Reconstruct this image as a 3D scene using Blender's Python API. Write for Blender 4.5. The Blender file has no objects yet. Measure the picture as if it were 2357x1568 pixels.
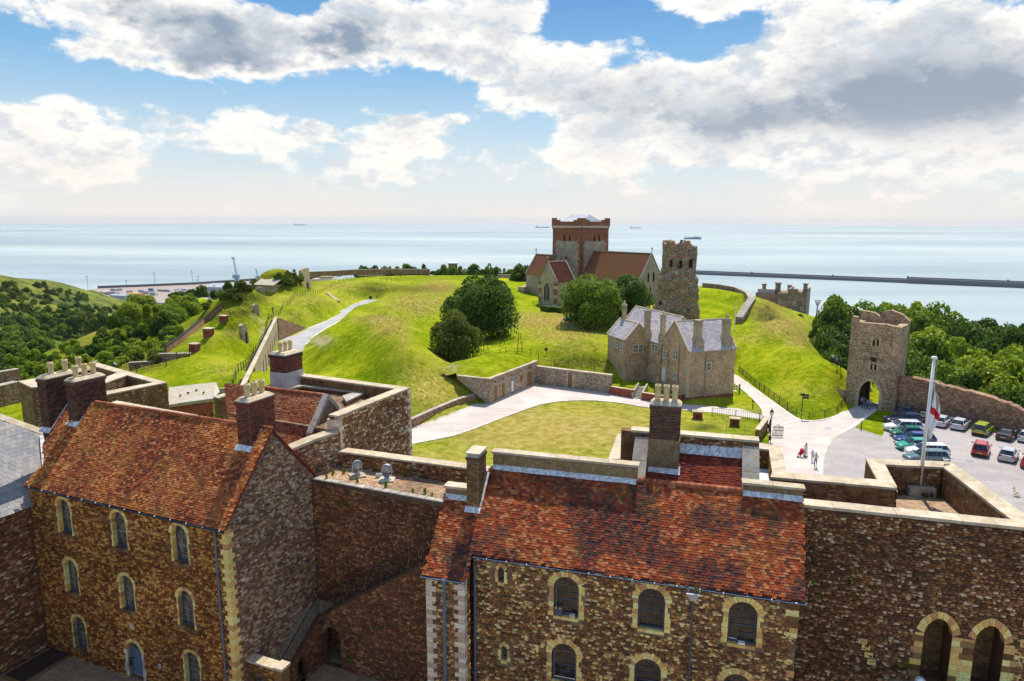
import bpy, bmesh, math, random
import numpy as np
from mathutils import Vector, Matrix, noise
random.seed(7); rng = np.random.default_rng(7)
S = bpy.context.scene
C = S.collection
R_ = math.radians
# ---------------------------------------------------------------- camera
F_, CX, CY = 1571., 1178.5, 784.
PIT, ROL = R_(10.035), .003
CAM = np.array([0., 0., 25.])
FW = np.array([0, math.cos(PIT), -math.sin(PIT)]); U0 = np.array([0, math.sin(PIT), math.cos(PIT)]); R0 = np.array([1., 0, 0])
RT = math.cos(ROL)*R0 + math.sin(ROL)*U0
UP = -math.sin(ROL)*R0 + math.cos(ROL)*U0
cd = bpy.data.cameras.new('camera'); cam = bpy.data.objects.new('camera', cd); C.objects.link(cam); S.camera = cam
cd.lens = 24.0; cd.sensor_width = 36.0; cd.clip_start = .5; cd.clip_end = 60000
cam.matrix_world = Matrix([[RT[0], UP[0], -FW[0], 0], [RT[1], UP[1], -FW[1], 0], [RT[2], UP[2], -FW[2], 25], [0, 0, 0, 1]])
# ---------------------------------------------------------------- light
SUN_AZ, SUN_EL = R_(17.0), R_(60.0)        # azimuth from +Y towards +X
S.view_settings.view_transform = 'Standard'; S.view_settings.look = 'None'
S.view_settings.exposure = EXPO = 0.35; S.view_settings.gamma = 1.0
S.view_settings.use_curve_mapping = False
sd = bpy.data.lights.new('sun', 'SUN'); sun = bpy.data.objects.new('sun', sd); C.objects.link(sun)
sd.energy = 4.6; sd.angle = R_(.53); sd.color = (1, .94, .84)
sdir = Vector((math.sin(SUN_AZ)*math.cos(SUN_EL), math.cos(SUN_AZ)*math.cos(SUN_EL), math.sin(SUN_EL)))
sun.rotation_euler = sdir.to_track_quat('Z', 'Y').to_euler(); sun.location = (60, 120, 200)
S.render.engine = 'CYCLES'
S.cycles.max_bounces = 6; S.cycles.diffuse_bounces = 3; S.cycles.glossy_bounces = 3
S.cycles.transparent_max_bounces = 8

# ---------------------------------------------------------------- node helpers
Sock = bpy.types.NodeSocket
def nd(nt, typ, props=None, **ins):
    n = nt.nodes.new(typ)
    for k, v in (props or {}).items(): setattr(n, k, v)
    for k, v in ins.items():
        s = n.inputs[int(k[1:])] if (k[0] == 'i' and k[1:].isdigit()) else n.inputs[k.replace('_', ' ')]
        if isinstance(v, Sock): nt.links.new(v, s)
        else:
            try: s.default_value = v
            except Exception: s.default_value = (*v, 1) if hasattr(v, '__len__') else v
    return n
def mth(nt, op, a, b=0., c=None, clamp=False):
    n = nt.nodes.new('ShaderNodeMath'); n.operation = op; n.use_clamp = clamp
    for i, v in enumerate((a, b, c)):
        if v is None: continue
        if isinstance(v, Sock): nt.links.new(v, n.inputs[i])
        else: n.inputs[i].default_value = v
    return n.outputs[0]
def mixc(nt, a, b, f, mode='MIX'):
    n = nt.nodes.new('ShaderNodeMix'); n.data_type = 'RGBA'; n.blend_type = mode; n.clamp_factor = True
    for s, v in ((n.inputs[0], f), (n.inputs[6], a), (n.inputs[7], b)):
        if isinstance(v, Sock): nt.links.new(v, s)
        elif hasattr(v, '__len__'): s.default_value = (*v[:3], 1)
        else: s.default_value = v
    return n.outputs[2]
def ramp(nt, fac, stops, interp='LINEAR'):
    n = nt.nodes.new('ShaderNodeValToRGB'); n.color_ramp.interpolation = interp
    nt.links.new(fac, n.inputs[0]); e = n.color_ramp.elements
    while len(e) < len(stops): e.new(.5)
    for el, (p, c) in zip(e, stops):
        el.position = p; el.color = (*c[:3], 1) if hasattr(c, '__len__') else (c, c, c, 1)
    return n.outputs[0]
def sstep(nt, x, a, b):
    n = nt.nodes.new('ShaderNodeMapRange'); n.interpolation_type = 'SMOOTHSTEP'
    nt.links.new(x, n.inputs[0]); n.inputs[1].default_value = a; n.inputs[2].default_value = b
    n.inputs[3].default_value = 0; n.inputs[4].default_value = 1
    return n.outputs[0]
def nz(nt, vec, scale, detail=4., rough=.55, out=0, dist=0.):
    n = nd(nt, 'ShaderNodeTexNoise', None, Scale=scale, Detail=detail, Roughness=rough, Distortion=dist)
    if vec is not None: nt.links.new(vec, n.inputs['Vector'])
    return n.outputs[out]
def vmap(nt, vec, sc=(1, 1, 1), rot=(0, 0, 0), loc=(0, 0, 0)):
    n = nt.nodes.new('ShaderNodeMapping'); nt.links.new(vec, n.inputs[0])
    n.inputs['Scale'].default_value = sc; n.inputs['Rotation'].default_value = rot; n.inputs['Location'].default_value = loc
    return n.outputs[0]
class MB:
    """material builder"""
    def __init__(s, name):
        s.m = bpy.data.materials.new(name); s.m.use_nodes = True; s.nt = s.m.node_tree
        s.b = s.nt.nodes['Principled BSDF']; g_ = s.nt.nodes.new('ShaderNodeNewGeometry'); s.pos = g_.outputs['Position']; s.geo = g_
        s.b.inputs['Roughness'].default_value = .85; s.b.inputs['Specular IOR Level'].default_value = .25
    def rnd(s):
        o = s.nt.nodes.new('ShaderNodeObjectInfo')
        return mth(s.nt, 'FRACT', mth(s.nt, 'ADD', s.geo.outputs['Random Per Island'], o.outputs['Random']))
    def col(s, v):
        if isinstance(v, Sock): s.nt.links.new(v, s.b.inputs['Base Color'])
        else: s.b.inputs['Base Color'].default_value = (*v, 1)
        return s
    def set(s, **k):
        for n, v in k.items():
            i = s.b.inputs[n.replace('_', ' ')]
            if isinstance(v, Sock): s.nt.links.new(v, i)
            else: i.default_value = v
        return s
    def bump(s, h, strength=.4, dist=.05):
        b = nd(s.nt, 'ShaderNodeBump', None, Strength=strength, Distance=dist, Height=h)
        s.nt.links.new(b.outputs[0], s.b.inputs['Normal']); return s
def palette(cols):
    n = len(cols); return [(i/n, c) for i, c in enumerate(cols)]
def simple(name, c, rough=.6, metal=0., spec=.4, var=.15, scale=3.):
    m = MB(name); n = nz(m.nt, m.pos, scale, 3.)
    f = ramp(m.nt, n, [(.3, 1-var), (.7, 1+var)])
    m.col(mixc(m.nt, c, f, 1., 'MULTIPLY')).set(Roughness=rough, Metallic=metal, Specular_IOR_Level=spec)
    return m.m

# ---------------------------------------------------------------- projection helpers (work in real 3-D planes)
def ray(px, py): return FW*F_ + RT*(px-CX) + UP*(CY-py)
def g(px, py, z):
    d = ray(px, py); return Vector(CAM + d*((z-25)/d[2]))
def gd(px, py, y):
    """point on the ray at forward distance y"""
    d = ray(px, py); return Vector(CAM + d*(y/d[1]))
def yaw(a):   # unit along-wall and inward vectors for a wall turned clockwise by a degrees
    a = R_(a); return Vector((math.cos(a), -math.sin(a), 0)), Vector((math.sin(a), math.cos(a), 0))
class Fr:
    """plane frame: s right, t up, d outward (towards the viewer)"""
    def __init__(s, o, e1, e2=(0, 0, 1)):
        s.o = Vector(o); s.e1 = Vector(e1).normalized(); s.e2 = Vector(e2).normalized(); s.n = s.e1.cross(s.e2).normalized()
    def pix(s, px, py):
        d = Vector(ray(px, py)); c = Vector(CAM); p = c + d*((s.o-c).dot(s.n)/d.dot(s.n))
        return ((p-s.o).dot(s.e1), (p-s.o).dot(s.e2))
    def pw(s, px, py, d=0): a = s.pix(px, py); return s.w(a[0], a[1], d)
    def w(s, a, b, d=0): return s.o + s.e1*a + s.e2*b + s.n*d
    def M(s, a, b, d=0):       # local x right, y inward, z up
        p = s.w(a, b, d); x, y, z = s.e1, -s.n, s.e2
        return Matrix([[x[0], y[0], z[0], p[0]], [x[1], y[1], z[1], p[1]], [x[2], y[2], z[2], p[2]], [0, 0, 0, 1]])
def wallfr(p, q):   # vertical frame through p (left) and q (right)
    p = Vector(p); q = Vector(q); e = q-p; e.z = 0; return Fr(p, e)

# ---------------------------------------------------------------- objects
def setm(me, m):
    me.materials.clear()
    for x in (m if isinstance(m, (list, tuple)) else [m]): me.materials.append(x)
WM = {}
def wm(o): return WM.get(o.name, Matrix())
def place(o, parent, M=None):
    M = M or Matrix(); o.parent = parent
    if parent is not None: o.matrix_parent_inverse = wm(parent).inverted()
    o.matrix_basis = M; WM[o.name] = M
    return o
def ob(name, me, m=None, parent=None, M=None):
    if m is not None: setm(me, m)
    o = bpy.data.objects.new(name, me); C.objects.link(o); place(o, parent, M); return o
def tag(o, label, cat=None, group=None, kind=None):
    if label: o['label'] = label
    if cat: o['category'] = cat
    if group: o['group'] = group
    if kind: o['kind'] = kind
    return o
def thing(name, label, cat, loc=(0, 0, 0), group=None):
    o = bpy.data.objects.new(name, None); C.objects.link(o); o.empty_display_size = .2
    place(o, None, Matrix.Translation(Vector(loc))); return tag(o, label, cat, group)
def copy_tree(o, parent=None, M=None):
    c = o.copy(); C.objects.link(c)
    if parent is None: c.parent = None; c.matrix_parent_inverse = Matrix()
    else: c.parent = parent
    for ch in o.children:
        k = copy_tree(ch, c)
        k.matrix_parent_inverse = ch.matrix_parent_inverse.copy()
    if M is not None: c.matrix_basis = M; WM[c.name] = M
    return c
def mesh_np(name, V, faces=None, loops=None, starts=None, smooth=False):
    me = bpy.data.meshes.new(name)
    V = np.asarray(V, dtype=np.float32)
    if faces is not None:
        me.from_pydata(V.tolist(), [], [list(map(int, f)) for f in faces])
    else:
        me.vertices.add(len(V)); me.vertices.foreach_set('co', V.ravel())
        me.loops.add(len(loops)); me.loops.foreach_set('vertex_index', np.asarray(loops, dtype=np.int32))
        me.polygons.add(len(starts)); me.polygons.foreach_set('loop_start', np.asarray(starts, dtype=np.int32))
        tot = np.diff(np.append(starts, len(loops))).astype(np.int32)
        me.polygons.foreach_set('loop_total', tot)
        me.update(calc_edges=True)
    me.polygons.foreach_set('use_smooth', np.full(len(me.polygons), bool(smooth)))
    me.update(); return me
def bmend(bm, name, smooth=False):
    me = bpy.data.meshes.new(name); bmesh.ops.recalc_face_normals(bm, faces=bm.faces); bm.to_mesh(me); bm.free()
    if smooth: me.polygons.foreach_set('use_smooth', np.ones(len(me.polygons), dtype=bool))
    return me
def prism(bm, pts, vec):
    """closed solid: polygon pts extruded by vec"""
    a = [bm.verts.new(Vector(p)) for p in pts]; b = [bm.verts.new(Vector(p)+Vector(vec)) for p in pts]; n = len(a)
    bm.faces.new(a); bm.faces.new(b[::-1])
    for i in range(n): bm.faces.new((a[i], b[i], b[(i+1) % n], a[(i+1) % n]))
def hexa(bm, b4, t4):
    a = [bm.verts.new(Vector(p)) for p in b4]; b = [bm.verts.new(Vector(p)) for p in t4]
    bm.faces.new(a[::-1]); bm.faces.new(b)
    for i in range(4): bm.faces.new((a[i], a[(i+1) % 4], b[(i+1) % 4], b[i]))
def box(bm, x0, x1, y0, y1, z0, z1, M=None):
    P = [(x0, y0), (x1, y0), (x1, y1), (x0, y1)]
    a = [Vector((x, y, z0)) for x, y in P]; b = [Vector((x, y, z1)) for x, y in P]
    if M is not None: a = [M @ p for p in a]; b = [M @ p for p in b]
    hexa(bm, a, b)
def boxm(name, x0, x1, y0, y1, z0, z1, m, parent=None, M=None, bev=0):
    bm = bmesh.new(); box(bm, x0, x1, y0, y1, z0, z1)
    if bev: bmesh.ops.bevel(bm, geom=bm.edges[:], offset=bev, segments=1, affect='EDGES')
    return ob(name, bmend(bm, name), m, parent, M)
def tube(bm, pts, r, n=8, cap=True):
    pts = [Vector(p) for p in pts]; rs = r if hasattr(r, '__len__') else [r]*len(pts); rings = []
    for i, p in enumerate(pts):
        t = (pts[min(i+1, len(pts)-1)]-pts[max(i-1, 0)]).normalized()
        a = t.cross(Vector((0, 0, 1)) if abs(t.z) < .95 else Vector((1, 0, 0))).normalized(); b = t.cross(a)
        rings.append([bm.verts.new(p+(a*math.cos(q)+b*math.sin(q))*rs[i]) for q in [2*math.pi*k/n for k in range(n)]])
    for A, B in zip(rings, rings[1:]):
        for k in range(n): bm.faces.new((A[k], A[(k+1) % n], B[(k+1) % n], B[k]))
    if cap: bm.faces.new(rings[0][::-1]); bm.faces.new(rings[-1])
def lathe(bm, prof, n=14, cx=0, cy=0, cap=True):
    rings = [[bm.verts.new((cx+r*math.cos(2*math.pi*k/n), cy+r*math.sin(2*math.pi*k/n), z)) for k in range(n)] for r, z in prof]
    for A, B in zip(rings, rings[1:]):
        for k in range(n): bm.faces.new((A[k], A[(k+1) % n], B[(k+1) % n], B[k]))
    if cap: bm.faces.new(rings[0][::-1]); bm.faces.new(rings[-1])
def inpoly(x, y, poly):
    x = np.asarray(x, float); y = np.asarray(y, float); c = np.zeros(x.shape, bool); n = len(poly); j = n-1
    for i in range(n):
        xi, yi = poly[i]; xj, yj = poly[j]
        m = ((yi > y) != (yj > y)) & (x < (xj-xi)*(y-yi)/((yj-yi) if yj != yi else 1e-12)+xi)
        c ^= m; j = i
    return c
def polydist(x, y, poly, closed=True):
    x = np.asarray(x, float); y = np.asarray(y, float); d = np.full(x.shape, 1e9); n = len(poly)
    for i in range(n if closed else n-1):
        ax, ay = poly[i]; bx, by = poly[(i+1) % n]; ux, uy = bx-ax, by-ay; L = ux*ux+uy*uy+1e-12
        t = np.clip(((x-ax)*ux+(y-ay)*uy)/L, 0, 1); d = np.minimum(d, np.hypot(x-ax-t*ux, y-ay-t*uy))
    return d

# ---------------------------------------------------------------- piece templates (x right, y up-slope, z outward)
def t_stone(k):
    r = random.Random(k); n = 6; V = []
    for i in range(n):
        a = 2*math.pi*(i+.5)/n + r.uniform(-.16, .16); V.append((.56*math.cos(a)*r.uniform(.88, 1.08), .6*math.sin(a)*r.uniform(.86, 1.08), -.2))
    for i in range(n):
        V.append((V[i][0]*.8, V[i][1]*.76, r.uniform(.55, 1.)))
    Fc = [[i, (i+1) % n, n+(i+1) % n, n+i] for i in range(n)] + [[n+i for i in range(n)]]
    return V, Fc
def t_block(k):          # squared block with chamfered face
    r = random.Random(k); b = .07
    V = [(-.5, -.5, -.3), (.5, -.5, -.3), (.5, .5, -.3), (-.5, .5, -.3)]
    V += [(x*.92+r.uniform(-.02, .02), y*.86+r.uniform(-.03, .03), r.uniform(.8, 1.)) for x, y, _ in V[:4]]
    return V, [[0, 1, 5, 4], [1, 2, 6, 5], [2, 3, 7, 6], [3, 0, 4, 7], [4, 5, 6, 7]]
def t_brick(k):
    V = [(-.5, -.5, -.3), (.5, -.5, -.3), (.5, .5, -.3), (-.5, .5, -.3), (-.47, -.42, 1), (.47, -.42, 1), (.47, .42, 1), (-.47, .42, 1)]
    return V, [[0, 1, 5, 4], [1, 2, 6, 5], [2, 3, 7, 6], [3, 0, 4, 7], [4, 5, 6, 7]]
def t_tile(k):           # lower edge lifted, upper edge tucked under
    r = random.Random(k); a, b = r.uniform(-.1, .1), r.uniform(-.1, .1)
    V = [(-.485, -.5, 0), (.485, -.5+a*.3, 0), (.485, .75, -.9), (-.485, .75, -.9), (-.485, -.5, 1+a), (.485, -.5+a*.3, 1+b), (.485, .75, .1), (-.485, .75, .1)]
    return V, [[0, 1, 5, 4], [1, 2, 6, 5], [3, 0, 4, 7], [4, 5, 6, 7]]
TPL = {'stone': [t_stone(i) for i in range(8)], 'block': [t_block(i) for i in range(5)], 'brick': [t_brick(0)], 'tile': [t_tile(i) for i in range(5)]}
TME = {}
def pieces(name, kind, parent, m, P, X, Y, Z, nind=290, stuffname=None):
    """P centres (n,3); X,Y,Z (n,3) scaled axis vectors. Largest in view become objects, the rest one mesh."""
    P = np.asarray(P, float); n = len(P)
    if n == 0: return
    X, Y, Z = [np.broadcast_to(np.asarray(a, float), (n, 3)) for a in (X, Y, Z)]
    tp = TPL[kind]; var = rng.integers(0, len(tp), n)
    q = P-CAM; w = q @ FW; sx = np.abs(q @ RT)/np.maximum(w, .1); sy = (q @ UP)/np.maximum(w, .1)
    vis = (w > 1) & (sx < .74) & (np.abs(sy) < .49)
    size = np.linalg.norm(X, axis=1)*np.linalg.norm(Y, axis=1)/w**2 * vis
    order = np.argsort(-size); ind = order[:nind] if n > nind else order; rest = order[nind:] if n > nind else []
    k0 = (name, kind, m.name)
    if k0 not in TME: TME[k0] = []
    if not TME[k0]:
        for t in tp:
            me = mesh_np(name, t[0], t[1]); setm(me, m); TME[k0].append(me)
    for i in ind:
        M = Matrix([[X[i][0], Y[i][0], Z[i][0], P[i][0]], [X[i][1], Y[i][1], Z[i][1], P[i][1]], [X[i][2], Y[i][2], Z[i][2], P[i][2]], [0, 0, 0, 1]])
        ob(name, TME[k0][var[i]], None, parent, M)
    if len(rest):
        Vs, Ls, Ss, vo, lo = [], [], [], 0, 0
        rest = np.array(rest)
        for k, (tv, tf) in enumerate(tp):
            I = rest[var[rest] == k]
            if not len(I): continue
            tv = np.array(tv); nv = len(tv)
            W = P[I][:, None, :] + tv[None, :, 0:1]*X[I][:, None, :] + tv[None, :, 1:2]*Y[I][:, None, :] + tv[None, :, 2:3]*Z[I][:, None, :]
            L = np.concatenate([np.array(f) for f in tf]); st = np.cumsum([0]+[len(f) for f in tf])[:-1]
            Vs.append(W.reshape(-1, 3)); Ls.append((L[None, :]+(np.arange(len(I))*nv)[:, None]+vo).ravel())
            Ss.append((st[None, :]+(np.arange(len(I))*len(L))[:, None]+lo).ravel()); vo += len(I)*nv; lo += len(I)*len(L)
        o = ob(stuffname or (name+'s'), mesh_np(name+'s', np.vstack(Vs), None, np.concatenate(Ls), np.concatenate(Ss)), m, parent)
        o['kind'] = 'stuff'
def rubble(fr, outline, holes, parent, m, w=.26, h=.14, proud=.045, name='stone', kind='stone', nind=290, d0=0., infl=.0, keep=None, bond=False):
    xs = [p[0] for p in outline]; ys = [p[1] for p in outline]; A, B = [], []
    t = min(ys)+h*.5; row = 0
    while t < max(ys)-h*.2:
        hh = h*(1 if bond else random.uniform(.75, 1.25)); s = min(xs)-(w*.5 if (bond and row % 2) else random.uniform(0, w)*(not bond))
        while s < max(xs):
            ww = w*(1 if bond else random.uniform(.55, 1.5))
            A.append((s+ww/2, t + (0 if bond else random.uniform(-.2, .2)*hh), ww, hh)); s += ww
        t += hh; row += 1
    A = np.array(A)
    ok = inpoly(A[:, 0], A[:, 1], outline) & inpoly(A[:, 0]-A[:, 2]*.38, A[:, 1], outline) & inpoly(A[:, 0]+A[:, 2]*.38, A[:, 1], outline) & inpoly(A[:, 0], A[:, 1]+A[:, 3]*.4, outline)
    for H in holes:
        ok &= ~inpoly(A[:, 0], A[:, 1], H)
        ok &= polydist(A[:, 0], A[:, 1], H) > (infl+.06 if not bond else infl)
    if keep is not None: ok &= keep(A[:, 0], A[:, 1])
    A = A[ok]; n = len(A)
    if n == 0: return
    o, e1, e2, nn = [np.array(v) for v in (fr.o, fr.e1, fr.e2, fr.n)]
    P = o + A[:, :1]*e1 + A[:, 1:2]*e2 + nn*d0
    a = (rng.uniform(-.12, .12, n) if not bond else np.zeros(n))[:, None]
    X = (e1*np.cos(a)+e2*np.sin(a))*A[:, 2:3]*.97; Y = (e2*np.cos(a)-e1*np.sin(a))*A[:, 3:4]*.97
    Z = nn*(proud*(rng.uniform(.5, 1.3, n) if not bond else rng.uniform(.8, 1.1, n)))[:, None]
    pieces(name, kind, parent, m, P, X, Y, Z, nind)
def tiles(fr, outline, parent, m, w=.18, gauge=.115, th=.022, name='roof_tile', holes=(), nind=290):
    xs = [p[0] for p in outline]; ys = [p[1] for p in outline]; A = []; t = min(ys)+gauge*.4; r = 0
    while t < max(ys):
        s = min(xs)+(w/2 if r % 2 else 0)+random.uniform(-.02, .02)
        while s < max(xs)+w: A.append((s, t+random.uniform(-.01, .01))); s += w
        t += gauge; r += 1
    A = np.array(A); ok = inpoly(A[:, 0], A[:, 1], outline)
    for H in holes: ok &= ~inpoly(A[:, 0], A[:, 1], H)
    A = A[ok]; n = len(A); o, e1, e2, nn = [np.array(v) for v in (fr.o, fr.e1, fr.e2, fr.n)]
    sag = .02*np.sin(A[:, :1]*1.7)+.015*np.sin(A[:, :1]*.6+A[:, 1:2]*.9)
    P = o+A[:, :1]*e1+A[:, 1:2]*e2+nn*(sag+.03); a = rng.uniform(-.035, .035, n)[:, None]
    X = (e1*np.cos(a)+e2*np.sin(a))*w*.985; Y = (e2*np.cos(a)-e1*np.sin(a))*gauge*1.25
    Z = nn*(th*rng.uniform(.7, 1.5, n))[:, None] + e2*(0)
    pieces(name, 'tile', parent, m, P, X, Y, Z, nind)
def slab(fr, outline, thick, name, m, parent, holes=(), d=0., reveal_m=None):
    """wall: polygon with holes, front face at d, thickness behind; holes get reveals through the thickness"""
    bm = bmesh.new(); edges = []; loops = []
    for lp in [outline]+list(holes):
        vs = [bm.verts.new(fr.w(a, b, d)) for a, b in lp]; loops.append(vs)
        for i in range(len(vs)): edges.append(bm.edges.new((vs[i], vs[(i+1) % len(vs)])))
    r = bmesh.ops.triangle_fill(bm, use_beauty=True, edges=edges, normal=fr.n)
    if not bm.faces: bm.faces.new(loops[0])
    bm.faces.ensure_lookup_table()
    for f_ in list(bm.faces):
        if f_.normal.dot(fr.n) < 0: f_.normal_flip()
    front = list(bm.faces)
    mp = {}
    for vs in loops:
        for v in vs: mp[v] = bm.verts.new(v.co - fr.n*thick)
    for f_ in front: bm.faces.new([mp[v] for v in reversed(f_.verts)])
    for vs in loops:
        for i in range(len(vs)):
            a, b = vs[i], vs[(i+1) % len(vs)]; bm.faces.new((a, b, mp[b], mp[a]))
    return ob(name, bmend(bm, name), m, parent)
def arch_pts(w, h, kind='round', n=12):
    """opening outline, base centre at 0,0; total height h"""
    P = [(-w/2, 0), (w/2, 0)]
    if kind == 'round':
        r = w/2
        P += [(r*math.cos(a), h-r+r*math.sin(a)) for a in [math.pi*i/n for i in range(n+1)]]
    elif kind == 'point':
        sp = h-w*.75; R2 = w*.85; cx = w/2-R2; amax = math.acos((0-cx)/R2)
        top = sp+R2*math.sin(amax); k = (h-sp)/(top-sp)
        rgt = [(cx+R2*math.cos(a), sp+R2*math.sin(a)*k) for a in [amax*i/(n//2) for i in range(n//2+1)]]
        P += rgt + [(-x, y) for x, y in rgt[:-1][::-1]]
    elif kind == 'seg':
        rise = w*.22; P += [(w/2*math.cos(a), h-rise+rise*math.sin(a)) for a in [math.pi*i/n for i in range(n+1)]]
    else: P += [(w/2, h), (-w/2, h)]
    return P
def off(P, dx, dy): return [(a+dx, b+dy) for a, b in P]
# ---------------------------------------------------------------- sky: Nishita + procedural cumulus
W = bpy.data.worlds.new('World'); S.world = W; W.use_nodes = True; nt = W.node_tree
bg = nt.nodes['Background']; STR = .12; bg.inputs[1].default_value = STR
sky = nd(nt, 'ShaderNodeTexSky', {'sky_type': 'NISHITA', 'sun_disc': False, 'sun_elevation': SUN_EL, 'sun_rotation': SUN_AZ, 'altitude': 130, 'dust_density': .6, 'air_density': 1.0, 'ozone_density': 2.0})
tc = nd(nt, 'ShaderNodeTexCoord').outputs['Generated']
sp = nd(nt, 'ShaderNodeSeparateXYZ', None, i0=tc); X, Y, Z = sp.outputs
az = mth(nt, 'ARCTAN2', X, Y); el = mth(nt, 'ARCSINE', Z)
def azel(px, py):
    d = ray(px, py); d = d/np.linalg.norm(d); return math.atan2(d[0], d[1]), math.asin(d[2])
# gentle warp so that the cloud masses do not read as ellipses
wn = nz(nt, tc, 5., 3., .5, out=1); wsp = nd(nt, 'ShaderNodeSeparateXYZ', None, i0=wn)
azw = mth(nt, 'MULTIPLY_ADD', mth(nt, 'SUBTRACT', wsp.outputs[0], .5), .16, az); elw = mth(nt, 'MULTIPLY_ADD', mth(nt, 'SUBTRACT', wsp.outputs[1], .5), .07, el)
def field(blobs, base):
    s = base
    for px, py, sx, sy, a in blobs:
        A, B = azel(px, py); kx = 1/(sx/F_*math.cos(A)**1.2*1.05); ky = 1/(sy/F_*math.cos(A)*1.05)
        u = mth(nt, 'MULTIPLY', mth(nt, 'SUBTRACT', azw, A), kx); v = mth(nt, 'MULTIPLY', mth(nt, 'SUBTRACT', elw, B), ky)
        r = mth(nt, 'MULTIPLY_ADD', u, u, mth(nt, 'MULTIPLY', v, v)); e = mth(nt, 'POWER', 2.718, mth(nt, 'MULTIPLY', r, -.5))
        s = mth(nt, 'MULTIPLY_ADD', e, a, s)
    return s
cover = field([(330, 70, 330, 75, .46), (760, 90, 220, 70, .40), (120, 300, 160, 60, .34), (560, 260, 220, 55, .34), (950, 290, 110, 35, .24), (60, 400, 300, 45, .2),
               (1130, 170, 110, 70, .34), (1400, 180, 160, 70, .34), (1700, 180, 260, 95, .46), (2080, 200, 230, 95, .5), (2290, 130, 130, 80, .3), (1150, 20, 130, 35, .28),
               (1620, 15, 100, 28, .3), (1900, 45, 90, 30, .22), (2250, 25, 150, 35, .26), (1900, 320, 350, 45, .26), (2250, 340, 200, 60, .26), (1330, 320, 90, 30, .12),
               (200, 195, 210, 32, -.46), (20, 175, 90, 25, -.2), (930, 225, 130, 38, -.42), (1380, 55, 120, 42, -.46), (1720, 62, 110, 28, -.40), (2100, 40, 100, 26, -.25), (1130, 300, 70, 40, -.22), (1550, 75, 60, 25, -.2), (480, 205, 120, 22, -.25), (820, 200, 80, 25, -.3), (1010, 70, 60, 30, -.12), (1850, 110, 120, 22, -.1), (2250, 90, 60, 20, -.12), (1300, 250, 70, 25, -.12), (620, 15, 90, 22, -.25), (700, 205, 90, 18, -.2), (1480, 120, 60, 18, -.12), (2330, 20, 60, 20, -.15)], .30)
cover = mth(nt, 'MULTIPLY_ADD', sstep(nt, mth(nt, 'ABSOLUTE', el), .36, .6), .12, cover); vs = vmap(nt, tc, (1, 1, 1.9))
n1 = nz(nt, vs, 8.5, 10., .60); n2 = nz(nt, vs, 24., 7., .62)
dn = mth(nt, 'ADD', cover, mth(nt, 'MULTIPLY_ADD', mth(nt, 'SUBTRACT', n1, .5), 1.95, mth(nt, 'MULTIPLY', mth(nt, 'SUBTRACT', n2, .5), .42)))
mask = sstep(nt, dn, .39, .62); n3 = nz(nt, vmap(nt, tc, (1, 1, 2.)), 9., 8., .62)
# grey undersides: thick parts, away from the sunlit rims
dark = field([(300, 85, 300, 48, .85), (480, 150, 170, 26, .6), (850, 110, 150, 45, .5), (1120, 190, 100, 55, .55), (1620, 240, 200, 38, .45), (2050, 205, 150, 55, .95), (2290, 215, 80, 36, .8), (1880, 275, 260, 26, .5), (2220, 55, 140, 26, .4), (1450, 150, 120, 40, .2), (700, 40, 200, 30, .35)], 0.0)

thick = sstep(nt, dn, .58, 1.05)
dk = mth(nt, 'MULTIPLY', mth(nt, 'MULTIPLY_ADD', mth(nt, 'SUBTRACT', n3, .46), 2.2, mth(nt, 'MULTIPLY', dark, .8)), thick, clamp=True)
dk = mth(nt, 'ADD', dk, mth(nt, 'MULTIPLY', thick, mth(nt, 'MULTIPLY', sstep(nt, n2, .46, .62), .22)), clamp=True)
K = 1/(STR*2**EXPO)
def dc(r, g_, b): return tuple((c**2.2)*K for c in (r, g_, b))
# deepen the clear blue overhead
up_ = sstep(nt, el, .02, .38)
blue = ramp(nt, el, [(0., dc(.86, .90, .92)), (.10, dc(.68, .84, .93)), (.20, dc(.40, .69, .89)), (.33, dc(.18, .50, .80))]); 
blue = mixc(nt, sky.outputs[0], blue, .82)
cloud = mixc(nt, mixc(nt, dc(.82, .86, .90), dc(1.07, 1.05, 1.02), sstep(nt, mth(nt, 'ADD', mth(nt, 'MULTIPLY', n2, .6), mth(nt, 'MULTIPLY', n3, .5)), .44, .60)), dc(.60, .67, .75), dk)
cloud = mixc(nt, cloud, dc(.45, .54, .65), mth(nt, 'MULTIPLY', dk, mth(nt, 'MULTIPLY', dark, .45)))
c = mixc(nt, blue, cloud, mask)
hz = mth(nt, 'POWER', 2.718, mth(nt, 'MULTIPLY', mth(nt, 'ABSOLUTE', el), -11.)); 
hzc = mixc(nt, dc(.93, .93, .92), dc(.97, .94, .91), sstep(nt, nz(nt, vmap(nt, tc, (1, 1, 6)), 3., 3.), .4, .6))
c = mixc(nt, c, hzc, mth(nt, 'MULTIPLY', hz, .97))
c = mixc(nt, c, dc(.55, .60, .62), sstep(nt, el, -.02, -.3))
nt.links.new(c, bg.inputs[0])
W.cycles.sampling_method = 'MANUAL'; W.cycles.sample_map_resolution = 512
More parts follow.
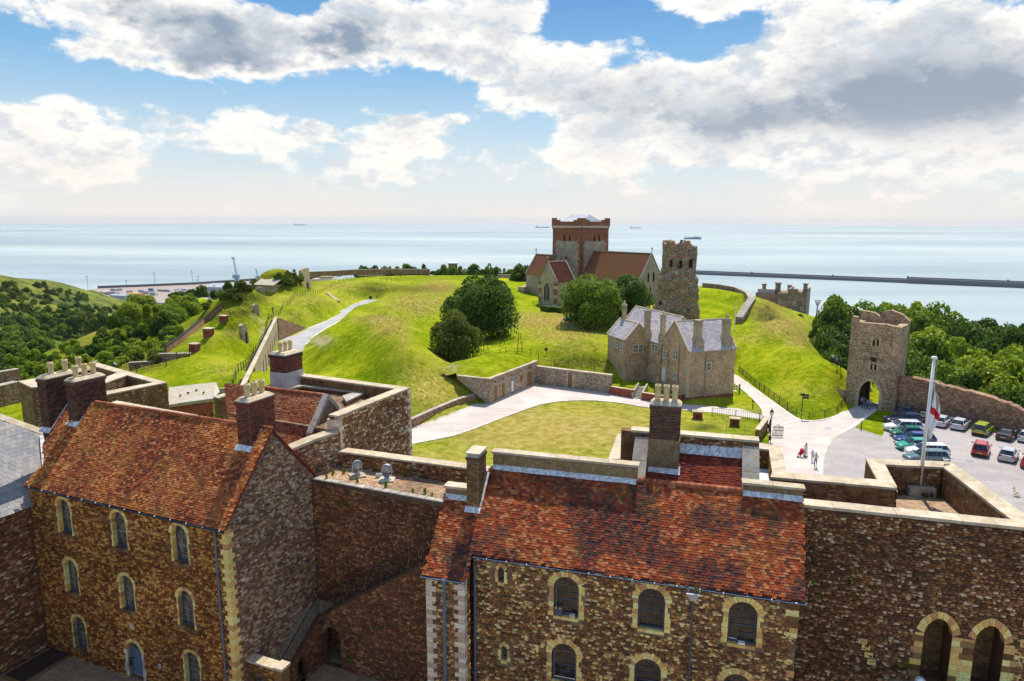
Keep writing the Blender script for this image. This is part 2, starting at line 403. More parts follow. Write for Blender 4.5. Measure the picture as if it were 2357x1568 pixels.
# ---------------------------------------------------------------- materials
def stone_mat(name, cols, tint=(1, 1, 1), moss=0., dark=.35, sc=.35, gain=1.):
    m = MB(name); nt = m.nt; cols = [tuple(min(.8, v*gain*k) for v, k in zip(c, (1.14, 1.0, .74) if gain > 1 else (1, 1, 1))) for c in cols]
    c = ramp(nt, m.rnd(), palette(cols), 'CONSTANT')
    big = nz(nt, m.pos, sc, 3.); f = ramp(nt, big, [(.35, 1-dark), (.6, 1.12)])
    c = mixc(nt, c, f, 1., 'MULTIPLY')
    sp = nz(nt, m.pos, 14., 4., .7); c = mixc(nt, c, ramp(nt, sp, [(.3, .6), (.7, 1.35)]), 1., 'MULTIPLY')
    wh = sstep(nt, nz(nt, m.pos, 5.5, 5., .75), .63, .70); c = mixc(nt, c, (.5, .47, .40), mth(nt, 'MULTIPLY', wh, .4))
    if moss:
        ms = mth(nt, 'MULTIPLY', sstep(nt, nz(nt, m.pos, 1.1, 5., .7), .60, .70), moss); c = mixc(nt, c, (.07, .085, .02), ms)
    c = mixc(nt, c, tint, 1., 'MULTIPLY')
    m.col(c).bump(nz(nt, m.pos, 30., 5., .7), .5, .02); return m.m
def mortar_mat(name, c, c2):
    m = MB(name); nt = m.nt; n = nz(nt, m.pos, 2., 6., .7)
    cc = mixc(nt, c, c2, sstep(nt, n, .4, .6)); v = nd(nt, 'ShaderNodeTexVoronoi', {'feature': 'F1'}, Scale=11.); nt.links.new(m.pos, v.inputs['Vector'])
    cc = mixc(nt, cc, ramp(nt, v.outputs['Distance'], [(.0, 1.3), (.6, .6)]), .6, 'MULTIPLY')
    m.col(cc).bump(nz(nt, m.pos, 25., 5., .7), .6, .03); return m.m
BRN = [(.17, .07, .028), (.11, .04, .018), (.26, .13, .045), (.08, .032, .016), (.34, .20, .08), (.14, .06, .03), (.21, .10, .04), (.30, .19, .10), (.12, .05, .025), (.19, .085, .03)]
M_ST_L = stone_mat('brown_rubble_left', [(.20, .075, .022), (.14, .048, .016), (.32, .17, .05), (.09, .034, .014), (.40, .25, .085), (.17, .065, .022), (.27, .13, .04), (.23, .10, .03), (.13, .045, .016), (.36, .21, .075)], dark=.3, gain=1.5)
M_ST_R = stone_mat('cream_brown_rubble', [(.20, .10, .042), (.11, .05, .025), (.42, .30, .15), (.07, .04, .026), (.26, .15, .06), (.14, .06, .033), (.32, .23, .13), (.17, .085, .036), (.09, .045, .025), (.50, .38, .20), (.22, .11, .045), (.13, .07, .04)], dark=.22, gain=1.65)
M_ST_G = stone_mat('grey_gable_rubble', [(.17, .10, .075), (.11, .06, .05), (.27, .22, .19), (.08, .05, .042), (.20, .12, .07), (.33, .28, .24), (.14, .075, .05), (.22, .17, .15), (.12, .08, .07), (.26, .19, .11)], dark=.2, gain=1.75)
M_ST_W = stone_mat('dark_bailey_rubble', [(.10, .045, .022), (.065, .028, .016), (.15, .075, .036), (.05, .026, .018), (.20, .13, .08), (.08, .036, .02), (.13, .062, .035), (.27, .22, .17), (.06, .03, .018), (.11, .065, .045), (.16, .085, .04)], moss=.5, dark=.3, gain=2.0)
M_ST_D = stone_mat('dark_stair_rubble', [(.10, .042, .024), (.07, .028, .018), (.13, .062, .034), (.05, .025, .016), (.085, .035, .022), (.12, .055, .03), (.16, .09, .055), (.06, .03, .02)], moss=.6, dark=.3, gain=2.3)
M_ST_T = stone_mat('flinty_tower_rubble', [(.24, .13, .07), (.16, .08, .045), (.34, .24, .15), (.12, .07, .05), (.42, .36, .30), (.20, .11, .055), (.28, .17, .09), (.50, .46, .40), (.14, .07, .04), (.22, .14, .09)], dark=.2, gain=1.35)
M_MORT = mortar_mat('brown_mortar', (.16, .075, .03), (.30, .17, .07)); M_MORTC = mortar_mat('cream_mortar', (.30, .21, .12), (.14, .075, .04))
M_MORTD = mortar_mat('dark_mortar', (.12, .055, .03), (.18, .09, .045)); M_MORTG = mortar_mat('grey_mortar', (.30, .23, .18), (.20, .12, .08))
def coping_mat(name, c1, c2, lich):
    m = MB(name); nt = m.nt; n = nz(nt, m.pos, 1.6, 6., .7); c = mixc(nt, c1, c2, sstep(nt, n, .38, .62))
    c = mixc(nt, c, lich, mth(nt, 'MULTIPLY', sstep(nt, nz(nt, m.pos, 4., 6., .75), .52, .62), .75))
    c = mixc(nt, c, (.78, .76, .70), mth(nt, 'MULTIPLY', sstep(nt, nz(nt, m.pos, 9., 5., .8), .58, .66), .7))
    c = mixc(nt, c, (.10, .08, .06), mth(nt, 'MULTIPLY', sstep(nt, nz(nt, m.pos, 6.3, 6., .8, dist=.3), .60, .68), .6))
    c = mixc(nt, c, ramp(nt, m.rnd(), [(0, .86), (1, 1.12)]), 1., 'MULTIPLY')
    m.col(c).bump(nz(nt, m.pos, 22., 5., .7), .35, .02); return m.m
M_COP = coping_mat('lichened_coping_stone', (.42, .34, .24), (.56, .48, .36), (.48, .34, .10))
M_COPG = coping_mat('grey_coping_stone', (.30, .27, .24), (.44, .40, .35), (.42, .30, .10))
M_CREAM = stone_mat('cream_dressed_stone', [(.68, .53, .24), (.62, .46, .19), (.76, .62, .32), (.54, .38, .17), (.72, .57, .27), (.44, .26, .15)], dark=.1, gain=1.12)
M_PALE = stone_mat('pale_quoin_stone', [(.70, .60, .44), (.60, .48, .33), (.76, .68, .54), (.64, .52, .40), (.52, .36, .27)], dark=.08)
M_PLINTH = stone_mat('brown_dressed_stone', [(.24, .13, .05), (.19, .095, .04), (.28, .17, .07), (.15, .07, .03)], dark=.2)
def tile_mat(name, cols, dkcols, region=.28, thr=(.42, .58), lich=0., k=1.):
    m = MB(name); nt = m.nt; r = m.rnd(); cols, dkcols = [[tuple(v*k for v in c) for c in L] for L in (cols, dkcols)]
    c = mixc(nt, ramp(nt, r, palette(cols), 'CONSTANT'), ramp(nt, r, palette(dkcols), 'CONSTANT'), sstep(nt, nz(nt, m.pos, region, 3., .6), *thr))
    c = mixc(nt, c, ramp(nt, nz(nt, m.pos, 20., 4., .7), [(.3, .7), (.7, 1.25)]), 1., 'MULTIPLY')
    if lich: c = mixc(nt, c, (.16, .15, .03), mth(nt, 'MULTIPLY', sstep(nt, nz(nt, m.pos, .8, 4.), .5, .66), lich))
    m.col(c).bump(nz(nt, m.pos, 40., 4., .7), .3, .01).set(Roughness=.9, Specular_IOR_Level=.06); return m.m
M_TILE_L = tile_mat('orange_clay_tile', [(.50, .16, .045), (.40, .10, .03), (.62, .27, .09), (.30, .07, .025), (.55, .20, .06), (.20, .06, .03), (.45, .13, .04), (.56, .26, .09), (.35, .09, .03)],
                    [(.33, .08, .03), (.20, .05, .025), (.42, .13, .045), (.12, .04, .03), (.28, .07, .03), (.17, .05, .03), (.48, .20, .07)], lich=.2, k=.92)
M_TILE_R = tile_mat('red_clay_tile', [(.44, .105, .04), (.34, .07, .03), (.55, .20, .075), (.24, .05, .028), (.48, .14, .05), (.34, .08, .03), (.38, .08, .03), (.52, .22, .09), (.30, .06, .03), (.14, .06, .04), (.42, .11, .04)],
                    [(.22, .05, .03), (.08, .04, .034), (.14, .055, .04), (.30, .075, .035), (.11, .055, .04), (.18, .05, .035), (.06, .036, .034), (.26, .10, .055), (.13, .06, .045)], region=.42, thr=(.45, .55), lich=.12, k=.82)
M_TILE_B = tile_mat('dark_red_clay_tile', [(.26, .05, .028), (.20, .04, .025), (.32, .07, .03), (.12, .035, .028), (.24, .055, .03)], [(.20, .04, .027), (.16, .035, .025), (.10, .03, .026), (.27, .06, .03)])
M_RIDGE = stone_mat('clay_ridge_tile', [(.36, .11, .05), (.42, .15, .07), (.30, .085, .04)], dark=.2)
M_BRICK_D = stone_mat('dark_stock_brick', [(.12, .05, .03), (.085, .036, .024), (.15, .07, .04), (.06, .035, .025), (.13, .06, .035), (.18, .085, .05)], dark=.25)
M_BRICK_R = stone_mat('red_stock_brick', [(.26, .06, .035), (.18, .045, .028), (.32, .085, .04), (.12, .04, .028), (.22, .055, .03), (.09, .04, .03)], dark=.3)
M_BRICK_Y = stone_mat('yellow_stock_brick', [(.30, .17, .06), (.22, .12, .045), (.36, .22, .085), (.15, .08, .035), (.26, .13, .05)], dark=.2)
M_BMORT = simple('pale_brick_mortar', (.30, .23, .16), .95, var=.25)
M_BMORTD = simple('dark_brick_mortar', (.10, .055, .04), .95, var=.25)
M_POT = simple('buff_chimney_pot', (.62, .47, .22), .6, var=.12)
M_POTBLK = simple('pot_black', (.02, .018, .016), .95)
M_RENDER = coping_mat('brown_cement_render', (.24, .155, .07), (.17, .11, .05), (.27, .19, .09))
M_WHITER = coping_mat('pale_cement_render', (.46, .42, .38), (.56, .52, .48), (.50, .40, .34))
def lead_mat():
    m = MB('lead_sheet'); nt = m.nt; v = vmap(nt, m.pos, (3.5, 3.5, .5)); n = nz(nt, v, 2., 6., .75)
    m.col(ramp(nt, n, [(.36, (.30, .30, .31)), (.48, (.56, .56, .57)), (.6, (.84, .83, .81))])).set(Roughness=.75, Specular_IOR_Level=.2); m.bump(n, .2, .02); return m.m
M_LEAD = lead_mat()
M_GUT = simple('black_gutter', (.025, .028, .035), .45)
M_PIPE = simple('blue_grey_pipe', (.10, .145, .20), .5); M_PIPEB = simple('rusty_grey_pipe', (.10, .085, .075), .6)
M_FRAME = simple('slate_blue_paint', (.065, .085, .115), .5, var=.08); M_BAR = simple('pale_grey_glazing_paint', (.24, .24, .24), .5, var=.08)
M_DOORB = simple('blue_door_paint', (.12, .18, .27), .5, var=.06)
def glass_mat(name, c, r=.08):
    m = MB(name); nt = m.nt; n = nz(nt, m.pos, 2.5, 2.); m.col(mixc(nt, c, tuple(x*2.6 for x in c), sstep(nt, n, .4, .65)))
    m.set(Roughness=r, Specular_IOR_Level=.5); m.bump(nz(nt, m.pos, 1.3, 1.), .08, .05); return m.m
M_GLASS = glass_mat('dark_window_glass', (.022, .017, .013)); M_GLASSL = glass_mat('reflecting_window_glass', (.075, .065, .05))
M_IRON = simple('black_iron', (.012, .012, .014), .5, var=.1); M_WHITE = simple('white_paint', (.80, .80, .78), .4, var=.04)
M_WOODB = simple('brown_door_board', (.24, .13, .05), .7); M_STEEL = simple('galvanised_steel', (.42, .48, .55), .35, .6)
M_CONC = coping_mat('weathered_concrete', (.50, .45, .36), (.40, .35, .27), (.42, .34, .18))
M_FLOOR = mortar_mat('gravel_courtyard', (.44, .30, .18), (.32, .21, .125))
M_PLAT = mortar_mat('red_brick_paving', (.46, .32, .20), (.34, .20, .12))
M_SLATE = tile_mat('purple_grey_slate', [(.50, .45, .47), (.42, .38, .40), (.56, .51, .52), (.47, .42, .43), (.38, .35, .38), (.58, .53, .54)], [(.45, .41, .43), (.39, .36, .38), (.52, .46, .47)])
M_SLATEG = tile_mat('grey_slate', [(.34, .32, .30), (.29, .28, .27), (.38, .35, .32), (.26, .26, .27)], [(.32, .30, .29), (.25, .25, .26)])
# ================================================================ FOREGROUND
E1, V1 = yaw(22.5); E2, V2 = yaw(15.8)
Z3 = Vector((0, 0, 1))
def cpf(x, y): return (x*.25596, 1166.7+y*.25596)
# ---------------- courtyard floor
bm = bmesh.new(); prism(bm, [(-48, 8, -.3), (60, 8, -.3), (60, 40, -.3), (-12, 44, -.3), (-48, 44, -.3)], (0, 0, .3))
o = ob('courtyard_floor', bmend(bm, 'courtyard_floor'), M_FLOOR); tag(o, 'gravel floor of the inner courtyard', kind='structure')

# ---------------- reusable parts
def make_window(w, h, depth, fm, barm, gm, frame=.09, nv=3, upper=3, pointed=False, voussoir=None, vm=None, vlen=.3, jamb=None, name='window', sill_m=None, jm=None, quoin=True, n_arch=13):
    """built in local coords: x right, y inward, z up; opening bottom centre at origin"""
    kind = 'point' if pointed else 'round'
    P = arch_pts(w, h, kind, 12); r = w/2
    bm = bmesh.new()
    inner = [(a*(w-2*frame)/w, frame+(b)*(h-2*frame)/h) for a, b in P]; n = len(P)
    y0, y1 = depth, depth+.07
    A = [bm.verts.new((a, y0, b)) for a, b in P]; B = [bm.verts.new((a, y0, b)) for a, b in inner]
    A2 = [bm.verts.new((a, y1, b)) for a, b in P]; B2 = [bm.verts.new((a, y1, b)) for a, b in inner]
    for i in range(n):
        j = (i+1) % n; bm.faces.new((A[i], A[j], B[j], B[i])); bm.faces.new((B[i], B[j], B2[j], B2[i])); bm.faces.new((A[i], A2[i], A2[j], A[j]))
    box(bm, -w/2, w/2, y0-.05, y0, 0, .10)
    win = ob(name, bmend(bm, name), fm)
    wi = w-2*frame; zb = frame+.02; sp = h-r if not pointed else h-w*.75
    mid = zb+(sp-zb)*.52
    bm = bmesh.new(); t = .018
    box(bm, -wi/2, wi/2, y0+.005, y0+.05, mid-.025, mid+.025)
    xs = [-wi/2+wi*k/nv for k in range(1, nv)]
    for x in xs: box(bm, x-t/2, x+t/2, y0+.012, y0+.045, zb, sp if nv == 3 else h-frame*1.4)
    rows = [zb+(mid-zb)*.5, mid+(sp-mid)*.5, sp]
    for z in rows: box(bm, -wi/2, wi/2, y0+.014, y0+.043, z-t/2, z+t/2)
    if nv == 3:
        rr = wi/6; pts = [(rr*math.cos(a), y0+.03, sp+(rr*1.2)*math.sin(a)) for a in [math.pi*k/8 for k in range(9)]]
        tube(bm, pts, .012, 4)
        for a in (1.05, 2.09):
            tube(bm, [(rr*math.cos(a), y0+.03, sp+rr*1.2*math.sin(a)), ((r-frame)*math.cos(a), y0+.03, sp+(r-frame)*math.sin(a))], .012, 4)
    ob('glazing_bar', bmend(bm, 'glazing_bar'), barm, win)
    zs = [zb]+rows[:1]+[mid]+rows[1:2]+[sp]
    xe = [-wi/2]+xs+[wi/2]
    for a, b in zip(zs, zs[1:]):
        for c, d in zip(xe, xe[1:]):
            if w > .6 or c == xe[0] or True:
                boxm('pane', c+.01, d-.01, y0+.03+random.uniform(0, .012), y0+.045, a+.01, b-.01, gm, win)
    bm = bmesh.new(); q = [(a*(w-2*frame-.01)/w, frame+b*(h-2*frame-.01)/h) for a, b in P[2:]]
    q = [(a, max(b, sp+.012)) for a, b in q]; prism(bm, [(a, y0+.045, b) for a, b in q], (0, .01, 0)); ob('pane', bmend(bm, 'pane'), gm, win)
    if vm:
        # voussoirs
        prof = [(a, b) for a, b in P[2:]]
        L = [0]
        for a, b in zip(prof, prof[1:]): L.append(L[-1]+math.hypot(b[0]-a[0], b[1]-a[1]))
        def at_(s):
            s = max(0, min(L[-1], s))
            for i in range(len(L)-1):
                if s <= L[i+1]+1e-9:
                    t_ = (s-L[i])/(L[i+1]-L[i]); x = prof[i][0]+(prof[i+1][0]-prof[i][0])*t_; z = prof[i][1]+(prof[i+1][1]-prof[i][1])*t_; break
            c = (0, sp-(.2 if pointed else 0)); d = Vector((x-c[0], 0, z-c[1])).normalized(); return x, z, d
        for k in range(n_arch):
            e = random.uniform(.82, 1.12)*vlen; a, b = at_(L[-1]*k/n_arch+.006), at_(L[-1]*(k+1)/n_arch-.006); pr = random.uniform(.018, .035)
            bm = bmesh.new()
            q = [(a[0], a[1]), (a[0]+a[2].x*e, a[1]+a[2].z*e), (b[0]+b[2].x*e, b[1]+b[2].z*e), (b[0], b[1])]
            prism(bm, [(x, -pr, z) for x, z in q], (0, depth+pr-.01, 0)); ob('voussoir', bmend(bm, 'voussoir'), vm, win)
        z = 0; k = 0; jw = vlen*.62 if quoin else vlen*.75
        while z < sp-.02:
            hh = min(random.uniform(.2, .3), sp-z)
            if sp-z-hh < .1: hh = sp-z
            for sg in (-1, 1):
                ww = jw*(random.choice((.55, 1.0, 1.25)) if quoin else 1); x0, x1 = sorted((sg*w/2, sg*(w/2+ww)))
                boxm('jamb_stone', x0, x1, -random.uniform(.012, .032), depth-.01, z+.005, z+hh-.005, jm or vm, win)
            z += hh
        for k in range(3): boxm('sill_stone', -w/2+w*k/3+.004, -w/2+w*(k+1)/3-.004, -.04, depth-.06, -.14, .012, sill_m or vm, win)
    return win
def hole_for(fr, s, z, w, h, kind): return off(arch_pts(w, h, kind), s, z)
def chimney(bname, parent, fr_roof, pfl, pfr, ptop, pback, bm_, mort, pots, label=None, cap=.28, base_render=0, rm=None, potr=.165, poth=.74, ylen=None, band=True):
    """front-left / front-right base pixels on the roof plane, top of the front-right edge, back-right top corner"""
    FRp = fr_roof.pw(*pfr); e = fr_roof.e1.copy(); w = pfl if not hasattr(pfl, '__len__') else (FRp-fr_roof.pw(*pfl)).dot(e); v = Vector((-e.y, e.x, 0))
    f = Fr(Vector((FRp.x, FRp.y, 0)), e); zt = f.pix(*ptop)[1]
    L = ylen or (g(*pback, zt)-FRp).dot(v)
    zb = FRp.z-.6; o0 = Vector((FRp.x, FRp.y, 0))-e*w
    M = Matrix([[e.x, v.x, 0, o0.x], [e.y, v.y, 0, o0.y], [0, 0, 1, 0], [0, 0, 0, 1]])
    ch = boxm(bname, .012, w-.012, .012, L-.012, zb-.2, zt-cap*.5, mort, parent, M=M)
    zbr = zb
    if base_render: zbr = FRp.z+base_render; boxm('rendered_base', -.03, w+.03, -.03, L+.03, zb, zbr, rm, ch, M=wm(ch))
    # brick bands (brick pieces on front, right and left faces)
    x, y, z = e, v, Z3
    front = Fr(o0, e); right = Fr(o0+e*w, v); left = Fr(o0+v*L, -v)
    Ps, Xs, Ys, Zs = [], [], [], []
    def lay(fr, W, bw=.235, bh=.082):
        r = 0; t = zbr
        while t < zt-cap-.02:
            s = -(bw/2 if r % 2 else 0)
            while s < W-.02:
                a, b = max(0, s), min(W, s+bw)
                if b-a > .05:
                    Ps.append(fr.w((a+b)/2, t+bh/2)); Xs.append(fr.e1*(b-a-.012)); Ys.append(fr.e2*(bh-.012)); Zs.append(fr.n*random.uniform(.010, .02))
                s += bw
            t += bh; r += 1
    lay(front, w); lay(right, L); lay(left, L)
    pieces('brick', 'brick', ch, bm_, [list(p) for p in Ps], [list(p) for p in Xs], [list(p) for p in Ys], [list(p) for p in Zs], 290)
    if band:
        boxm('oversailing_course', -.05, w+.05, -.05, L+.05, zt-cap-.02, zt-cap*.45, bm_, ch, M=M)
        boxm('cap', -.02, w+.02, -.02, L+.02, zt-cap*.45, zt-.06, M_COPG, ch, M=M)
    bm = bmesh.new(); a_ = [(-.04, -.04), (w+.04, -.04), (w+.04, L+.04), (-.04, L+.04)]; b_ = [(.12, .12), (w-.12, .12), (w-.12, L-.12), (.12, L-.12)]
    hexa(bm, [(p[0], p[1], zt-.06) for p in a_], [(p[0], p[1], zt+.10) for p in b_]); ob('flaunching', bmend(bm, 'flaunching'), M_COP, ch, M)
    for k in range(pots):
        if L > w: cx, cy = w/2, L*(k+.5)/pots*.86+L*.07
        else: cx, cy = w*(k+.5)/pots*.86+w*.07, L/2
        bm = bmesh.new(); r = potr; H = poth
        lathe(bm, [(r*.88, 0), (r*.84, H*.5), (r*.86, H*.62), (r*1.06, H*.64), (r*1.06, H*.67), (r*.92, H*.69), (r*.92, H*.74), (r*1.1, H*.76), (r*1.1, H*.79), (r*.95, H*.81), (r*.95, H*.86), (r*1.1, H*.88), (r*1.08, H*.93), (r*.86, H), (r*.66, H), (r*.62, H*.8)], 14, cap=False)
        p = ob('chimney_pot', bmend(bm, 'chimney_pot', False), M_POT, ch, M @ Matrix.Translation((cx, cy, zt+.06)))
        bm = bmesh.new(); lathe(bm, [(r*.62, H*.8), (.001, H*.8)], 14, cap=False); ob('pot_bore_disc', bmend(bm, 'pot_black'), M_POTBLK, ch, M @ Matrix.Translation((cx, cy, zt+.06)))  # flat near-black disc closing the bore of the pot
    return ch, dict(w=w, L=L, zt=zt, M=M, e=e, v=v, o=o0)
def strip(name, a, b, up, wid, th, m, parent):
    """thin sheet from a to b, widening along vector 'up'"""
    bm = bmesh.new(); a = Vector(a); b = Vector(b); u = Vector(up).normalized()*wid; n = (b-a).cross(u).normalized()*th
    prism(bm, [a, b, b+u, a+u], n); return ob(name, bmend(bm, name), m, parent)
def coping(name, pts, th, m, parent, L=1.1):
    """coping stones over a band given as left/right point pairs [(a,b),...]; each stone its own slab"""
    for (a0, b0), (a1, b1) in zip(pts, pts[1:]):
        a0, b0, a1, b1 = [Vector(p) for p in (a0, b0, a1, b1)]
        n = max(1, int(round((a1-a0).length/L)))
        for k in range(n):
            f0, f1 = k/n, (k+1)/n; gp = .006/max((a1-a0).length, .1)
            q = [a0.lerp(a1, f0+gp), a0.lerp(a1, f1-gp), b0.lerp(b1, f1-gp), b0.lerp(b1, f0+gp)]
            dz = Vector((0, 0, random.uniform(-.006, .006)))
            bm = bmesh.new(); prism(bm, [p+dz for p in q], (0, 0, -th)); ob(name, bmend(bm, name), m, parent)

# ================================================================ LEFT BARRACK BUILDING
LB = g(299.5, 1558, 0)
FLf = Fr(LB, E1); sL, sR = -6.75, 7.86; zE = 10.2
left_b = thing('barrack_building', 'three storey rubble stone barrack with orange tiled roof and blue arched door', 'building', FLf.w(0, 0))
wins = []
for s, z, k in [(-3.92, 7.72, 'w'), (.38, 7.72, 'w'), (4.72, 7.76, 'w'), (-3.92, 4.12, 'w'), (.48, 4.12, 'w'), (4.74, 4.2, 'w'), (-3.79, .67, 'w'), (4.82, .72, 'w'), (.56, .05, 'd')]:
    wins.append((s, z, 1.04 if k == 'w' else 1.12, 2.07 if k == 'w' else 2.2, k))
holes = [hole_for(FLf, s, z+(.01 if k == 'd' else 0), w, h, 'round') for s, z, w, h, k in wins]
slab(FLf, [(sL, 0), (sR, 0), (sR, zE), (sL, zE)], .45, 'front_wall', M_MORT, left_b, holes)
rubble(FLf, [(sL, 0), (sR-.32, 0), (sR-.32, zE-.05), (sL, zE-.05)], holes, left_b, M_ST_L, .225, .118, .065, infl=.16)
wp = None
for s, z, w, h, k in wins:
    if k == 'd': continue
    if wp is None:
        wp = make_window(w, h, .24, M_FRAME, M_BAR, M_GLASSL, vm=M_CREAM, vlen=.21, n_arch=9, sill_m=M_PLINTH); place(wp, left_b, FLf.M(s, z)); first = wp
    else: copy_tree(first, left_b, FLf.M(s, z)).matrix_parent_inverse = wm(left_b).inverted()
# blue door
s, z, w, h, k = wins[-1]
P = arch_pts(w, h, 'round'); bm = bmesh.new(); prism(bm, [(a, .26, b) for a, b in P], (0, .06, 0))
dr = ob('door', bmend(bm, 'door'), M_DOORB, left_b, FLf.M(s, z)); tag(dr, 'blue arched door with small panes')
for x in (-.22, .22): boxm('pane', x-.15, x+.15, .235, .262, 1.66, 1.9, M_GLASSL, dr, wm(dr))
for x in (-.36, -.12, .12, .36): boxm('door_board', x-.115, x+.115, .245, .262, .12, 1.6, M_DOORB, dr, wm(dr))
boxm('kick_plate', -.5, .5, .232, .262, .01, .12, M_STEEL, dr, wm(dr)); boxm('handle', -.47, -.33, .20, .262, 1.0, 1.04, M_IRON, dr, wm(dr))
random.seed(3)
for k in range(9):
    a0, a1 = math.pi*k/9+.01, math.pi*(k+1)/9-.01; q = []
    for a, r in ((a0, .56), (a0, .78), (a1, .78), (a1, .56)): q.append((r*math.cos(a), -.03, h-.56+r*math.sin(a)))
    bm = bmesh.new(); prism(bm, q, (0, .27, 0)); ob('voussoir', bmend(bm, 'voussoir'), M_CREAM, dr, wm(dr))
for sg in (-1, 1):
    z0 = 0
    while z0 < h-.58:
        x0, x1 = sorted((sg*.56, sg*(.56+random.choice((.16, .22, .26))))); boxm('jamb_stone', x0, x1, -.03, .24, z0+.005, min(z0+.27, h-.56)-.005, M_PALE, dr, wm(dr)); z0 += .27
# corner quoins of the front-right corner
cor = FLf.w(sR, 0); z = 0; k = 0
while z < zE-.1:
    hh = random.uniform(.2, .3); hh = min(hh, zE-z); a = .42 if k % 2 else .26; b = .26 if k % 2 else .42
    M = Matrix([[E1.x, V1.x, 0, cor.x], [E1.y, V1.y, 0, cor.y], [0, 0, 1, 0], [0, 0, 0, 1]])
    boxm('quoin', -a, .03, -.035, b, z+.006, z+hh-.006, M_CREAM, left_b, M); z += hh; k += 1
# roof: front slope plane
Tn = 1.10; la = math.atan(Tn); up1 = (V1*math.cos(la)+Z3*math.sin(la)).normalized()
FRL = Fr(FLf.w(0, zE+.08, .22), E1, up1)
apex = FRL.pix(632, 988); tR = apex[1]; sRr = sR+.12
lft = [FRL.pix(*p) for p in ((58, 1116), (101, 1069), (76, 1061), (101, 1019), (152, 944))]
outl = [(sRr, -.02), (sRr, tR), (FRL.pix(216, 934)[0], tR), (lft[4][0], min(tR, lft[4][1])), lft[3], lft[1], (lft[0][0], -.02)]
zr = FRL.w(0, tR).z
bm = bmesh.new(); prism(bm, [FRL.w(a, b, .0) for a, b in outl], FRL.n*-.12); roofL = ob('roof', bmend(bm, 'roof'), M_TILE_B, left_b)
tiles(FRL, outl, roofL, M_TILE_L, .175, .118)
# back slope
bk = Fr(FRL.w(0, tR), -E1, (-V1*math.cos(la)+Z3*math.sin(la)))
q0 = FRL.w(sRr, tR); q1 = FRL.w(outl[2][0], tR); dn = (V1*math.cos(la)-Z3*math.sin(la))*5.2
bm = bmesh.new(); prism(bm, [q0, q1, q1+dn, q0+dn], (0, 0, -.12)); ob('rear_roof_slope', bmend(bm, 'rear'), M_TILE_B, left_b)
n = int((q1-q0).length/.33)
for k in range(n):
    a = q0.lerp(q1, k/n+.002); b = q0.lerp(q1, (k+1)/n-.002); u = V1
    bm = bmesh.new(); tube(bm, [a+Z3*.03, b+Z3*.03], [.105, .115], 8); ob('ridge_tile', bmend(bm, 'ridge_tile', True), M_RIDGE, roofL)
# gable wall facing right
GA = Fr(FLf.w(sR, 0), V1)
zA = zr-.12; hw = (FRL.w(sR, tR)-FLf.w(sR, 0)).dot(V1)
gout = [(0, 0), (hw*2+.1, 0), (hw*2+.1, zE), (hw, zA), (0, zE)]
slab(GA, gout, .4, 'gable_wall', M_MORTG, left_b, d=-.02)
rubble(GA, [(.36, 0), (hw*2, 0), (hw*2, zE-.05), (hw, zA-.12), (.05, zE-.02), (.36, zE-.3)], [], left_b, M_ST_G, .22, .11, .065, d0=-.02)
# gutter and downpipe
bm = bmesh.new(); tube(bm, [FRL.w(lft[0][0], -.1, -.02)+Z3*-.03, FRL.w(sRr, -.1, -.02)+Z3*-.03], .075, 8); gt = ob('gutter', bmend(bm, 'gutter'), M_GUT, left_b)
for k in range(14):
    p = FRL.w(lft[0][0]+.5+k*1.07, -.12, .06); boxm('bracket', -.02, .02, -.03, .03, -.02, .03, M_WHITE, gt, Matrix.Translation(p))
bm = bmesh.new(); c = lambda z: FLf.w(sR-.62, z, .12); tube(bm, [c(zE-.15)+E1*.0, c(0)], .05, 8)
for z in (9.9, 8.0, 6.2, 4.4, 2.6, .9): box(bm, -.07, .07, -.07, .07, z, z+.05, Matrix.Translation(FLf.w(sR-.62, 0, .12)))
tag(ob('downpipe', bmend(bm, 'downpipe'), M_PIPE, left_b), None)
# plaque and small vents
pq = boxm('date_stone', -.16, .16, -.05, .02, -.18, .18, M_PALE, left_b, FLf.M(.62, 3.25)); boxm('sign', -.17, .17, -.03, .02, -.22, .22, M_IRON, left_b, FLf.M(2.45, 1.35), )
for k, (ww, zz) in enumerate(((.10, .13), (.13, .08), (.08, .03), (.12, -.02), (.10, -.07))): boxm('lettering', -ww, ww, -.036, -.028, zz-.012, zz+.012, M_WHITE, left_b, FLf.M(2.45, 1.35))
boxm('vent', -.1, .1, -.02, .05, -.1, .1, M_GUT, left_b, FLf.M(1.75, 9.65))
boxm('vent', -.1, .1, -.02, .05, -.1, .1, M_GUT, left_b, FLf.M(-2.2, .3)); boxm('vent', -.1, .1, -.02, .05, -.1, .1, M_GUT, left_b, FLf.M(-3.9, .2))
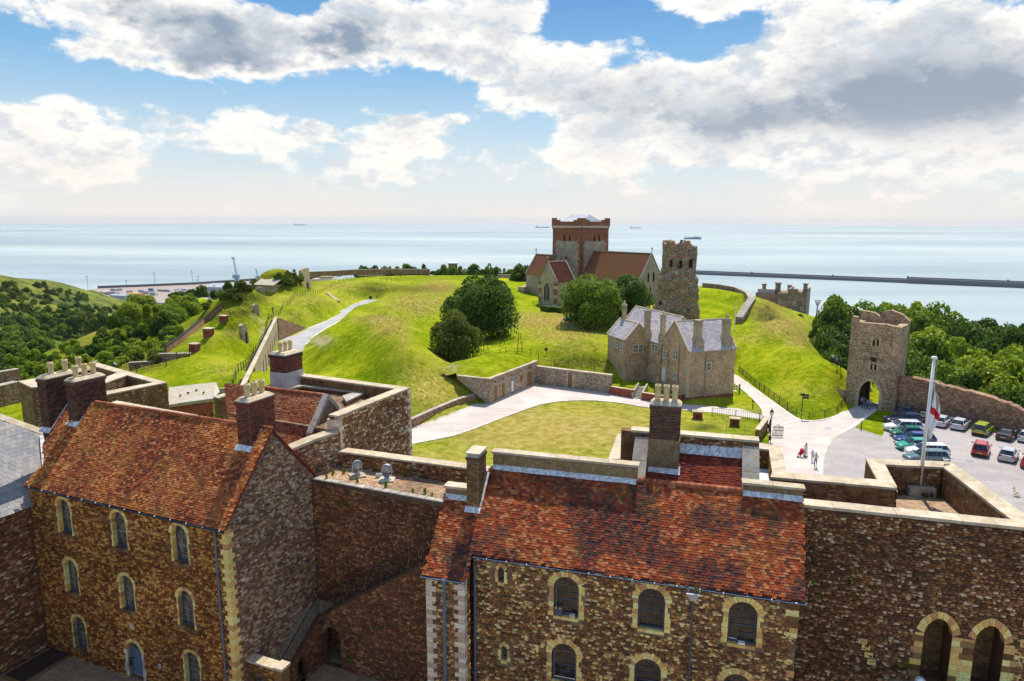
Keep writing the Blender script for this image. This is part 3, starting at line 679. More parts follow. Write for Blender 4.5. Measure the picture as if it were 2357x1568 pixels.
# chimneys
cA = lambda x, y: (x*.25346, 769.2+y*.25346)
ch1, i1 = chimney('chimney', left_b, FRL, .74, cA(462, 865), cA(420, 402), cA(604, 345), M_BRICK_D, M_BMORTD, 3, ylen=3.0)
ch2, i2 = chimney('chimney', left_b, FRL, cA(625, 800), cA(716, 808), cA(695, 428), cA(942, 362), M_BRICK_D, M_BMORTD, 3)
cB = lambda x, y: (512.8+x*.25346, 769.2+y*.25346)
ch3, i3 = chimney('chimney', left_b, FRL, cB(140, 1020), cB(262, 1032), cB(240, 612), cB(452, 535), M_BRICK_R, M_BMORT, 3)
for ii, ch in ((i1, ch1), (i2, ch2), (i3, ch3)):
    a = FRL.pix(*proj_ if False else (0, 0)) if False else None
    p = ii['o']; e = ii['e']; L0 = FRL
    # apron on the slope just in front, and side flashing up the right flank
    def onroof(q): return q + Z3*((FRL.o-q).dot(FRL.n)/FRL.n.z)
    a0 = onroof(Vector(p)-e*.08)+FRL.n*.055; b0 = onroof(Vector(p)+e*(ii['w']+.12))+FRL.n*.055
    strip('lead_apron', a0-up1*.28, b0-up1*.28, up1, .34, .01, M_LEAD, roofL)
    s0 = onroof(Vector(p)+e*(ii['w']+.02))+FRL.n*.05; kk = (zr-s0.z)/up1.z
    strip('lead_flashing', s0-up1*.1, s0+up1*kk, e, .11, .012, M_LEAD, roofL)
print('chim L', i1['w'], i1['L'], i1['zt'], i2['w'], i2['L'], i2['zt'], i3['w'], i3['L'], i3['zt'])

# ================================================================ FAR LEFT SLATE ROOFED BUILDING
slb = thing('slate_roof_building', 'building with grey slate roof and dark stone wall at the left edge', 'building', (-27.5, 36, 0))
cw = FLf.w(sL, 0); nrm = E1
WLf = Fr(cw, -V1)   # wall facing right, running towards the viewer; s measured backwards
WLf = Fr(cw-V1*20, V1)
slab(WLf, [(0, 0), (20, 0), (20, 9.0), (0, 9.0)], .4, 'side_wall', M_MORTD, slb)
rubble(WLf, [(6, 0), (20, 0), (20, 8.95), (6, 8.95)], [], slb, M_ST_W, .26, .13, .05)
zs_ = 9.05; rp = [g(*q, zs_) for q in ((0, 1143), )]
e0 = WLf.w(14, zs_, .2); e1_ = WLf.w(20.0, zs_+.0, .2)
ups = (-E1*.8+Z3*.6).normalized()
FS = Fr(WLf.w(20, zs_, .25)-V1*0, V1, ups)
so_ = [(-12, -.05), (.9, -.05), (FS.pix(100, 1010)[0], FS.pix(100, 1010)[1]), FS.pix(-60, 950)]
so_[2] = FS.pix(101, 1003); so_[3] = FS.pix(-90, 935)
so_.insert(0, (-12, so_[3][1])) if False else None
bm = bmesh.new(); prism(bm, [FS.w(*p) for p in so_], FS.n*-.12); rs = ob('roof', bmend(bm, 'roof'), M_SLATEG, slb)
tiles(FS, so_, rs, M_SLATEG, .36, .3, .012, 'slate')
a = FS.w(*so_[2]); b = FS.w(*so_[3]); strip('stone_ridge', a+Z3*.05, b+Z3*.05, V1+Vector((0, 0, .1)), .5, .15, M_COP, slb)
strip('lead_gutter', FS.w(.9, -.05, .12), FS.w(so_[2][0], so_[2][1], .12), -V1, .3, .02, M_LEAD, slb)
# cellar hatch in the courtyard corner
hb = g(95, 1530, 0); hatch = thing('cellar_hatch', 'dark timber cellar hatch lying in the courtyard corner', 'hatch', hb)
Mh = Matrix([[E1.x, V1.x, 0, hb.x], [E1.y, V1.y, 0, hb.y], [0, 0, 1, 0], [0, 0, 0, 1]])
M_DKWOOD = simple('dark_timber', (.05, .03, .02), .8)
boxm('kerb', -.9, .9, -1.6, 1.6, 0, .1, M_PLINTH, hatch, Mh)
for k in range(7): boxm('plank', -.75+k*.215, -.75+k*.215+.2, -1.45, 1.45, .1, .15, M_DKWOOD, hatch, Mh)

# ================================================================ INNER WALL WITH STAIR (centre)
W1f = Fr(Vector((*g(720.6, 1105, 10.4)[:2], 0)), E1)
bw = thing('bailey_wall', 'high dark rubble wall between the two barracks, with brick paved walk on top', 'wall', W1f.w(3, 0))
slab(W1f, [(-.6, 0), (8.6, 0), (8.6, 10.4), (-.6, 10.4)], .5, 'wall_face', M_MORTD, bw)
rubble(W1f, [(-.1, 0), (8.6, 0), (8.6, 10.3), (-.1, 10.3)], [], bw, M_ST_D, .26, .135, .065)
cC = lambda x, y: (512.8+x*.25346, 769.2+y*.25346)
# walk surface
pf = [W1f.w(-.6, 10.4), W1f.w(8.9, 10.4), W1f.w(8.9, 10.4)+V1*2.9, W1f.w(-.6, 10.4)+V1*2.9]
bm = bmesh.new(); prism(bm, pf, (0, 0, -.4)); ob('walk', bmend(bm, 'walk'), M_PLAT, bw)
Fw = Fr(W1f.w(0, 10.42), E1, V1)
rubble(Fw, [(-.5, .45), (8.8, .45), (8.8, 2.6), (-.5, 2.6)], [], bw, stone_mat('worn_paving_brick', [(.42, .25, .15), (.50, .33, .20), (.34, .18, .10), (.46, .36, .22)], moss=.6), .25, .12, .02, 'paving_brick', 'brick', 200, bond=True)
rubble(Fw, [(-.5, .02), (8.8, .02), (8.8, .44), (-.5, .44)], [], bw, M_COPG, .55, .4, .05, 'edge_stone', 'block', 60, bond=True)
# rear parapet of the walk
pb = Fr(Vector((*g(785.3, 1076, 10.4)[:2], 0)), Vector(g(1073, 1116.5, 10.4))-Vector(g(785.3, 1076, 10.4)))
par = thing('parapet_wall', 'low rubble parapet with pale coping behind the two floodlights', 'wall', pb.w(2, 10.4))
slab(pb, [(-.6, 8), (9.6, 8), (9.6, 11.32), (-.6, 11.32)], .6, 'wall_core', M_MORT, par)
rubble(pb, [(-.6, 10.4), (9.6, 10.4), (9.6, 11.3), (-.6, 11.3)], [], par, M_ST_L if False else M_ST_W, .22, .11, .045, nind=250)
coping('coping_stone', [(pb.w(-.6, 11.42, .06), pb.w(-.6, 11.42, -.68)), (pb.w(9.6, 11.42, .06), pb.w(9.6, 11.42, -.68))], .1, M_COP, par, 1.2)
M_STEP = simple('worn_dark_step', (.36, .27, .17), .9)
# stair: outer wall
SWf = Fr(Vector((*g(789.6, 1540.8, 0)[:2], 0)), E1)
st = thing('courtyard_stair', 'stone stair with black iron railing climbing beside the dark courtyard wall', 'stair', SWf.w(0, 0))
sA, sB = -1.28, 8.2; z0, zs2 = 3.05, .672
topz = lambda s: z0+(s-sA)*zs2
ah = off(arch_pts(1.12, 2.45, 'round'), -.62, .012)
slab(SWf, [(sA, 0), (sB, 0), (sB, topz(sB)), (sA, topz(sA))], .3, 'outer_wall', M_MORTD, st, [ah])
rubble(SWf, [(sA, 0), (sB, 0), (sB, topz(sB)-.05), (sA, topz(sA)-.05)], [off(arch_pts(1.5, 2.7, 'round'), -.62, 0)], st, M_ST_D, .27, .13, .05)
for k in range(11):
    a0, a1 = math.pi*k/11+.02, math.pi*(k+1)/11-.02; q = [SWf.w(-.62+r*math.cos(a), 1.89+r*math.sin(a), .03) for a, r in ((a0, .56), (a0, .8), (a1, .8), (a1, .56))]
    bm = bmesh.new(); prism(bm, q, SWf.n*-.3); ob('voussoir', bmend(bm, 'voussoir'), M_PLINTH, st)
for k in range(7): boxm('jamb_stone', .56, .56+(.34 if k % 2 else .24), -.03, .25, k*.27+.005, k*.27+.265, M_PLINTH, st, SWf.M(-.62, 0))
wd = (W1f.w(0, 0)-SWf.w(0, 0)).dot(V1)
n = int((sB-sA)/.27)
for k in range(n):
    s = sA+k*.27; z = topz(s)-.12
    bm = bmesh.new(); Mx = SWf.M(s, 0); box(bm, 0, .30, .02, wd-.02, z-.35, z+.0); ob('step', bmend(bm, 'step'), M_STEP, st, Mx)
# lower flight along the gable
LF = Fr(GA.w(0, 0), V1)      # s along V1, frame on the gable plane, n = outward right
LFo = Fr(LF.w(0, 0, 1.28), V1)
tA, tB = 1.7, 5.15; zz = lambda t: 3.0-(5.15-t)*.62
ah2 = off(arch_pts(.62, 1.55, 'point'), 3.3, 0)
slab(LFo, [(tA, 0), (tB, 0), (tB, zz(tB)+.1), (tA, zz(tA)+.1)], .25, 'lower_wall', M_MORTD, st, [ah2])
rubble(LFo, [(tA, 0), (tB, 0), (tB, zz(tB)+.05), (tA, zz(tA)+.05)], [off(arch_pts(.9, 1.8, 'point'), 3.3, 0)], st, M_ST_D, .25, .12, .04, nind=150)
for k in range(12):
    t = tB-(k+1)*.29; z = zz(t)+.05; Mx = Matrix([[V1.x, E1.x, 0, LF.o.x], [V1.y, E1.y, 0, LF.o.y], [0, 0, 1, 0], [0, 0, 0, 1]])
    boxm('step', t, t+.31, .0, 1.03, z-.4, z, M_STEP, st, Mx)
boxm('landing', tB, tB+1.7, 0, 1.28, 2.6, 3.05, M_STEP, st, Mx)
# railing
bm = bmesh.new(); H = 1.22
r0 = [SWf.w(s, topz(s)+H, -.1) for s in (sA, sB)]; tube(bm, r0, .028, 6)
l0 = [LFo.w(t, zz(t)+.1+H, -.1) for t in (tA, tB-.05)]; tube(bm, [l0[0], l0[1], r0[0]], .028, 6)
rail = ob('handrail', bmend(bm, 'handrail'), M_IRON, st)
k = 0; s = sA+.05
while s < sB:
    bm = bmesh.new(); tube(bm, [SWf.w(s, topz(s)-.05, -.1), SWf.w(s, topz(s)+H, -.1)], .018, 5); ob('baluster', bmend(bm, 'baluster'), M_IRON, st); s += .158
t = tA+.05
while t < tB-.05:
    bm = bmesh.new(); tube(bm, [LFo.w(t, zz(t)+.02, -.1), LFo.w(t, zz(t)+.1+H, -.1)], .014, 5); ob('baluster', bmend(bm, 'baluster'), M_IRON, st); t += .15
# small gateway at the foot of the stair
gwf = Fr(GA.w(.75, 0), E1); gz = gwf.pix(600, 1528)[1]; ge = gwf.pix(645, 1535)[0]
gw = thing('gateway_wall', 'small cream coped gateway with arched grey railing at the foot of the stair', 'wall', gwf.w(.8, 0))
gh = off(arch_pts(.9, gz-.75, 'seg'), .62, 0)
slab(gwf, [(0, 0), (ge-.02, 0), (ge-.02, gz-.08), (0, gz-.08)], .4, 'wall_core', M_MORT, gw, [gh])
rubble(gwf, [(0, 0), (ge-.3, 0), (ge-.3, gz-.1), (0, gz-.1)], [gh], gw, M_ST_L, .22, .12, .04, nind=120, infl=.12)
for k in range(7):
    a0, a1 = math.pi*(k+.3)/7.6, math.pi*(k+1.2)/7.6; q = [gwf.w(.62+r*math.cos(a)*.95, gz-.75-.2+.24*math.sin(a)*r/.45, .03) for a, r in ((a0, .47), (a0, .72), (a1, .72), (a1, .47))]
    bm = bmesh.new(); prism(bm, q, gwf.n*-.2); ob('voussoir', bmend(bm, 'voussoir'), M_PLINTH, gw)
boxm('pier', ge-.32, ge+.12, -.06, .5, 0, gz-.02, M_PLINTH, gw, gwf.M(0, 0))
boxm('coping_stone', -.0, (ge-.35)/2, -.08, .52, gz-.08, gz+.03, M_COP, gw, gwf.M(0, 0)); boxm('coping_stone', (ge-.35)/2+.01, ge-.35, -.08, .52, gz-.08, gz+.03, M_COP, gw, gwf.M(0, 0))
boxm('pier_cap', ge-.38, ge+.18, -.12, .56, gz-.02, gz+.12, M_COP, gw, gwf.M(0, 0))
for k in range(8):
    bm = bmesh.new(); tube(bm, [gwf.w(.22+k*.115, 0, -.2), gwf.w(.22+k*.115, gz-.95, -.2)], .015, 5); ob('railing_bar', bmend(bm, 'railing_bar'), M_PIPE, gw)

# ================================================================ RIGHT BARRACK BUILDING
oR = g(1090, 1275, 9.2); FRf = Fr(Vector((oR.x, oR.y, 0)), E2); zR = 9.2
right_b = thing('barrack_building', 'wide rubble stone barrack with patched dark red tile roof', 'building', FRf.w(7, 0))
sE = 14.55
rw = [(4.55, 6.66, 1.2, 2.06, 'round'), (8.45, 6.70, 1.2, 2.05, 'round'), (12.35, 6.70, 1.2, 2.05, 'round'),
      (4.50, 3.24, 1.2, 2.05, 'round'), (8.40, 3.2, 1.2, 2.05, 'round'), (12.3, 3.22, 1.2, 2.05, 'round'), (1.38, 7.92, .32, .83, 'point'), (1.54, 3.82, .36, .88, 'point')]
holes = [hole_for(FRf, *r) for r in rw]
slab(FRf, [(0, 0), (sE, 0), (sE, zR-.05), (0, zR-.05)], .5, 'front_wall', M_MORTC, right_b, holes)
rubble(FRf, [(0, 1.2), (sE-.05, 1.2), (sE-.05, zR-.12), (0, zR-.12)], holes, right_b, M_ST_R, .22, .12, .07, infl=.25)
wp = None; wq = None
for r in rw[:6]:
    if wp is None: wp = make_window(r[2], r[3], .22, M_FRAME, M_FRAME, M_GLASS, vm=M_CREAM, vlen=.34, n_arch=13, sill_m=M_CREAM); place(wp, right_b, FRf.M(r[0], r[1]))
    else: copy_tree(wp, right_b, FRf.M(r[0], r[1])).matrix_parent_inverse = wm(right_b).inverted()
for r in rw[6:]:
    if wq is None: wq = make_window(r[2], r[3], .18, M_FRAME, M_FRAME, M_GLASS, frame=.05, nv=2, pointed=True, vm=M_CREAM, vlen=.2, n_arch=7); place(wq, right_b, FRf.M(r[0], r[1]))
    else: copy_tree(wq, right_b, FRf.M(r[0], r[1])).matrix_parent_inverse = wm(right_b).inverted()
# right end quoins
z = 1.2; k = 0
while z < zR-.2:
    hh = random.uniform(.22, .32)
    if random.random() < .65: boxm('quoin', sE-(.5 if k % 2 else .3), sE+.02, -.06, .3, z+.006, min(z+hh, zR-.2)-.006, M_CREAM if random.random() < .7 else M_PLINTH, right_b, FRf.M(0, 0))
    z += hh; k += 1
boxm('side_wall', sE-.3, sE, .5, 3.2, 0, zR, M_MORTC, right_b, FRf.M(0, 0))
# projecting left block
laR = math.atan(1.0); upR = (V2*math.cos(laR)+Z3*math.sin(laR)).normalized()
FRr = Fr(FRf.w(0, zR+.03, 0), E2, upR)
pj0, pj1 = -2.12, -.2; dpj = 1.30*math.cos(laR); zpj = zR-dpj-.02
FPf = Fr(FRf.w(0, 0, dpj-.1), E2)
slab(FPf, [(pj0, 0), (pj1, 0), (pj1, zpj), (pj0, zpj)], .4, 'projecting_wall', M_MORTC, right_b)
rubble(FPf, [(pj0+.3, 1.0), (pj1-.3, 1.0), (pj1-.3, zpj-.05), (pj0+.3, zpj-.05)], [], right_b, M_ST_R, .22, .15, .035, nind=200)
FPs = Fr(FPf.w(pj1, 0), V2); FPw = Fr(FPf.w(pj0, 0)+V2*7, -V2)
slab(FPs, [(0, 0), (dpj-.1, 0), (dpj-.1, zR), (0, zpj)], .3, 'projecting_side', M_MORTC, right_b)
rubble(FPs, [(.1, 1.0), (dpj-.12, 1.0), (dpj-.12, zR-.1), (.1, zpj)], [], right_b, M_ST_R, .2, .13, .035, nind=60)
slab(FPw, [(2, 0), (7, 0), (7, zpj-.1), (2, zpj+2.2)], .3, 'west_wall', M_MORTC, right_b)
z = 0; k = 0; rg = random.Random(11)
while z < zpj-.05:
    hh = min(rg.uniform(.22, .3), zpj-z); a = .50 if k % 2 else .3
    if z > .8:
        boxm('quoin', pj0-.02, pj0+a, -.045, .3, z+.006, z+hh-.006, M_PALE, right_b, FPf.M(0, 0))
        boxm('quoin', pj1-(.8-a), pj1+.035, -.045, .3, z+.006, z+hh-.006, M_PALE, right_b, FPf.M(0, 0))
    z += hh; k += 1
# roof slope
tT = 4.56
o1 = [(pj0-.1, -1.33), (pj1+.08, -1.33), (pj1+.1, -.06), (14.75, -.06), (14.82, tT), (-.15, tT), (-.15, 2.7), (pj0-.05, 2.73)]
bm = bmesh.new(); prism(bm, [FRr.w(a, b) for a, b in o1], FRr.n*-.12); roofR = ob('roof', bmend(bm, 'roof'), M_TILE_B, right_b)
tiles(FRr, o1, roofR, M_TILE_R, .19, .122)
# verge on the right, gutters
bm = bmesh.new(); tube(bm, [FRr.w(pj1+.2, -.12, -.03)+Z3*-.05, FRr.w(14.85, -.12, -.03)+Z3*-.05], .075, 8); gt = ob('gutter', bmend(bm, 'gutter'), M_GUT, right_b)
bm = bmesh.new(); tube(bm, [FRr.w(pj0-.22, -1.4, -.03)+Z3*-.04, FRr.w(pj1+.1, -1.4, -.03)+Z3*-.04], .07, 8); ob('gutter', bmend(bm, 'gutter'), M_GUT, right_b)
bm = bmesh.new(); tube(bm, [FRr.w(pj0-.22, -1.43, .04)+Z3*-.04, FRr.w(pj1+.1, -1.43, .04)+Z3*-.04], .02, 5); ob('gutter_lip', bmend(bm, 'gutter'), M_STEEL, right_b)
bm = bmesh.new(); tube(bm, [FRr.w(pj1+.2, -.16, .03)+Z3*-.05, FRr.w(14.85, -.16, .03)+Z3*-.05], .016, 5); ob('gutter_lip', bmend(bm, 'gutter'), M_STEEL, right_b)
for k in range(15): boxm('bracket', -.02, .02, -.03, .03, -.02, .03, M_WHITE, gt, Matrix.Translation(FRr.w(.7+k*.98, -.16, .05)-Z3*.04))
def pipe(fr, s, zt, zb, m, r=.055, sq=False, brk=(), d=.12):
    bm = bmesh.new()
    if sq: box(bm, -.07, .07, -.07, .07, zb, zt, Matrix.Translation(fr.w(s, 0, d))); box(bm, -.1, .1, -.1, .1, zt-.15, zt+.12, Matrix.Translation(fr.w(s, 0, d)))
    else: tube(bm, [fr.w(s, zt, d), fr.w(s, zb, d)], r, 8)
    for z in brk: box(bm, -.09, .09, -.08, .08, z, z+.06, Matrix.Translation(fr.w(s, 0, d)))
    return ob('downpipe', bmend(bm, 'downpipe'), m, right_b)
pipe(FPf, FPf.pix(1024, 1340)[0], zpj-.12, 0, M_PIPE, sq=True, brk=(6.4, 4.6, 2.8))
pipe(FRf, .1, zR-.5, 0, M_PIPE, .05, brk=(7.2, 5, 3))
sp_ = FRf.pix(1594, 1395)[0]
pipe(FRf, sp_, zR-.6, 0, M_PIPEB, .06, brk=(8.3, 6.6, 6.5, 5.2, 5.1))
bm = bmesh.new(); hexa(bm, [(-.12, -.1, -.25), (.12, -.1, -.25), (.12, .1, -.25), (-.12, .1, -.25)], [(-.3, -.16, .1), (.3, -.16, .1), (.3, .14, .1), (-.3, .14, .1)])
ob('hopper', bmend(bm, 'hopper'), M_STEEL, right_b, FRf.M(sp_, zR-.38, .16))
# bird box like lamp unit and stone lump on the sill, white box on the other sill
lu = thing('twin_lamp_unit', 'small grey box with two round lamps standing on a window sill', 'lamp', FRf.w(4.2, 6.67, -.02))
Ml = FRf.M(4.17, 6.68, -.02); boxm('box', -.2, .2, -.02, .2, 0, .32, M_FRAME, lu, Ml); boxm('lid', -.2, .2, .02, .2, .32, .36, M_COP, lu, Ml)
for x in (-.11, .1):
    bm = bmesh.new(); lathe(bm, [(.06, 0), (.07, .05), (.055, .06)], 10); ob('lamp', bmend(bm, 'lamp'), M_IRON, lu, Ml @ Matrix.Translation((x, .0, .38)) @ Matrix.Rotation(1.2, 4, 'X'))
    bm = bmesh.new(); lathe(bm, [(.045, .061), (.02, .066)], 10); ob('lens', bmend(bm, 'lens'), M_CREAM, lu, Ml @ Matrix.Translation((x, .0, .38)) @ Matrix.Rotation(1.2, 4, 'X'))
bm = bmesh.new(); bmesh.ops.create_icosphere(bm, subdivisions=2, radius=.17)
for v in bm.verts: v.co *= 1+.35*noise.noise(v.co*9); v.co.z *= .55
tag(ob('stone_lump', bmend(bm, 'stone_lump'), M_PALE, None, Matrix.Translation(FRf.w(4.85, 6.76, -.06))), 'pale broken lump of stone lying on a window sill', 'stone')
wb_ = FRf.M(12.37, 6.71, -.0); wbx = boxm('white_box', -.14, .14, -.02, .2, .0, .09, M_WHITE, None, wb_, .01); tag(wbx, 'small white box on the sill of the right-hand window', 'box')

# ---- parapets on the ridge
def parapet(parent, fr, s0, s1, zb, zt, th, m, flash=True, over=.08):
    slab(fr, [(s0, zb-1.2), (s1, zb-1.2), (s1, zt-.1), (s0, zt-.1)], th, 'ridge_parapet', m, parent)
    coping('coping_stone', [(fr.w(s0-over, zt, over), fr.w(s0-over, zt, -th-over)), (fr.w(s1+over, zt, over), fr.w(s1+over, zt, -th-over))], .11, M_COP, parent, 1.5)
PP = Fr(FRf.w(0, 0)-FRf.n*(tT*math.cos(laR)), E2)
a0 = PP.pix(1135, 1064); a1 = PP.pix(1134, 1038); b0 = PP.pix(1466, 1101); b1 = PP.pix(1466, 1073); c0 = PP.pix(1710, 1135); c1 = PP.pix(1709, 1109); d0 = PP.pix(1847.5, 1148)
zb_ = zR+.03+tT*math.sin(laR); print('parapet', zb_, a0, a1, b0, b1, c0, c1, d0)
parapet(right_b, PP, a0[0], b0[0], zb_, a1[1], .42, M_RENDER)
parapet(right_b, PP, c0[0], d0[0], zb_, c1[1], .42, M_RENDER)
for s0, s1 in ((a0[0], b0[0]), (c0[0], d0[0])):
    k = s0
    while k < s1-.1:
        e = min(k+1.4, s1); strip('lead_flashing', FRr.w(k, tT-.2+random.uniform(-.02, .02), .07), FRr.w(e-.01, tT-.2+random.uniform(-.02, .02), .07), upR, .3, .012, M_LEAD, roofR); k = e
n = 16
for k in range(n):
    a = PP.w(b0[0]+.06+(c0[0]-b0[0]-.1)*k/n, zb_+.05, -.06); b = PP.w(b0[0]+.06+(c0[0]-b0[0]-.1)*(k+.97)/n, zb_+.05, -.06)
    bm = bmesh.new(); tube(bm, [a, b], [.14, .15], 10); ob('ridge_tile', bmend(bm, 'ridge_tile', True), M_RIDGE, roofR)
# lower left ledge left of chimney
LP = Fr(FRf.w(0, 0)-FRf.n*(2.75*math.cos(laR)), E2); q0 = LP.pix(1027.5, 1139); q1 = LP.pix(1028, 1125)
slab(LP, [(pj0-.05, q0[1]-1), (-.8, q0[1]-1), (-.8, q0[1]+.38), (pj0-.05, q0[1]+.38)], .5, 'ledge_wall', M_RENDER, right_b)
coping('coping_stone', [(LP.w(pj0-.12, q0[1]+.5, .07), LP.w(pj0-.12, q0[1]+.5, -.57)), (LP.w(-.7, q0[1]+.5, .07), LP.w(-.7, q0[1]+.5, -.57))], .13, M_COP, right_b, 1.3)
strip('lead_flashing', FRr.w(pj0, 2.5, .06), FRr.w(-.8, 2.5, .06), upR, .3, .012, M_LEAD, roofR)
cD = lambda x, y: (961.5+x*.25346, 897.4+y*.25346)
ch5, i5 = chimney('chimney', right_b, FRr, cD(447, 1078), cD(556, 1085), cD(548, 604), cD(634, 538), M_BRICK_Y, M_BMORT, 0, cap=.22)
print('ch5', i5['w'], i5['L'], i5['zt'])
p = i5['o']
def onr(q): return q + Z3*((FRr.o-q).dot(FRr.n)/FRr.n.z)
strip('lead_apron', onr(Vector(p)-E2*.08)+FRr.n*.07-upR*.25, onr(Vector(p)+E2*(i5['w']+.1))+FRr.n*.07-upR*.25, upR, .32, .012, M_LEAD, roofR)
s0 = onr(Vector(p)+E2*(i5['w']+.02))+FRr.n*.06; strip('lead_flashing', s0, s0+upR*2.0, E2, .1, .012, M_LEAD, roofR)
boxm('stone_slab', -.06, i5['w']+.06, -.02, i5['L']+.02, i5['zt']+.06, i5['zt']+.13, M_COP, ch5, i5['M'])

# ---- rear roof well behind the ridge
cH = lambda x, y: (1410.3+x*.19038, 961.5+y*.19038)
rear = thing('rear_range', 'lower dark red tiled roof in the well behind the ridge, with broad stone gable copings', 'building', PP.w(9, 9, -4))
laB = math.atan(.95); upB = (V2*math.cos(laB)+Z3*math.sin(laB)).normalized()
FB = Fr(PP.w(0, zb_-.9, -.9), E2, upB)
q = [FB.pix(*cH(*a)) for a in ((405, 725), (1545, 860), (1555, 465), (810, 430), (435, 400))]
sb0, sb1 = q[0][0]-.3, q[1][0]+.1; tb = (q[2][1]+q[3][1])/2; print('rear roof', q, FB.w(0, tb))
bm = bmesh.new(); prism(bm, [FB.w(sb0, -.5), FB.w(sb1, -.5), FB.w(sb1, tb+.6), FB.w(sb0, tb+.6)], FB.n*-.1); rr = ob('roof', bmend(bm, 'roof'), M_TILE_B, rear)
tiles(FB, [(sb0, -.4), (sb1, -.4), (sb1, tb), (sb0, tb)], rr, M_TILE_B, .19, .122)
k = sb0
while k < sb1-.2:
    e = min(k+1.1, sb1); strip('lead_sheet', FB.w(k, tb-.1, .06), FB.w(e-.012, tb-.1, .06), upB, .62, .02, M_LEAD, rr); k = e
BW = Fr(Vector((*FB.w(0, tb+.42)[:2], 0)), E2); zbw = BW.pix(1655, 1006)[1]; zb2 = BW.pix(*cH(815, 240))[1]
print('back wall z', zbw, zb2)
slab(BW, [(sb0-1.2, 0), (sb1+.75, 0), (sb1+.75, zbw-.08), (sb0-1.2, zbw-.08)], .55, 'back_wall', M_MORT, rear)
rubble(BW, [(sb0, FB.w(0, tb+.5).z), (sb1, FB.w(0, tb+.5).z), (sb1, zbw-.12), (sb0, zbw-.12)], [], rear, M_ST_W, .26, .13, .045, nind=120)
coping('coping_stone', [(BW.w(sb0-.7, zbw, .07), BW.w(sb0-.7, zbw, -.62)), (BW.w(sb1+.75, zbw, .07), BW.w(sb1+.75, zbw, -.62))], .12, M_COP, rear, 1.3)
# sloping gable copings each side
def gcop(pts, m=M_COPG):
    for a, b in zip(pts, pts[1:]):
        n = max(1, int((b[0]-a[0]).length/1.0))
        for k in range(n):
            q = [a[0].lerp(b[0], k/n+.004), a[0].lerp(b[0], (k+1)/n-.004), a[1].lerp(b[1], (k+1)/n-.004), a[1].lerp(b[1], k/n+.004)]
            bm = bmesh.new(); prism(bm, q, (0, 0, -1.6)); ob('gable_coping', bmend(bm, 'gable_coping'), m, rear)
def onB(s, t, d=.35): return FB.w(s, t, d)
sl = FB.pix(*cH(400, 720))[0]; sr = FB.pix(*cH(1557, 860))[0]
gcop([(onB(sl-.72, tb+.5), onB(sl, tb+.5)), (onB(sl-.78, .2), onB(sl-.02, .2))])
gcop([(onB(sr, tb+.5), onB(sr+.8, tb+.5)), (onB(sr+.0, .1), onB(sr+.8, .1))])
# chimney 6 (three pots) with tall rendered base
cG = lambda x, y: (1410.3+x*.25346, 833.3+y*.25346)
ch6, i6 = chimney('chimney', rear, FB, cG(322, 945), cG(590, 985), cG(622, 392), cG(632, 372), M_BRICK_R if False else M_BRICK_D, M_BMORT, 3, ylen=.85, base_render=0, rm=M_RENDER, potr=.16, poth=.82)
print('ch6', i6['w'], i6['L'], i6['zt'], FB.pw(*cG(590, 985)))
fz = Fr(i6['o'], i6['e']); zc = fz.pix(*cG(470, 705))[1]
boxm('rendered_base', -.04, i6['w']+.04, -.04, i6['L']+.04, FB.pw(*cG(322, 945)).z-.5, zc, M_RENDER, ch6, i6['M'])
strip('lead_apron', FB.pw(*cG(318, 1000))+FB.n*.06, FB.pw(*cG(608, 1035))+FB.n*.06, upB, .5, .015, M_LEAD, rr)
# wells left and right
zc2 = zbw-.45
def wellwall(pts, name, lab, cat='wall', m=M_COP, face=M_MORT, h=2.2, L=1.2, g_=None, stone=None):
    t = thing(name, lab, cat, pts[0][0])
    coping('coping_stone', pts, .12, m, t, L)
    bm = bmesh.new()
    for (a0, b0), (a1, b1) in zip(pts, pts[1:]):
        a0, b0, a1, b1 = [Vector(p)-Z3*.12 for p in (a0, b0, a1, b1)]; c = (a0+b0+a1+b1)/4
        q = [p+(c-p).normalized()*.05 for p in (a0, a1, b1, b0)]; prism(bm, q, (0, 0, -h))
    ob('wall_core', bmend(bm, 'wall_core'), face, t)
    if stone:
        for (a0, b0), (a1, b1) in zip(pts, pts[1:]):
            for A, B in ((a0, a1), (b1, b0)):
                f = Fr(Vector(A)-Z3*(h+.12), Vector(B)-Vector(A)); Lw = (Vector(B)-Vector(A)).length
                if f.n.dot(Vector(CAM)-f.o) < 0: f = Fr(Vector(B)-Z3*(h+.12), Vector(A)-Vector(B))
                if f.n.dot(Vector(CAM)-f.o) < 0: continue
                rubble(f, [(0, 0), (Lw, 0), (Lw, h-.02), (0, h-.02)], [], t, stone, .25, .13, .04, d0=-.04, nind=150)
    return t
z_ = 12.0
wl = [(g(*cH(60, 190), z_), g(*cH(205, 240), z_)), (g(1400, 1056, z_), g(*cH(118, 500), z_))]
wellwall(wl, 'parapet_wall', 'short lichened parapet left of the narrow lead gutter well behind the ridge', stone=M_ST_W)
wellwall([(g(*cH(70, 190), z_-.02), g(*cH(205, 245), z_-.02)), (g(*cH(290, 205), z_-.02), g(*cH(290, 250), z_-.02))], 'parapet_wall', 'tiny parapet return beside the left gutter well, above the lawn')
bm = bmesh.new(); prism(bm, [g(*cH(120, 240), z_-1.3), g(*cH(300, 240), z_-1.3), g(*cH(300, 700), z_-1.3), g(*cH(60, 700), z_-1.3)], (0, 0, -.1)); tag(ob('lead_gutter', bmend(bm, 'lead_gutter'), M_LEAD), 'lead lined gutter sunk in the narrow well left of the brown chimney', 'gutter')
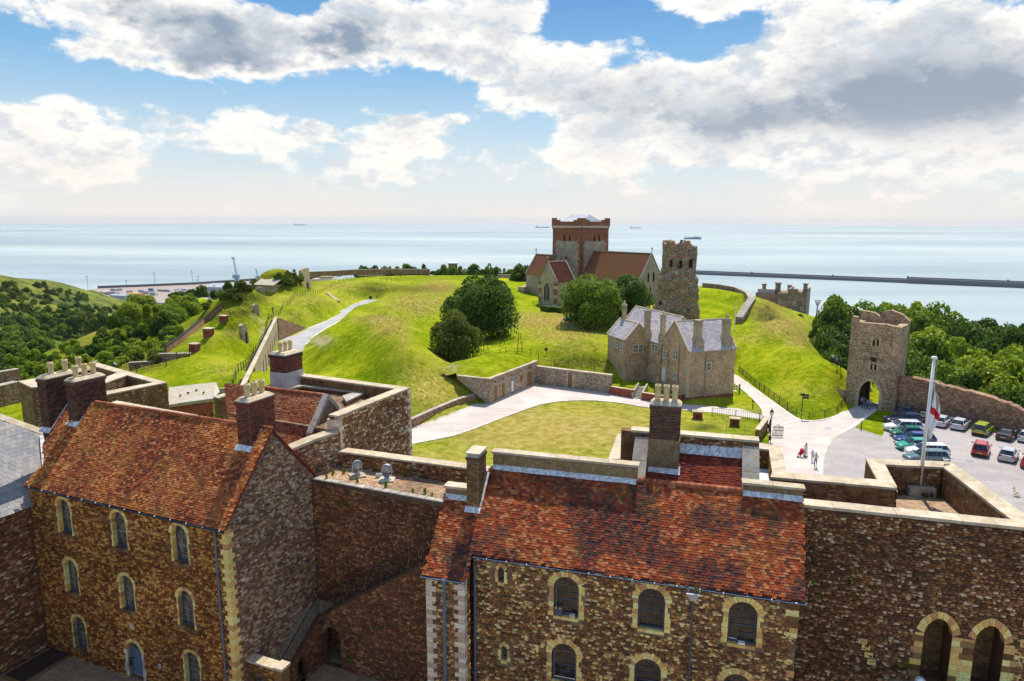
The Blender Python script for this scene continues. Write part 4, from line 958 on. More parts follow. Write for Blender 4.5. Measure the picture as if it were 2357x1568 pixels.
wellwall([(g(*cH(1750, 300), z_), g(*cH(1750, 372), z_)), (g(*cH(2045, 345), z_), g(*cH(1888, 385), z_)), (g(*cH(2100, 680), z_), g(*cH(1935, 710), z_))], 'parapet_wall', 'lichened parapet bending round the right gutter well', stone=M_ST_W)
bm = bmesh.new(); prism(bm, [g(*cH(1740, 380), z_-1.2), g(*cH(1930, 380), z_-1.2), g(*cH(1960, 760), z_-1.2), g(*cH(1740, 760), z_-1.2)], (0, 0, -.1)); tag(ob('lead_gutter', bmend(bm, 'lead_gutter'), M_LEAD), 'lead lined gutter sunk in the well right of the rear roof', 'gutter')

# ================================================================ RIGHT BAILEY WALL AND FLAG TOWER
wa, wb = g(1848, 1160, 12), g(2357, 1213, 12)
W2f = wallfr((wa.x, wa.y, 0), (wb.x, wb.y, 0))
w2 = thing('bailey_wall', 'massive dark rubble wall with two pointed cream arches at the bottom right', 'wall', W2f.w(5, 0))
h1 = off(arch_pts(1.14, 3.4, 'point'), 6.14, 3.86); h2 = off(arch_pts(1.14, 3.4, 'point'), 8.2, 3.86)
slab(W2f, [(-4.2, 0), (14, 0), (14, 11.85), (-4.2, 11.85)], 1.1, 'wall_face', M_MORTD, w2, [h1, h2])
big1 = off(arch_pts(1.95, 3.8, 'point'), 6.14, 3.85); big2 = off(arch_pts(1.95, 3.8, 'point'), 8.2, 3.85)
rubble(W2f, [(-1.2, 2.2), (5.2, 2.2), (5.2, 3.8), (10.6, 3.8), (10.6, 11.8), (-1.2, 11.8)], [big1, big2, [(5.15, 3.8), (9.2, 3.8), (9.2, 6.1), (5.15, 6.1)]], w2, M_ST_W, .235, .118, .07)
def arch_ring(parent, fr, cx, z0, w, h, kind, wid, n, m, depth=.5, proud=.03):
    P = arch_pts(w, h, kind, 16)[2:]; L = [0]
    for a, b in zip(P, P[1:]): L.append(L[-1]+math.hypot(b[0]-a[0], b[1]-a[1]))
    def at_(s):
        for i in range(len(L)-1):
            if s <= L[i+1]+1e-6:
                t = (s-L[i])/(L[i+1]-L[i]); x = P[i][0]+(P[i+1][0]-P[i][0])*t; z = P[i][1]+(P[i+1][1]-P[i][1])*t; break
        base = P[0][1]-.25*w; d = Vector((x, z-base)).normalized(); return x, z, d
    for k in range(n):
        a, b = at_(L[-1]*k/n+.008), at_(L[-1]*(k+1)/n-.008); W = wid*random.uniform(.94, 1.04)
        q = [(a[0], a[1]), (a[0]+a[2].x*W, a[1]+a[2].y*W), (b[0]+b[2].x*W, b[1]+b[2].y*W), (b[0], b[1])]
        bm = bmesh.new(); prism(bm, [fr.w(cx+x, z0+z, proud) for x, z in q], fr.n*-(depth)); ob('voussoir', bmend(bm, 'voussoir'), m, parent)
    return P[0][1]
for cx_ in (6.14, 8.2):
    sp0 = arch_ring(w2, W2f, cx_, 3.85, 1.14, 3.4, 'point', .36, 9, M_CREAM)
zq = 3.85; k = 0
while zq < 3.85+sp0-.05:
    hh = .3
    for s0, s1, n_ in ((5.2, 5.57, 1), (6.71, 7.63, 2), (8.77, 9.6, 2)):
        if k % 2: s0 -= .12 if s0 < 6 else 0
        for j in range(n_):
            a = s0+(s1-s0)*j/n_; b = s0+(s1-s0)*(j+1)/n_
            if n_ == 2 and k % 2: a, b = (s0, s0+(s1-s0)*.38) if j == 0 else (s0+(s1-s0)*.38, s1)
            boxm('jamb_stone', a+.006, b-.006, -.03, .5, zq+.006, min(zq+hh, 3.85+sp0)-.006, M_CREAM if random.random() < .8 else M_PLINTH, w2, W2f.M(0, 0))
    zq += hh; k += 1
for z, s in ((7.9, 9.55), (7.4, 9.45), (6.9, 9.55), (6.4, 9.45)):
    boxm('quoin', s-.1, s+.35, -.06, .2, z, z+.38, M_CREAM, w2, W2f.M(0, 0))
for s, z in ((2.9, 5.4), (3.05, 5.1), (3.2, 4.75), (3.35, 4.4)): boxm('block_stone', s, s+.36, -.06, .1, z, z+.26, M_CREAM, w2, W2f.M(0, 0))
coping('coping_stone', [(W2f.w(0, 12, .08), W2f.w(0, 12, -.72)), (W2f.w(10.5, 12, .08), W2f.w(10.5, 12, -.72))], .14, M_COP, w2, 1.3)
bm = bmesh.new(); prism(bm, [W2f.w(4.3, 3.85, 2.6), W2f.w(12, 3.85, 2.6), W2f.w(12, 3.85, -3), W2f.w(4.3, 3.85, -3)], (0, 0, -.4)); ob('ledge', bmend(bm, 'ledge'), M_FLOOR, w2)
# dark passage behind arches
boxm('passage_back', 4.5, 10, 2.4, 2.6, 3.5, 8.5, M_MORTD, w2, W2f.M(0, 0)); boxm('passage_roof', 4.5, 10, 1.12, 2.4, 7.6, 8.0, M_MORTD, w2, W2f.M(0, 0))
for a in (4.5, 7.0, 9.7): boxm('passage_pier', a, a+.2, 1.11, 2.4, 3.5, 7.6, M_MORTD, w2, W2f.M(0, 0))
# upper wall
Q = lambda x, y: (1767.3+.25346*x, 897.4+.25346*y)
uw = wellwall([(g(*Q(20, 790), 12.02), g(*Q(42, 740), 12.02)), (g(*Q(1172, 890), 12.02), g(*Q(985, 812), 12.02))], 'parapet_wall', 'rubble parapet with pale coping running from the gutter well to the flagpole terrace', h=1.6, stone=M_ST_W)
# flag tower terrace
zt_ = 12.0
ring_o = [g(*Q(1000, 830), zt_), g(*Q(888, 620), zt_), g(*Q(1665, 652), zt_), g(*Q(2500, 1250), zt_)]
ring_i = [g(*Q(1175, 885), zt_), g(*Q(1065, 677), zt_), g(*Q(1592, 702), zt_), g(*Q(2215, 1182), zt_)]
ft = wellwall(list(zip(ring_o, ring_i)), 'mural_tower', 'flagpole terrace parapet of lichened coping around a gravel floor', 'tower', h=1.7, stone=M_ST_W, L=.9)
bm = bmesh.new(); fl = [ring_i[0]+Vector((-3, -2, 0)), ring_i[0]+Vector((-1, 1, 0)), ring_i[1], ring_i[2], ring_i[3]+Vector((3, -1, 0)), W2f.w(10, 12, -.5), W2f.w(-1, 12, -.5)]
prism(bm, [Vector((p.x, p.y, zt_-1.6)) for p in fl], (0, 0, -.3)); tag(ob('terrace_floor', bmend(bm, 'terrace_floor'), M_PLAT, ft), None)
boxm('tower_core', 0, 1, 0, 1, 0, 1, M_MORTD, ft).name = 'tower_core'
tc = [Vector((p.x, p.y, zt_-1.7)) for p in (ring_o[0], ring_o[1], ring_o[2], ring_o[3], W2f.w(12, 0, -1.2), W2f.w(1, 0, -1.2))]
bm = bmesh.new(); prism(bm, tc, (0, 0, -13)); bpy.data.objects['tower_core'].data = bmend(bm, 'tower_core'); setm(bpy.data.objects['tower_core'].data, M_MORT)
# flagpole with plinth
fb = g(*Q(1382, 855), zt_-1.05); print('flagpole', fb)
fp = thing('flagpole', 'tall white flagpole with a limp red and white flag on a grey concrete plinth', 'flagpole', (fb.x, fb.y, zt_-1.6))
Mf = Matrix([[E2.x, V2.x, 0, fb.x], [E2.y, V2.y, 0, fb.y], [0, 0, 1, 0], [0, 0, 0, 1]])
pl_ = [g(*Q(*a), zt_-1.12) for a in ((1198, 808), (1430, 812), (1532, 903), (1290, 890))]
bm = bmesh.new(); prism(bm, pl_, (0, 0, -.5)); ob('plinth', bmend(bm, 'plinth'), M_CONC, fp)
ff = Fr(Vector((fb.x, fb.y, 0)), (1, 0, 0)); ztop = ff.pix(2143, 826)[1]; print('pole top', ztop)
bm = bmesh.new(); tube(bm, [(fb.x, fb.y, zt_-1.15), (fb.x, fb.y, ztop)], [.105, .07], 12); ob('pole', bmend(bm, 'pole', True), M_WHITE, fp)
bm = bmesh.new(); lathe(bm, [(.14, ztop), (.15, ztop+.06), (.12, ztop+.12), (.02, ztop+.14)], 12, fb.x, fb.y); ob('finial', bmend(bm, 'finial'), M_WHITE, fp)
bm = bmesh.new(); tube(bm, [(fb.x+.16, fb.y-.1, zt_+.4), (fb.x+.12, fb.y-.08, ztop)], .012, 4); ob('halyard', bmend(bm, 'halyard'), M_COP, fp)
def flag():
    n, m_ = 26, 14; V, Fc, mi = [], [], []
    top, bot = ff.pix(2147, 884)[1], ff.pix(2130, 996)[1]
    for i in range(n+1):
        v = i/n; z = top+(bot-top)*v; wid = (.18+.34*math.sin(min(1, v*1.25)*math.pi)**.8) if v < .93 else .12
        for j in range(m_+1):
            u = j/m_; a = u*3.2+v*2.2; x = .08+wid*u*.95+.05*math.sin(a*3); y = .10*math.sin(u*11+v*3)*min(1, u*3)-.08
            V.append((fb.x+x, fb.y+y, z-u*.55*(1-v*.3)))
    for i in range(n):
        for j in range(m_): Fc.append((i*(m_+1)+j, i*(m_+1)+j+1, (i+1)*(m_+1)+j+1, (i+1)*(m_+1)+j)); mi.append(1 if (.44 < (i+.5)/n < .58) or (.42 < (j+.5)/m_ < .58) else 0)
    me = mesh_np('flag', V, Fc, smooth=True); setm(me, [M_WHITE, simple('flag_red', (.55, .012, .02), .7)])
    me.polygons.foreach_set('material_index', mi); return me
fo = ob('flag', flag(), None, fp); tag(fo, 'white flag with red cross hanging limp')
fo.modifiers.new('thick', 'SOLIDIFY').thickness = .008
# floodlights
def floodlight(label, p, yawd, tilt, s=1., grp=None, base=True, face=M_GLASSL):
    t = thing('floodlight', label, 'floodlight', p, grp); M0 = Matrix.Translation(p) @ Matrix.Rotation(R_(-yawd), 4, 'Z') @ Matrix.Scale(s, 4)
    if base: boxm('paving_slab', -.38, .38, -.35, .35, 0, .08, M_CONC, t, M0)
    bm = bmesh.new(); box(bm, -.12, .12, -.1, .1, .08, .2); box(bm, -.2, .2, -.03, .03, .2, .24)
    for x in (-.24, .24): box(bm, x-.015, x+.015, -.03, .03, .22, .62)
    box(bm, -.24, .24, -.03, .03, .2, .235); ob('bracket', bmend(bm, 'bracket'), M_STEEL, t, M0)
    Mh = M0 @ Matrix.Translation((0, 0, .62)) @ Matrix.Rotation(R_(tilt), 4, 'X') @ Matrix.Rotation(R_(90), 4, 'X')
    bm = bmesh.new(); lathe(bm, [(.05, -.24), (.12, -.22), (.2, -.1), (.23, .02), (.25, .03), (.25, .08), (.225, .085)], 18); ob('housing', bmend(bm, 'housing', False), M_STEEL, t, Mh)
    bm = bmesh.new(); lathe(bm, [(.215, .09), (.12, .105), (.01, .11)], 18); ob('lens', bmend(bm, 'lens', True), face, t, Mh)
    return t
M_LENS = simple('pale_lamp_lens', (.30, .32, .33), .25, .0, .6)
f1 = g(*cC(1222, 1290), 10.44); f2 = g(*cC(1492, 1325), 10.44)
floodlight('round grey floodlight turned left on the brick walk, left of the pair', f1, -25, 8, 1.15, 'floodlights on the walls', face=M_LENS)
floodlight('round grey floodlight facing the viewer beside a small control box on the brick walk', f2, 0, 12, 1.15, 'floodlights on the walls', face=M_LENS)
bx = g(*cC(1418, 1300), 10.44); tag(boxm('control_box', -.17, .17, -.11, .11, 0, .22, M_STEEL, None, Matrix.Translation(bx), .01), 'small grey control box beside the right floodlight on the walk', 'box')
f3 = W2f.pw(*f3c) if False else W2f.pix(*(1767.3+.25346*1370, 1170.5+.25346*1440))
floodlight('white round floodlight below the left pointed arch', W2f.w(W2f.pix(2114.5, 1533)[0]-.2, 3.85, 1.0), -8, -45, 1.05, 'floodlights on the walls', base=False, face=M_WHITE)
floodlight('bluish round floodlight below the right pointed arch', W2f.w(W2f.pix(2262, 1549)[0]-.3, 3.55, 1.2), 6, -45, 1.05, 'floodlights on the walls', base=False, face=M_LENS)

# ================================================================ LEFT MURAL TOWER (centre-left, behind the left barrack)
zT = 13.5; cX = cC
to = [g(*cX(960, 720), zT), g(*cX(1703, 482), zT), g(*cX(722, 357), zT), g(*cX(350, 428), zT)]
ti = [g(*cX(1052, 742), zT), g(*cX(1562, 492), zT), g(*cX(724, 384), zT), g(*cX(372, 462), zT)]
# outer edge on the right = A..B visible face; build ring: outer pts
A = g(*cX(1052, 742), zT); B = g(*cX(1703, 485), zT); Cc = g(*cX(500, 325), zT)
eAB = (B-A); eAB.z = 0; eAB.normalize(); inn = Vector((-eAB.y, eAB.x, 0)); eBC = (Cc-B); eBC.z = 0; eBC.normalize(); in2 = Vector((-eBC.y, eBC.x, 0))
th = .75
Bi = B+inn*th+in2*th*1.0; Ai = A+inn*th; Ci = Cc+in2*th
mt = wellwall([(A, Ai), (B, Bi), (Cc, Ci)], 'mural_tower', 'square rubble mural tower with pale coping, behind the left barrack roof', 'tower', h=.9, L=1.0)
bm = bmesh.new(); core = [A-Z3*.95, B-Z3*.95, Cc-Z3*.95, Cc+in2*4-Z3*.95, A+inn*9-Z3*.95]
prism(bm, core, (0, 0, -16)); ob('tower_body', bmend(bm, 'tower_body'), M_MORTC, mt)
fA = Fr(Vector((A.x, A.y, 0)), eAB); LA = (B-A).length
rubble(fA, [(.25, 2), (LA-.25, 2), (LA-.25, zT-.14), (.25, zT-.14)], [], mt, M_ST_T, .27, .15, .05)
for z_i in range(42):
    z = 2+z_i*.27; a = .4 if z_i % 2 else .25
    boxm('quoin', 0, a, -.03, .3, z+.005, z+.265, M_PALE, mt, fA.M(0, 0, .0)) if z < zT-.3 else None
    boxm('quoin', LA-a, LA+.02, -.03, .3, z+.005, z+.265, M_PALE, mt, fA.M(0, 0, .0)) if z < zT-.3 else None
fF = Fr(Vector((A.x, A.y, 0))+inn*.9, -inn)
for z_i in range(46):
    z = 8+z_i*.2
    if z < zT-.3: boxm('quoin', .02, .5, -.03, .3, z+.005, z+.195, M_PALE, mt, fF.M(0, 0)); boxm('quoin', .5, .9, -.025, .3, z+.005, z+.195, M_PALE, mt, fF.M(0, 0))
# inner parapet
ia = [g(*cX(*p), 12.9) for p in ((560, 455), (722, 436), (1362, 498), (1122, 612))]
ib = [g(*cX(*p), 12.9) for p in ((560, 500), (722, 470), (1200, 522), (1085, 560))]
wellwall(list(zip(ia, ib)), 'parapet_wall', 'inner lead coped parapet nested inside the mural tower top', h=1.0, m=M_COPG, face=M_PLINTH)
# rear gabled roof in front of the tower
laC = math.atan(1.05); upC = (V1*math.cos(laC)+Z3*math.sin(laC)).normalized()
FC = Fr(FRL.w(sRr, 0)+V1*7.6+Z3*(.2), E1, upC)
qC = [FC.pix(*cX(*p)) for p in ((445, 508), (935, 550), (780, 915), (640, 1000), (455, 1030))]
print('roofC', qC, [tuple(round(c, 1) for c in FC.w(*p)) for p in qC])
rgb = thing('gabled_rear_range', 'orange brown tiled gabled roof between the brick chimneys and the mural tower', 'building', FC.w(qC[0][0], 0))
yt = (qC[0][1]+qC[1][1])/2; oc = [(qC[0][0]-4.0, yt), (qC[1][0], yt), (qC[2][0], qC[2][1]), (qC[3][0], qC[3][1]), (qC[4][0]-3, qC[4][1]-.6)][::-1]
bm = bmesh.new(); prism(bm, [FC.w(*p) for p in oc], FC.n*-.15); rc = ob('roof', bmend(bm, 'roof'), M_TILE_B, rgb)
M_TILE_C = tile_mat('brown_orange_tile', [(.34, .12, .05), (.26, .08, .035), (.42, .18, .08), (.20, .06, .03), (.38, .15, .06), (.30, .20, .11)], [(.24, .08, .04), (.17, .05, .03), (.30, .11, .05)])
tiles(FC, oc, rc, M_TILE_C, .18, .118)
for k in range(16):
    a = FC.w(qC[0][0]-.6, yt).lerp(FC.w(qC[1][0], yt), k/16); b = FC.w(qC[0][0]-.6, yt).lerp(FC.w(qC[1][0], yt), (k+.97)/16)
    bm = bmesh.new(); tube(bm, [a+Z3*.03, b+Z3*.03], .12, 8); ob('ridge_tile', bmend(bm, 'ridge', True), M_RIDGE, rc)
# gable coping stones right edge
def band(parent, pts, th, m, name, L=.9):
    for (a0, b0), (a1, b1) in zip(pts, pts[1:]):
        n = max(1, int((a1-a0).length/L))
        for k in range(n):
            q = [a0.lerp(a1, k/n+.004), a0.lerp(a1, (k+1)/n-.004), b0.lerp(b1, (k+1)/n-.004), b0.lerp(b1, k/n+.004)]
            bm = bmesh.new(); prism(bm, q, th); ob(name, bmend(bm, name), m, parent)
gtop = FC.w(qC[1][0], yt, .3); gbot = FC.w(qC[2][0], qC[2][1], .3); wv = E1*.42
band(rgb, [(gtop, gtop+wv), (gbot, gbot+wv)], Z3*-.35, M_COPG, 'gable_coping')
dnr = (V1*math.cos(laC)-Z3*math.sin(laC))*1.5; band(rgb, [(gtop, gtop+wv), (gtop+dnr, gtop+wv+dnr)], Z3*-.35, M_COPG, 'gable_coping')
bm = bmesh.new(); prism(bm, [gtop+wv*.2-Z3*.3, gbot+wv*.2-Z3*.3, gbot+wv*.2-Z3*3, gtop+dnr*1.5+wv*.2-Z3*3, gtop+dnr+wv*.2-Z3*.3], E1*.3); ob('gable_wall', bmend(bm, 'gable_wall'), M_MORTG, rgb)
# tall white based chimney behind
fc4 = Fr(FC.w(qC[0][0], yt), E1, (0, 0, 1))
ch4o = FC.w(qC[0][0], yt)
F4 = Fr(g(*cX(465, 500), 12.6), E1, (V1+Z3*.01).normalized())
ch4, i4 = chimney('chimney', rgb, F4, cX(472, 500), cX(583, 528), cX(582, 190), cX(716, 148), M_BRICK_R, M_BMORT, 3, cap=.3, base_render=1.4, rm=M_WHITER)
f4 = Fr(i4['o'], i4['e']); print('ch4', i4['w'], i4['L'], i4['zt'], f4.pix(*cX(520, 440)))
# sloping wall between gable and mural tower
ga = GA.w(GA.pix(713, 1071)[0], 0)
s1_, s2_ = g(*cX(635, 1045), 12.2), g(*cX(1052, 882), 12.6)
fs = wallfr(s1_, s2_); Ls = (Vector((s2_.x, s2_.y, 0))-Vector((s1_.x, s1_.y, 0))).length; fs.o.z = 0
sw = thing('sloping_wall', 'rubble wall with broad pale sloping coping rising from the gable to the mural tower', 'wall', s1_)
slab(fs, [(-.5, 5), (Ls+.1, 5), (Ls+.1, s2_.z-.1), (Ls*.45, s2_.z-.25), (-.5, s1_.z-.3)], .7, 'wall_core', M_MORT, sw)
rubble(fs, [(-.1, 8), (Ls, 8), (Ls, s2_.z-.15), (Ls*.45, s2_.z-.3), (0, s1_.z-.25)], [], sw, M_ST_G, .26, .13, .05, nind=200)
bk2 = Vector((-fs.n.x, -fs.n.y, 0))*.8
band(sw, [(s1_-fs.e1*.2, s1_-fs.e1*.2+bk2), (fs.w(Ls*.45, s2_.z-.12, .05), fs.w(Ls*.45, s2_.z-.12, -.75)), (s2_, s2_+bk2)], Z3*-.16, M_COP, 'coping_stone', 1.1)
# ================================================================ TERRAIN
G0 = -2.5
cpA = [  # px, py, z on the visible surface
 # yard and lawn
 (945,1000,G0),(1000,1050,G0),(1200,1000,G0),(1180,905,G0),(1400,922,G0),(1600,935,G0),(1750,962,G0),(1900,1010,G0),(2000,950,G0),(1330,950,G0),(1800,1100,G0),(2200,1000,G0),(2357,1100,G0),(2100,940,G0),(2357,1010,G0),(1100,960,G0),(1500,1000,G0),
 # lawn triangle under the slate house and around
 (1620,915,G0+.3),(1700,930,G0),(1440,880,-1.0),(1400,850,-.3),(1470,870,-1.6),
 # path by the green mound
 (1700,880,G0),(1760,935,G0),(1830,968,G0),(1930,958,G0),
 # green mound on the right: face and crest
 (1740,860,-.8),(1800,900,-1.2),(1870,930,-1.4),(1900,880,.8),(1840,850,1.2),(1767,793,1.9),(1825,802,2.2),(1881,818,2.2),(1935,855,1.6),(1950,890,-.5),(1700,800,1.2),(1950,925,-2.0),
 (1760,762,.3),(1830,788,.2),(1865,800,.3),
 # second mound with ruined wall on its crest
 (1700,740,2.2),(1767,704,5.5),(1818,742,5.0),(1850,775,3.2),(1790,770,.3),(1740,745,2.4),(1876,803,1.0),(1720,700,4.2),
 (1690,760,1.0),
 # church plateau
 (1660,738,-.6),(1700,690,.5),(1640,700,0),(1614,660,1.0),(1680,668,1.0),(1718,682,1.5),(1230,706,0),(1300,716,0),(1400,725,0),(1190,655,2),(1100,634,2),(950,634,2),(800,642,2.4),(1200,680,1.),
 # bowl with the trees, mounds behind the bunker
 (1100,800,.2),(1150,780,.0),(1200,745,1.0),(990,770,1.2),(1000,800,.6),(1010,740,1.6),(1100,830,.2),(1040,835,.4),(960,740,2.5),(1000,720,3.0),(1230,740,1.4),(1180,800,.4),
 (1150,850,1.7),(1200,835,1.5),(1100,858,1.2),
 (1250,790,2.4),(1330,775,3.8),(1290,772,3.2),(1375,785,3.0),(1400,790,2.2),(1300,800,2.6),(1380,830,.7),(1250,830,.8),(1330,845,.4),(1230,765,2.6),(1410,810,1.6),(1300,740,1.6),(1400,750,.4),
 # large green rampart: crest and faces
 (1032,650,4.5),(940,700,5.0),(870,738,6.2),(893,756,6.2),(930,790,5.2),(956,812,4.4),(1000,830,2.6),(1045,846,1.0),
 (855,737,6.3),(825,753,5.0),(785,776,3.3),(745,798,1.0),(712,815,-.9),(850,790,3.6),(800,822,1.2),(760,852,-.7),(900,835,3.0),(850,872,.1),(900,890,.2),(955,745,1.6),(975,765,.6),(960,720,3.0),(925,708,6.0),(975,683,5.6),(1010,700,2.6),(880,900,-.6),(950,900,.8),(1000,880,.6),(1040,900,-.6),(960,960,-1.6),(1060,915,-1.5),
 (720,800,G0),(700,850,G0),(780,760,-1.6),(850,720,-.8),(950,680,1.4),(1030,668,4.0),
 # left slope between the terrace and the road
 (645,725,3.0),(700,712,2.4),(740,745,G0+.2),(700,745,-.8),(760,690,2.8),(800,700,-.4),(840,685,-1.6),(850,655,2.6),(893,637,2.8),(900,680,-.4),(950,660,.6),(1000,645,1.6),(650,690,3.),
 # terrace
 (560,858,3.),(500,880,2.6),(450,880,2.0),(480,820,3),(530,770,3),(600,700,3),(560,730,3.2),(640,670,3),(690,655,3),(400,880,1.2),(440,800,2.6),(520,700,2.6),(560,690,3.0),
 (384,818,1.4),(440,770,1.6),(512,712,1.6),(560,672,1.6),
 # outer bank
 (370,800,-2.),(420,765,-2.5),(480,720,-3.0),(540,680,-3),(300,830,-3.5),(340,780,-6.),(400,730,-7),(470,700,-6),(218,764,-9),(162,790,-9),(100,830,-10),(0,880,-12),(355,726,-10),(60,900,-7),(150,860,-6),(300,800,-6.),(20,965,-3.5),(250,840,-5),(450,690,-12),(560,668,-4),
]
cpW = [  # hidden ground, world x,y,z
 (-100,60,-5),(-60,60,-2.5),(-40,60,G0),(0,60,G0),(40,60,G0),(80,60,G0),(-160,60,-12),(120,60,-4),(-30,40,G0),(30,40,G0),(-100,36,-5),(90,36,-3),
 (75,100,-3.),(90,110,-9),(70,125,-9),(60,118,-6),(110,100,-12),(60,150,-6),(80,150,-13),(120,140,-20),(160,120,-28),(90,190,-12),(130,190,-24),(200,180,-45),(75,210,-2),(100,225,-10),(106,265,-14),(118,258,-12),(150,270,-40),(95,300,-30),
 (-200,400,-88),(-260,330,-82),(-330,420,-90),(-150,420,-88),(-100,400,-78),(-300,260,-70),(80,262,0),(85,280,-20),(60,300,-15),(0,330,-12),(-50,330,-12),(-110,300,-10),(-140,260,-22),(0,380,-60),(60,360,-60),(-120,360,-60),(120,330,-70),(200,300,-90),(250,240,-95),(260,150,-70),
 (-150,200,-22),(-190,180,-45),(-160,140,-22),(-220,120,-50),(-200,240,-55),(-170,320,-60),(-260,200,-60),(-130,100,-12),(-190,60,-30),(-250,60,-50),
 (45,165,-.5),(35,180,-.3),(20,200,0),(50,200,0),(60,180,-.5),(10,230,1.5),(40,240,1),
 (-12,160,.8),(-15,140,.4),(0,140,.4),(10,150,.6),(16,114,G0+.5),(30,116,-1.8),(25,125,-.8),(40,125,-1),(45,112,-2.0),(38,140,-.5),
]
P3 = np.array([list(g(a, b, z)) for a, b, z in cpA]+[list(p) for p in cpW])
def rbf_fit(P, c=2.):
    d = np.hypot(P[:, None, 0]-P[None, :, 0], P[:, None, 1]-P[None, :, 1]); A = np.sqrt(d*d+c*c); n = len(P)
    M_ = np.zeros((n+1, n+1)); M_[:n, :n] = A-np.eye(n)*.06; M_[:n, n] = 1; M_[n, :n] = 1
    w = np.linalg.solve(M_, np.append(P[:, 2], 0)); return w
RW = rbf_fit(P3)
def rbf(x, y, P=P3, w=RW, c=2.):
    x = np.asarray(x, float).ravel(); y = np.asarray(y, float).ravel(); out = np.full(x.shape, w[-1])
    for i in range(0, len(x), 20000):
        d = np.hypot(x[i:i+20000, None]-P[None, :, 0], y[i:i+20000, None]-P[None, :, 1]); out[i:i+20000] += np.sqrt(d*d+c*c) @ w[:-1]
    return out
def gp(l, z=G0): return [tuple(g(a, b, z)[:2]) for a, b in l]
# paved outlines at yard level
roadA = gp([(930,1028),(1040,1003),(1120,975),(1200,945),(1260,927),(1340,921.5),(1420,926),(1495,938),(1640,950),(1755,966),(1775,1000),(1775,962),(1757,957),(1700,941),(1575,931),(1500,918),(1402,905),(1320,893),(1233,883),(1180,905),(1126,931),(1107,926),(945,990),(920,1000)])
pathB = gp([(1757,962),(1758,952),(1751,935),(1722,906),(1690,880),(1680,868),(1672,850),(1697,866),(1735,895),(1790,935),(1830,963),(1860,972),(1830,985),(1775,985)])
yardC = gp([(1760,958),(1830,967),(1862,971),(1900,968),(1930,957),(1965,938),(1977,931),(1990,925),(2025,929),(2060,940),(2075,946),(2200,975),(2357,1010),(2600,1070),(2900,1500),(1600,1500),(1750,1100),(1772,1010)])
roadL = gp([(600,900),(609,873),(642,785),(706,757),(760,735),(800,706),(848,690),(875,690),(840,705),(800,728),(735,765),(702,795),(692,830),(700,880)])
grassP = gp([(1968,985),(2020,943),(2058,950),(2045,975),(2030,1005)])
lawnM = gp([(945,1040),(1040,1006),(1120,978),(1200,948),(1260,930),(1340,924),(1420,929),(1495,941),(1640,953),(1750,970),(1765,1000),(1740,1100),(1000,1200),(800,1100)])
flatP = [roadA, pathB, yardC, roadL, lawnM]
BUMP = [(*g(px, py, 3.)[:2], rx, ry, h) for px, py, rx, ry, h in ((640, 672, 8, 8, 7.), (545, 705, 8.5, 5.5, 5.), (548, 742, 5.5, 4.5, 3.8), (521, 795, 4.8, 5, 3.2))]
def terrain(x, y, ridge=True):
    x = np.asarray(x, float); y = np.asarray(y, float); sh = x.shape; xf, yf = x.ravel(), y.ravel(); z = rbf(xf, yf)
    w = np.zeros(len(xf))
    for P in flatP:
        ins = inpoly(xf, yf, P); d = polydist(xf, yf, P); wi = np.where(ins, 1, np.clip(1-d/(5. if P is roadL else 3.5), 0, 1)**2*1.0)
        if P is roadL: (ax, ay), (bx, by) = P[1], P[2]; sd = ((bx-ax)*(yf-ay)-(by-ay)*(xf-ax))/math.hypot(bx-ax, by-ay); wi = np.where((sd > .8) & (yf < by+2), 0, wi)
        w = np.maximum(w, wi)
    w = w*w*(3-2*w)
    z = z*(1-w)+G0*w
    for bx_, by_, rx_, ry_, hh_ in BUMP:
        u = (xf-bx_)/rx_; v = (yf-by_)/ry_; z = z+hh_*np.exp(-(u*u+v*v)**1.6)
    return z.reshape(sh)
bunk_front = gp([(1107,945),(1126.8,931),(1233.5,883),(1402,904.5),(1500,918),(1510,935),(1126,945)])   # yard side of the bunker walls
def tz(x, y): return float(terrain(np.array([x]), np.array([y]))[0])
def gt(px, py, it=14):
    """point where the pixel ray meets the terrain (marching)"""
    d = ray(px, py); d = d/d[1]; ys = np.concatenate([np.arange(45, 520, 1.5)]); zz_ = terrain(d[0]*ys, ys); h = 25+d[2]*ys-zz_
    i = np.where(h < 0)[0]
    if not len(i): return g(px, py, 0)
    i = i[0]; 
    if i == 0: return Vector((d[0]*ys[0], ys[0], zz_[0]))
    t = h[i-1]/(h[i-1]-h[i]); y = ys[i-1]+t*1.5; return Vector((d[0]*y, y, tz(d[0]*y, y)))
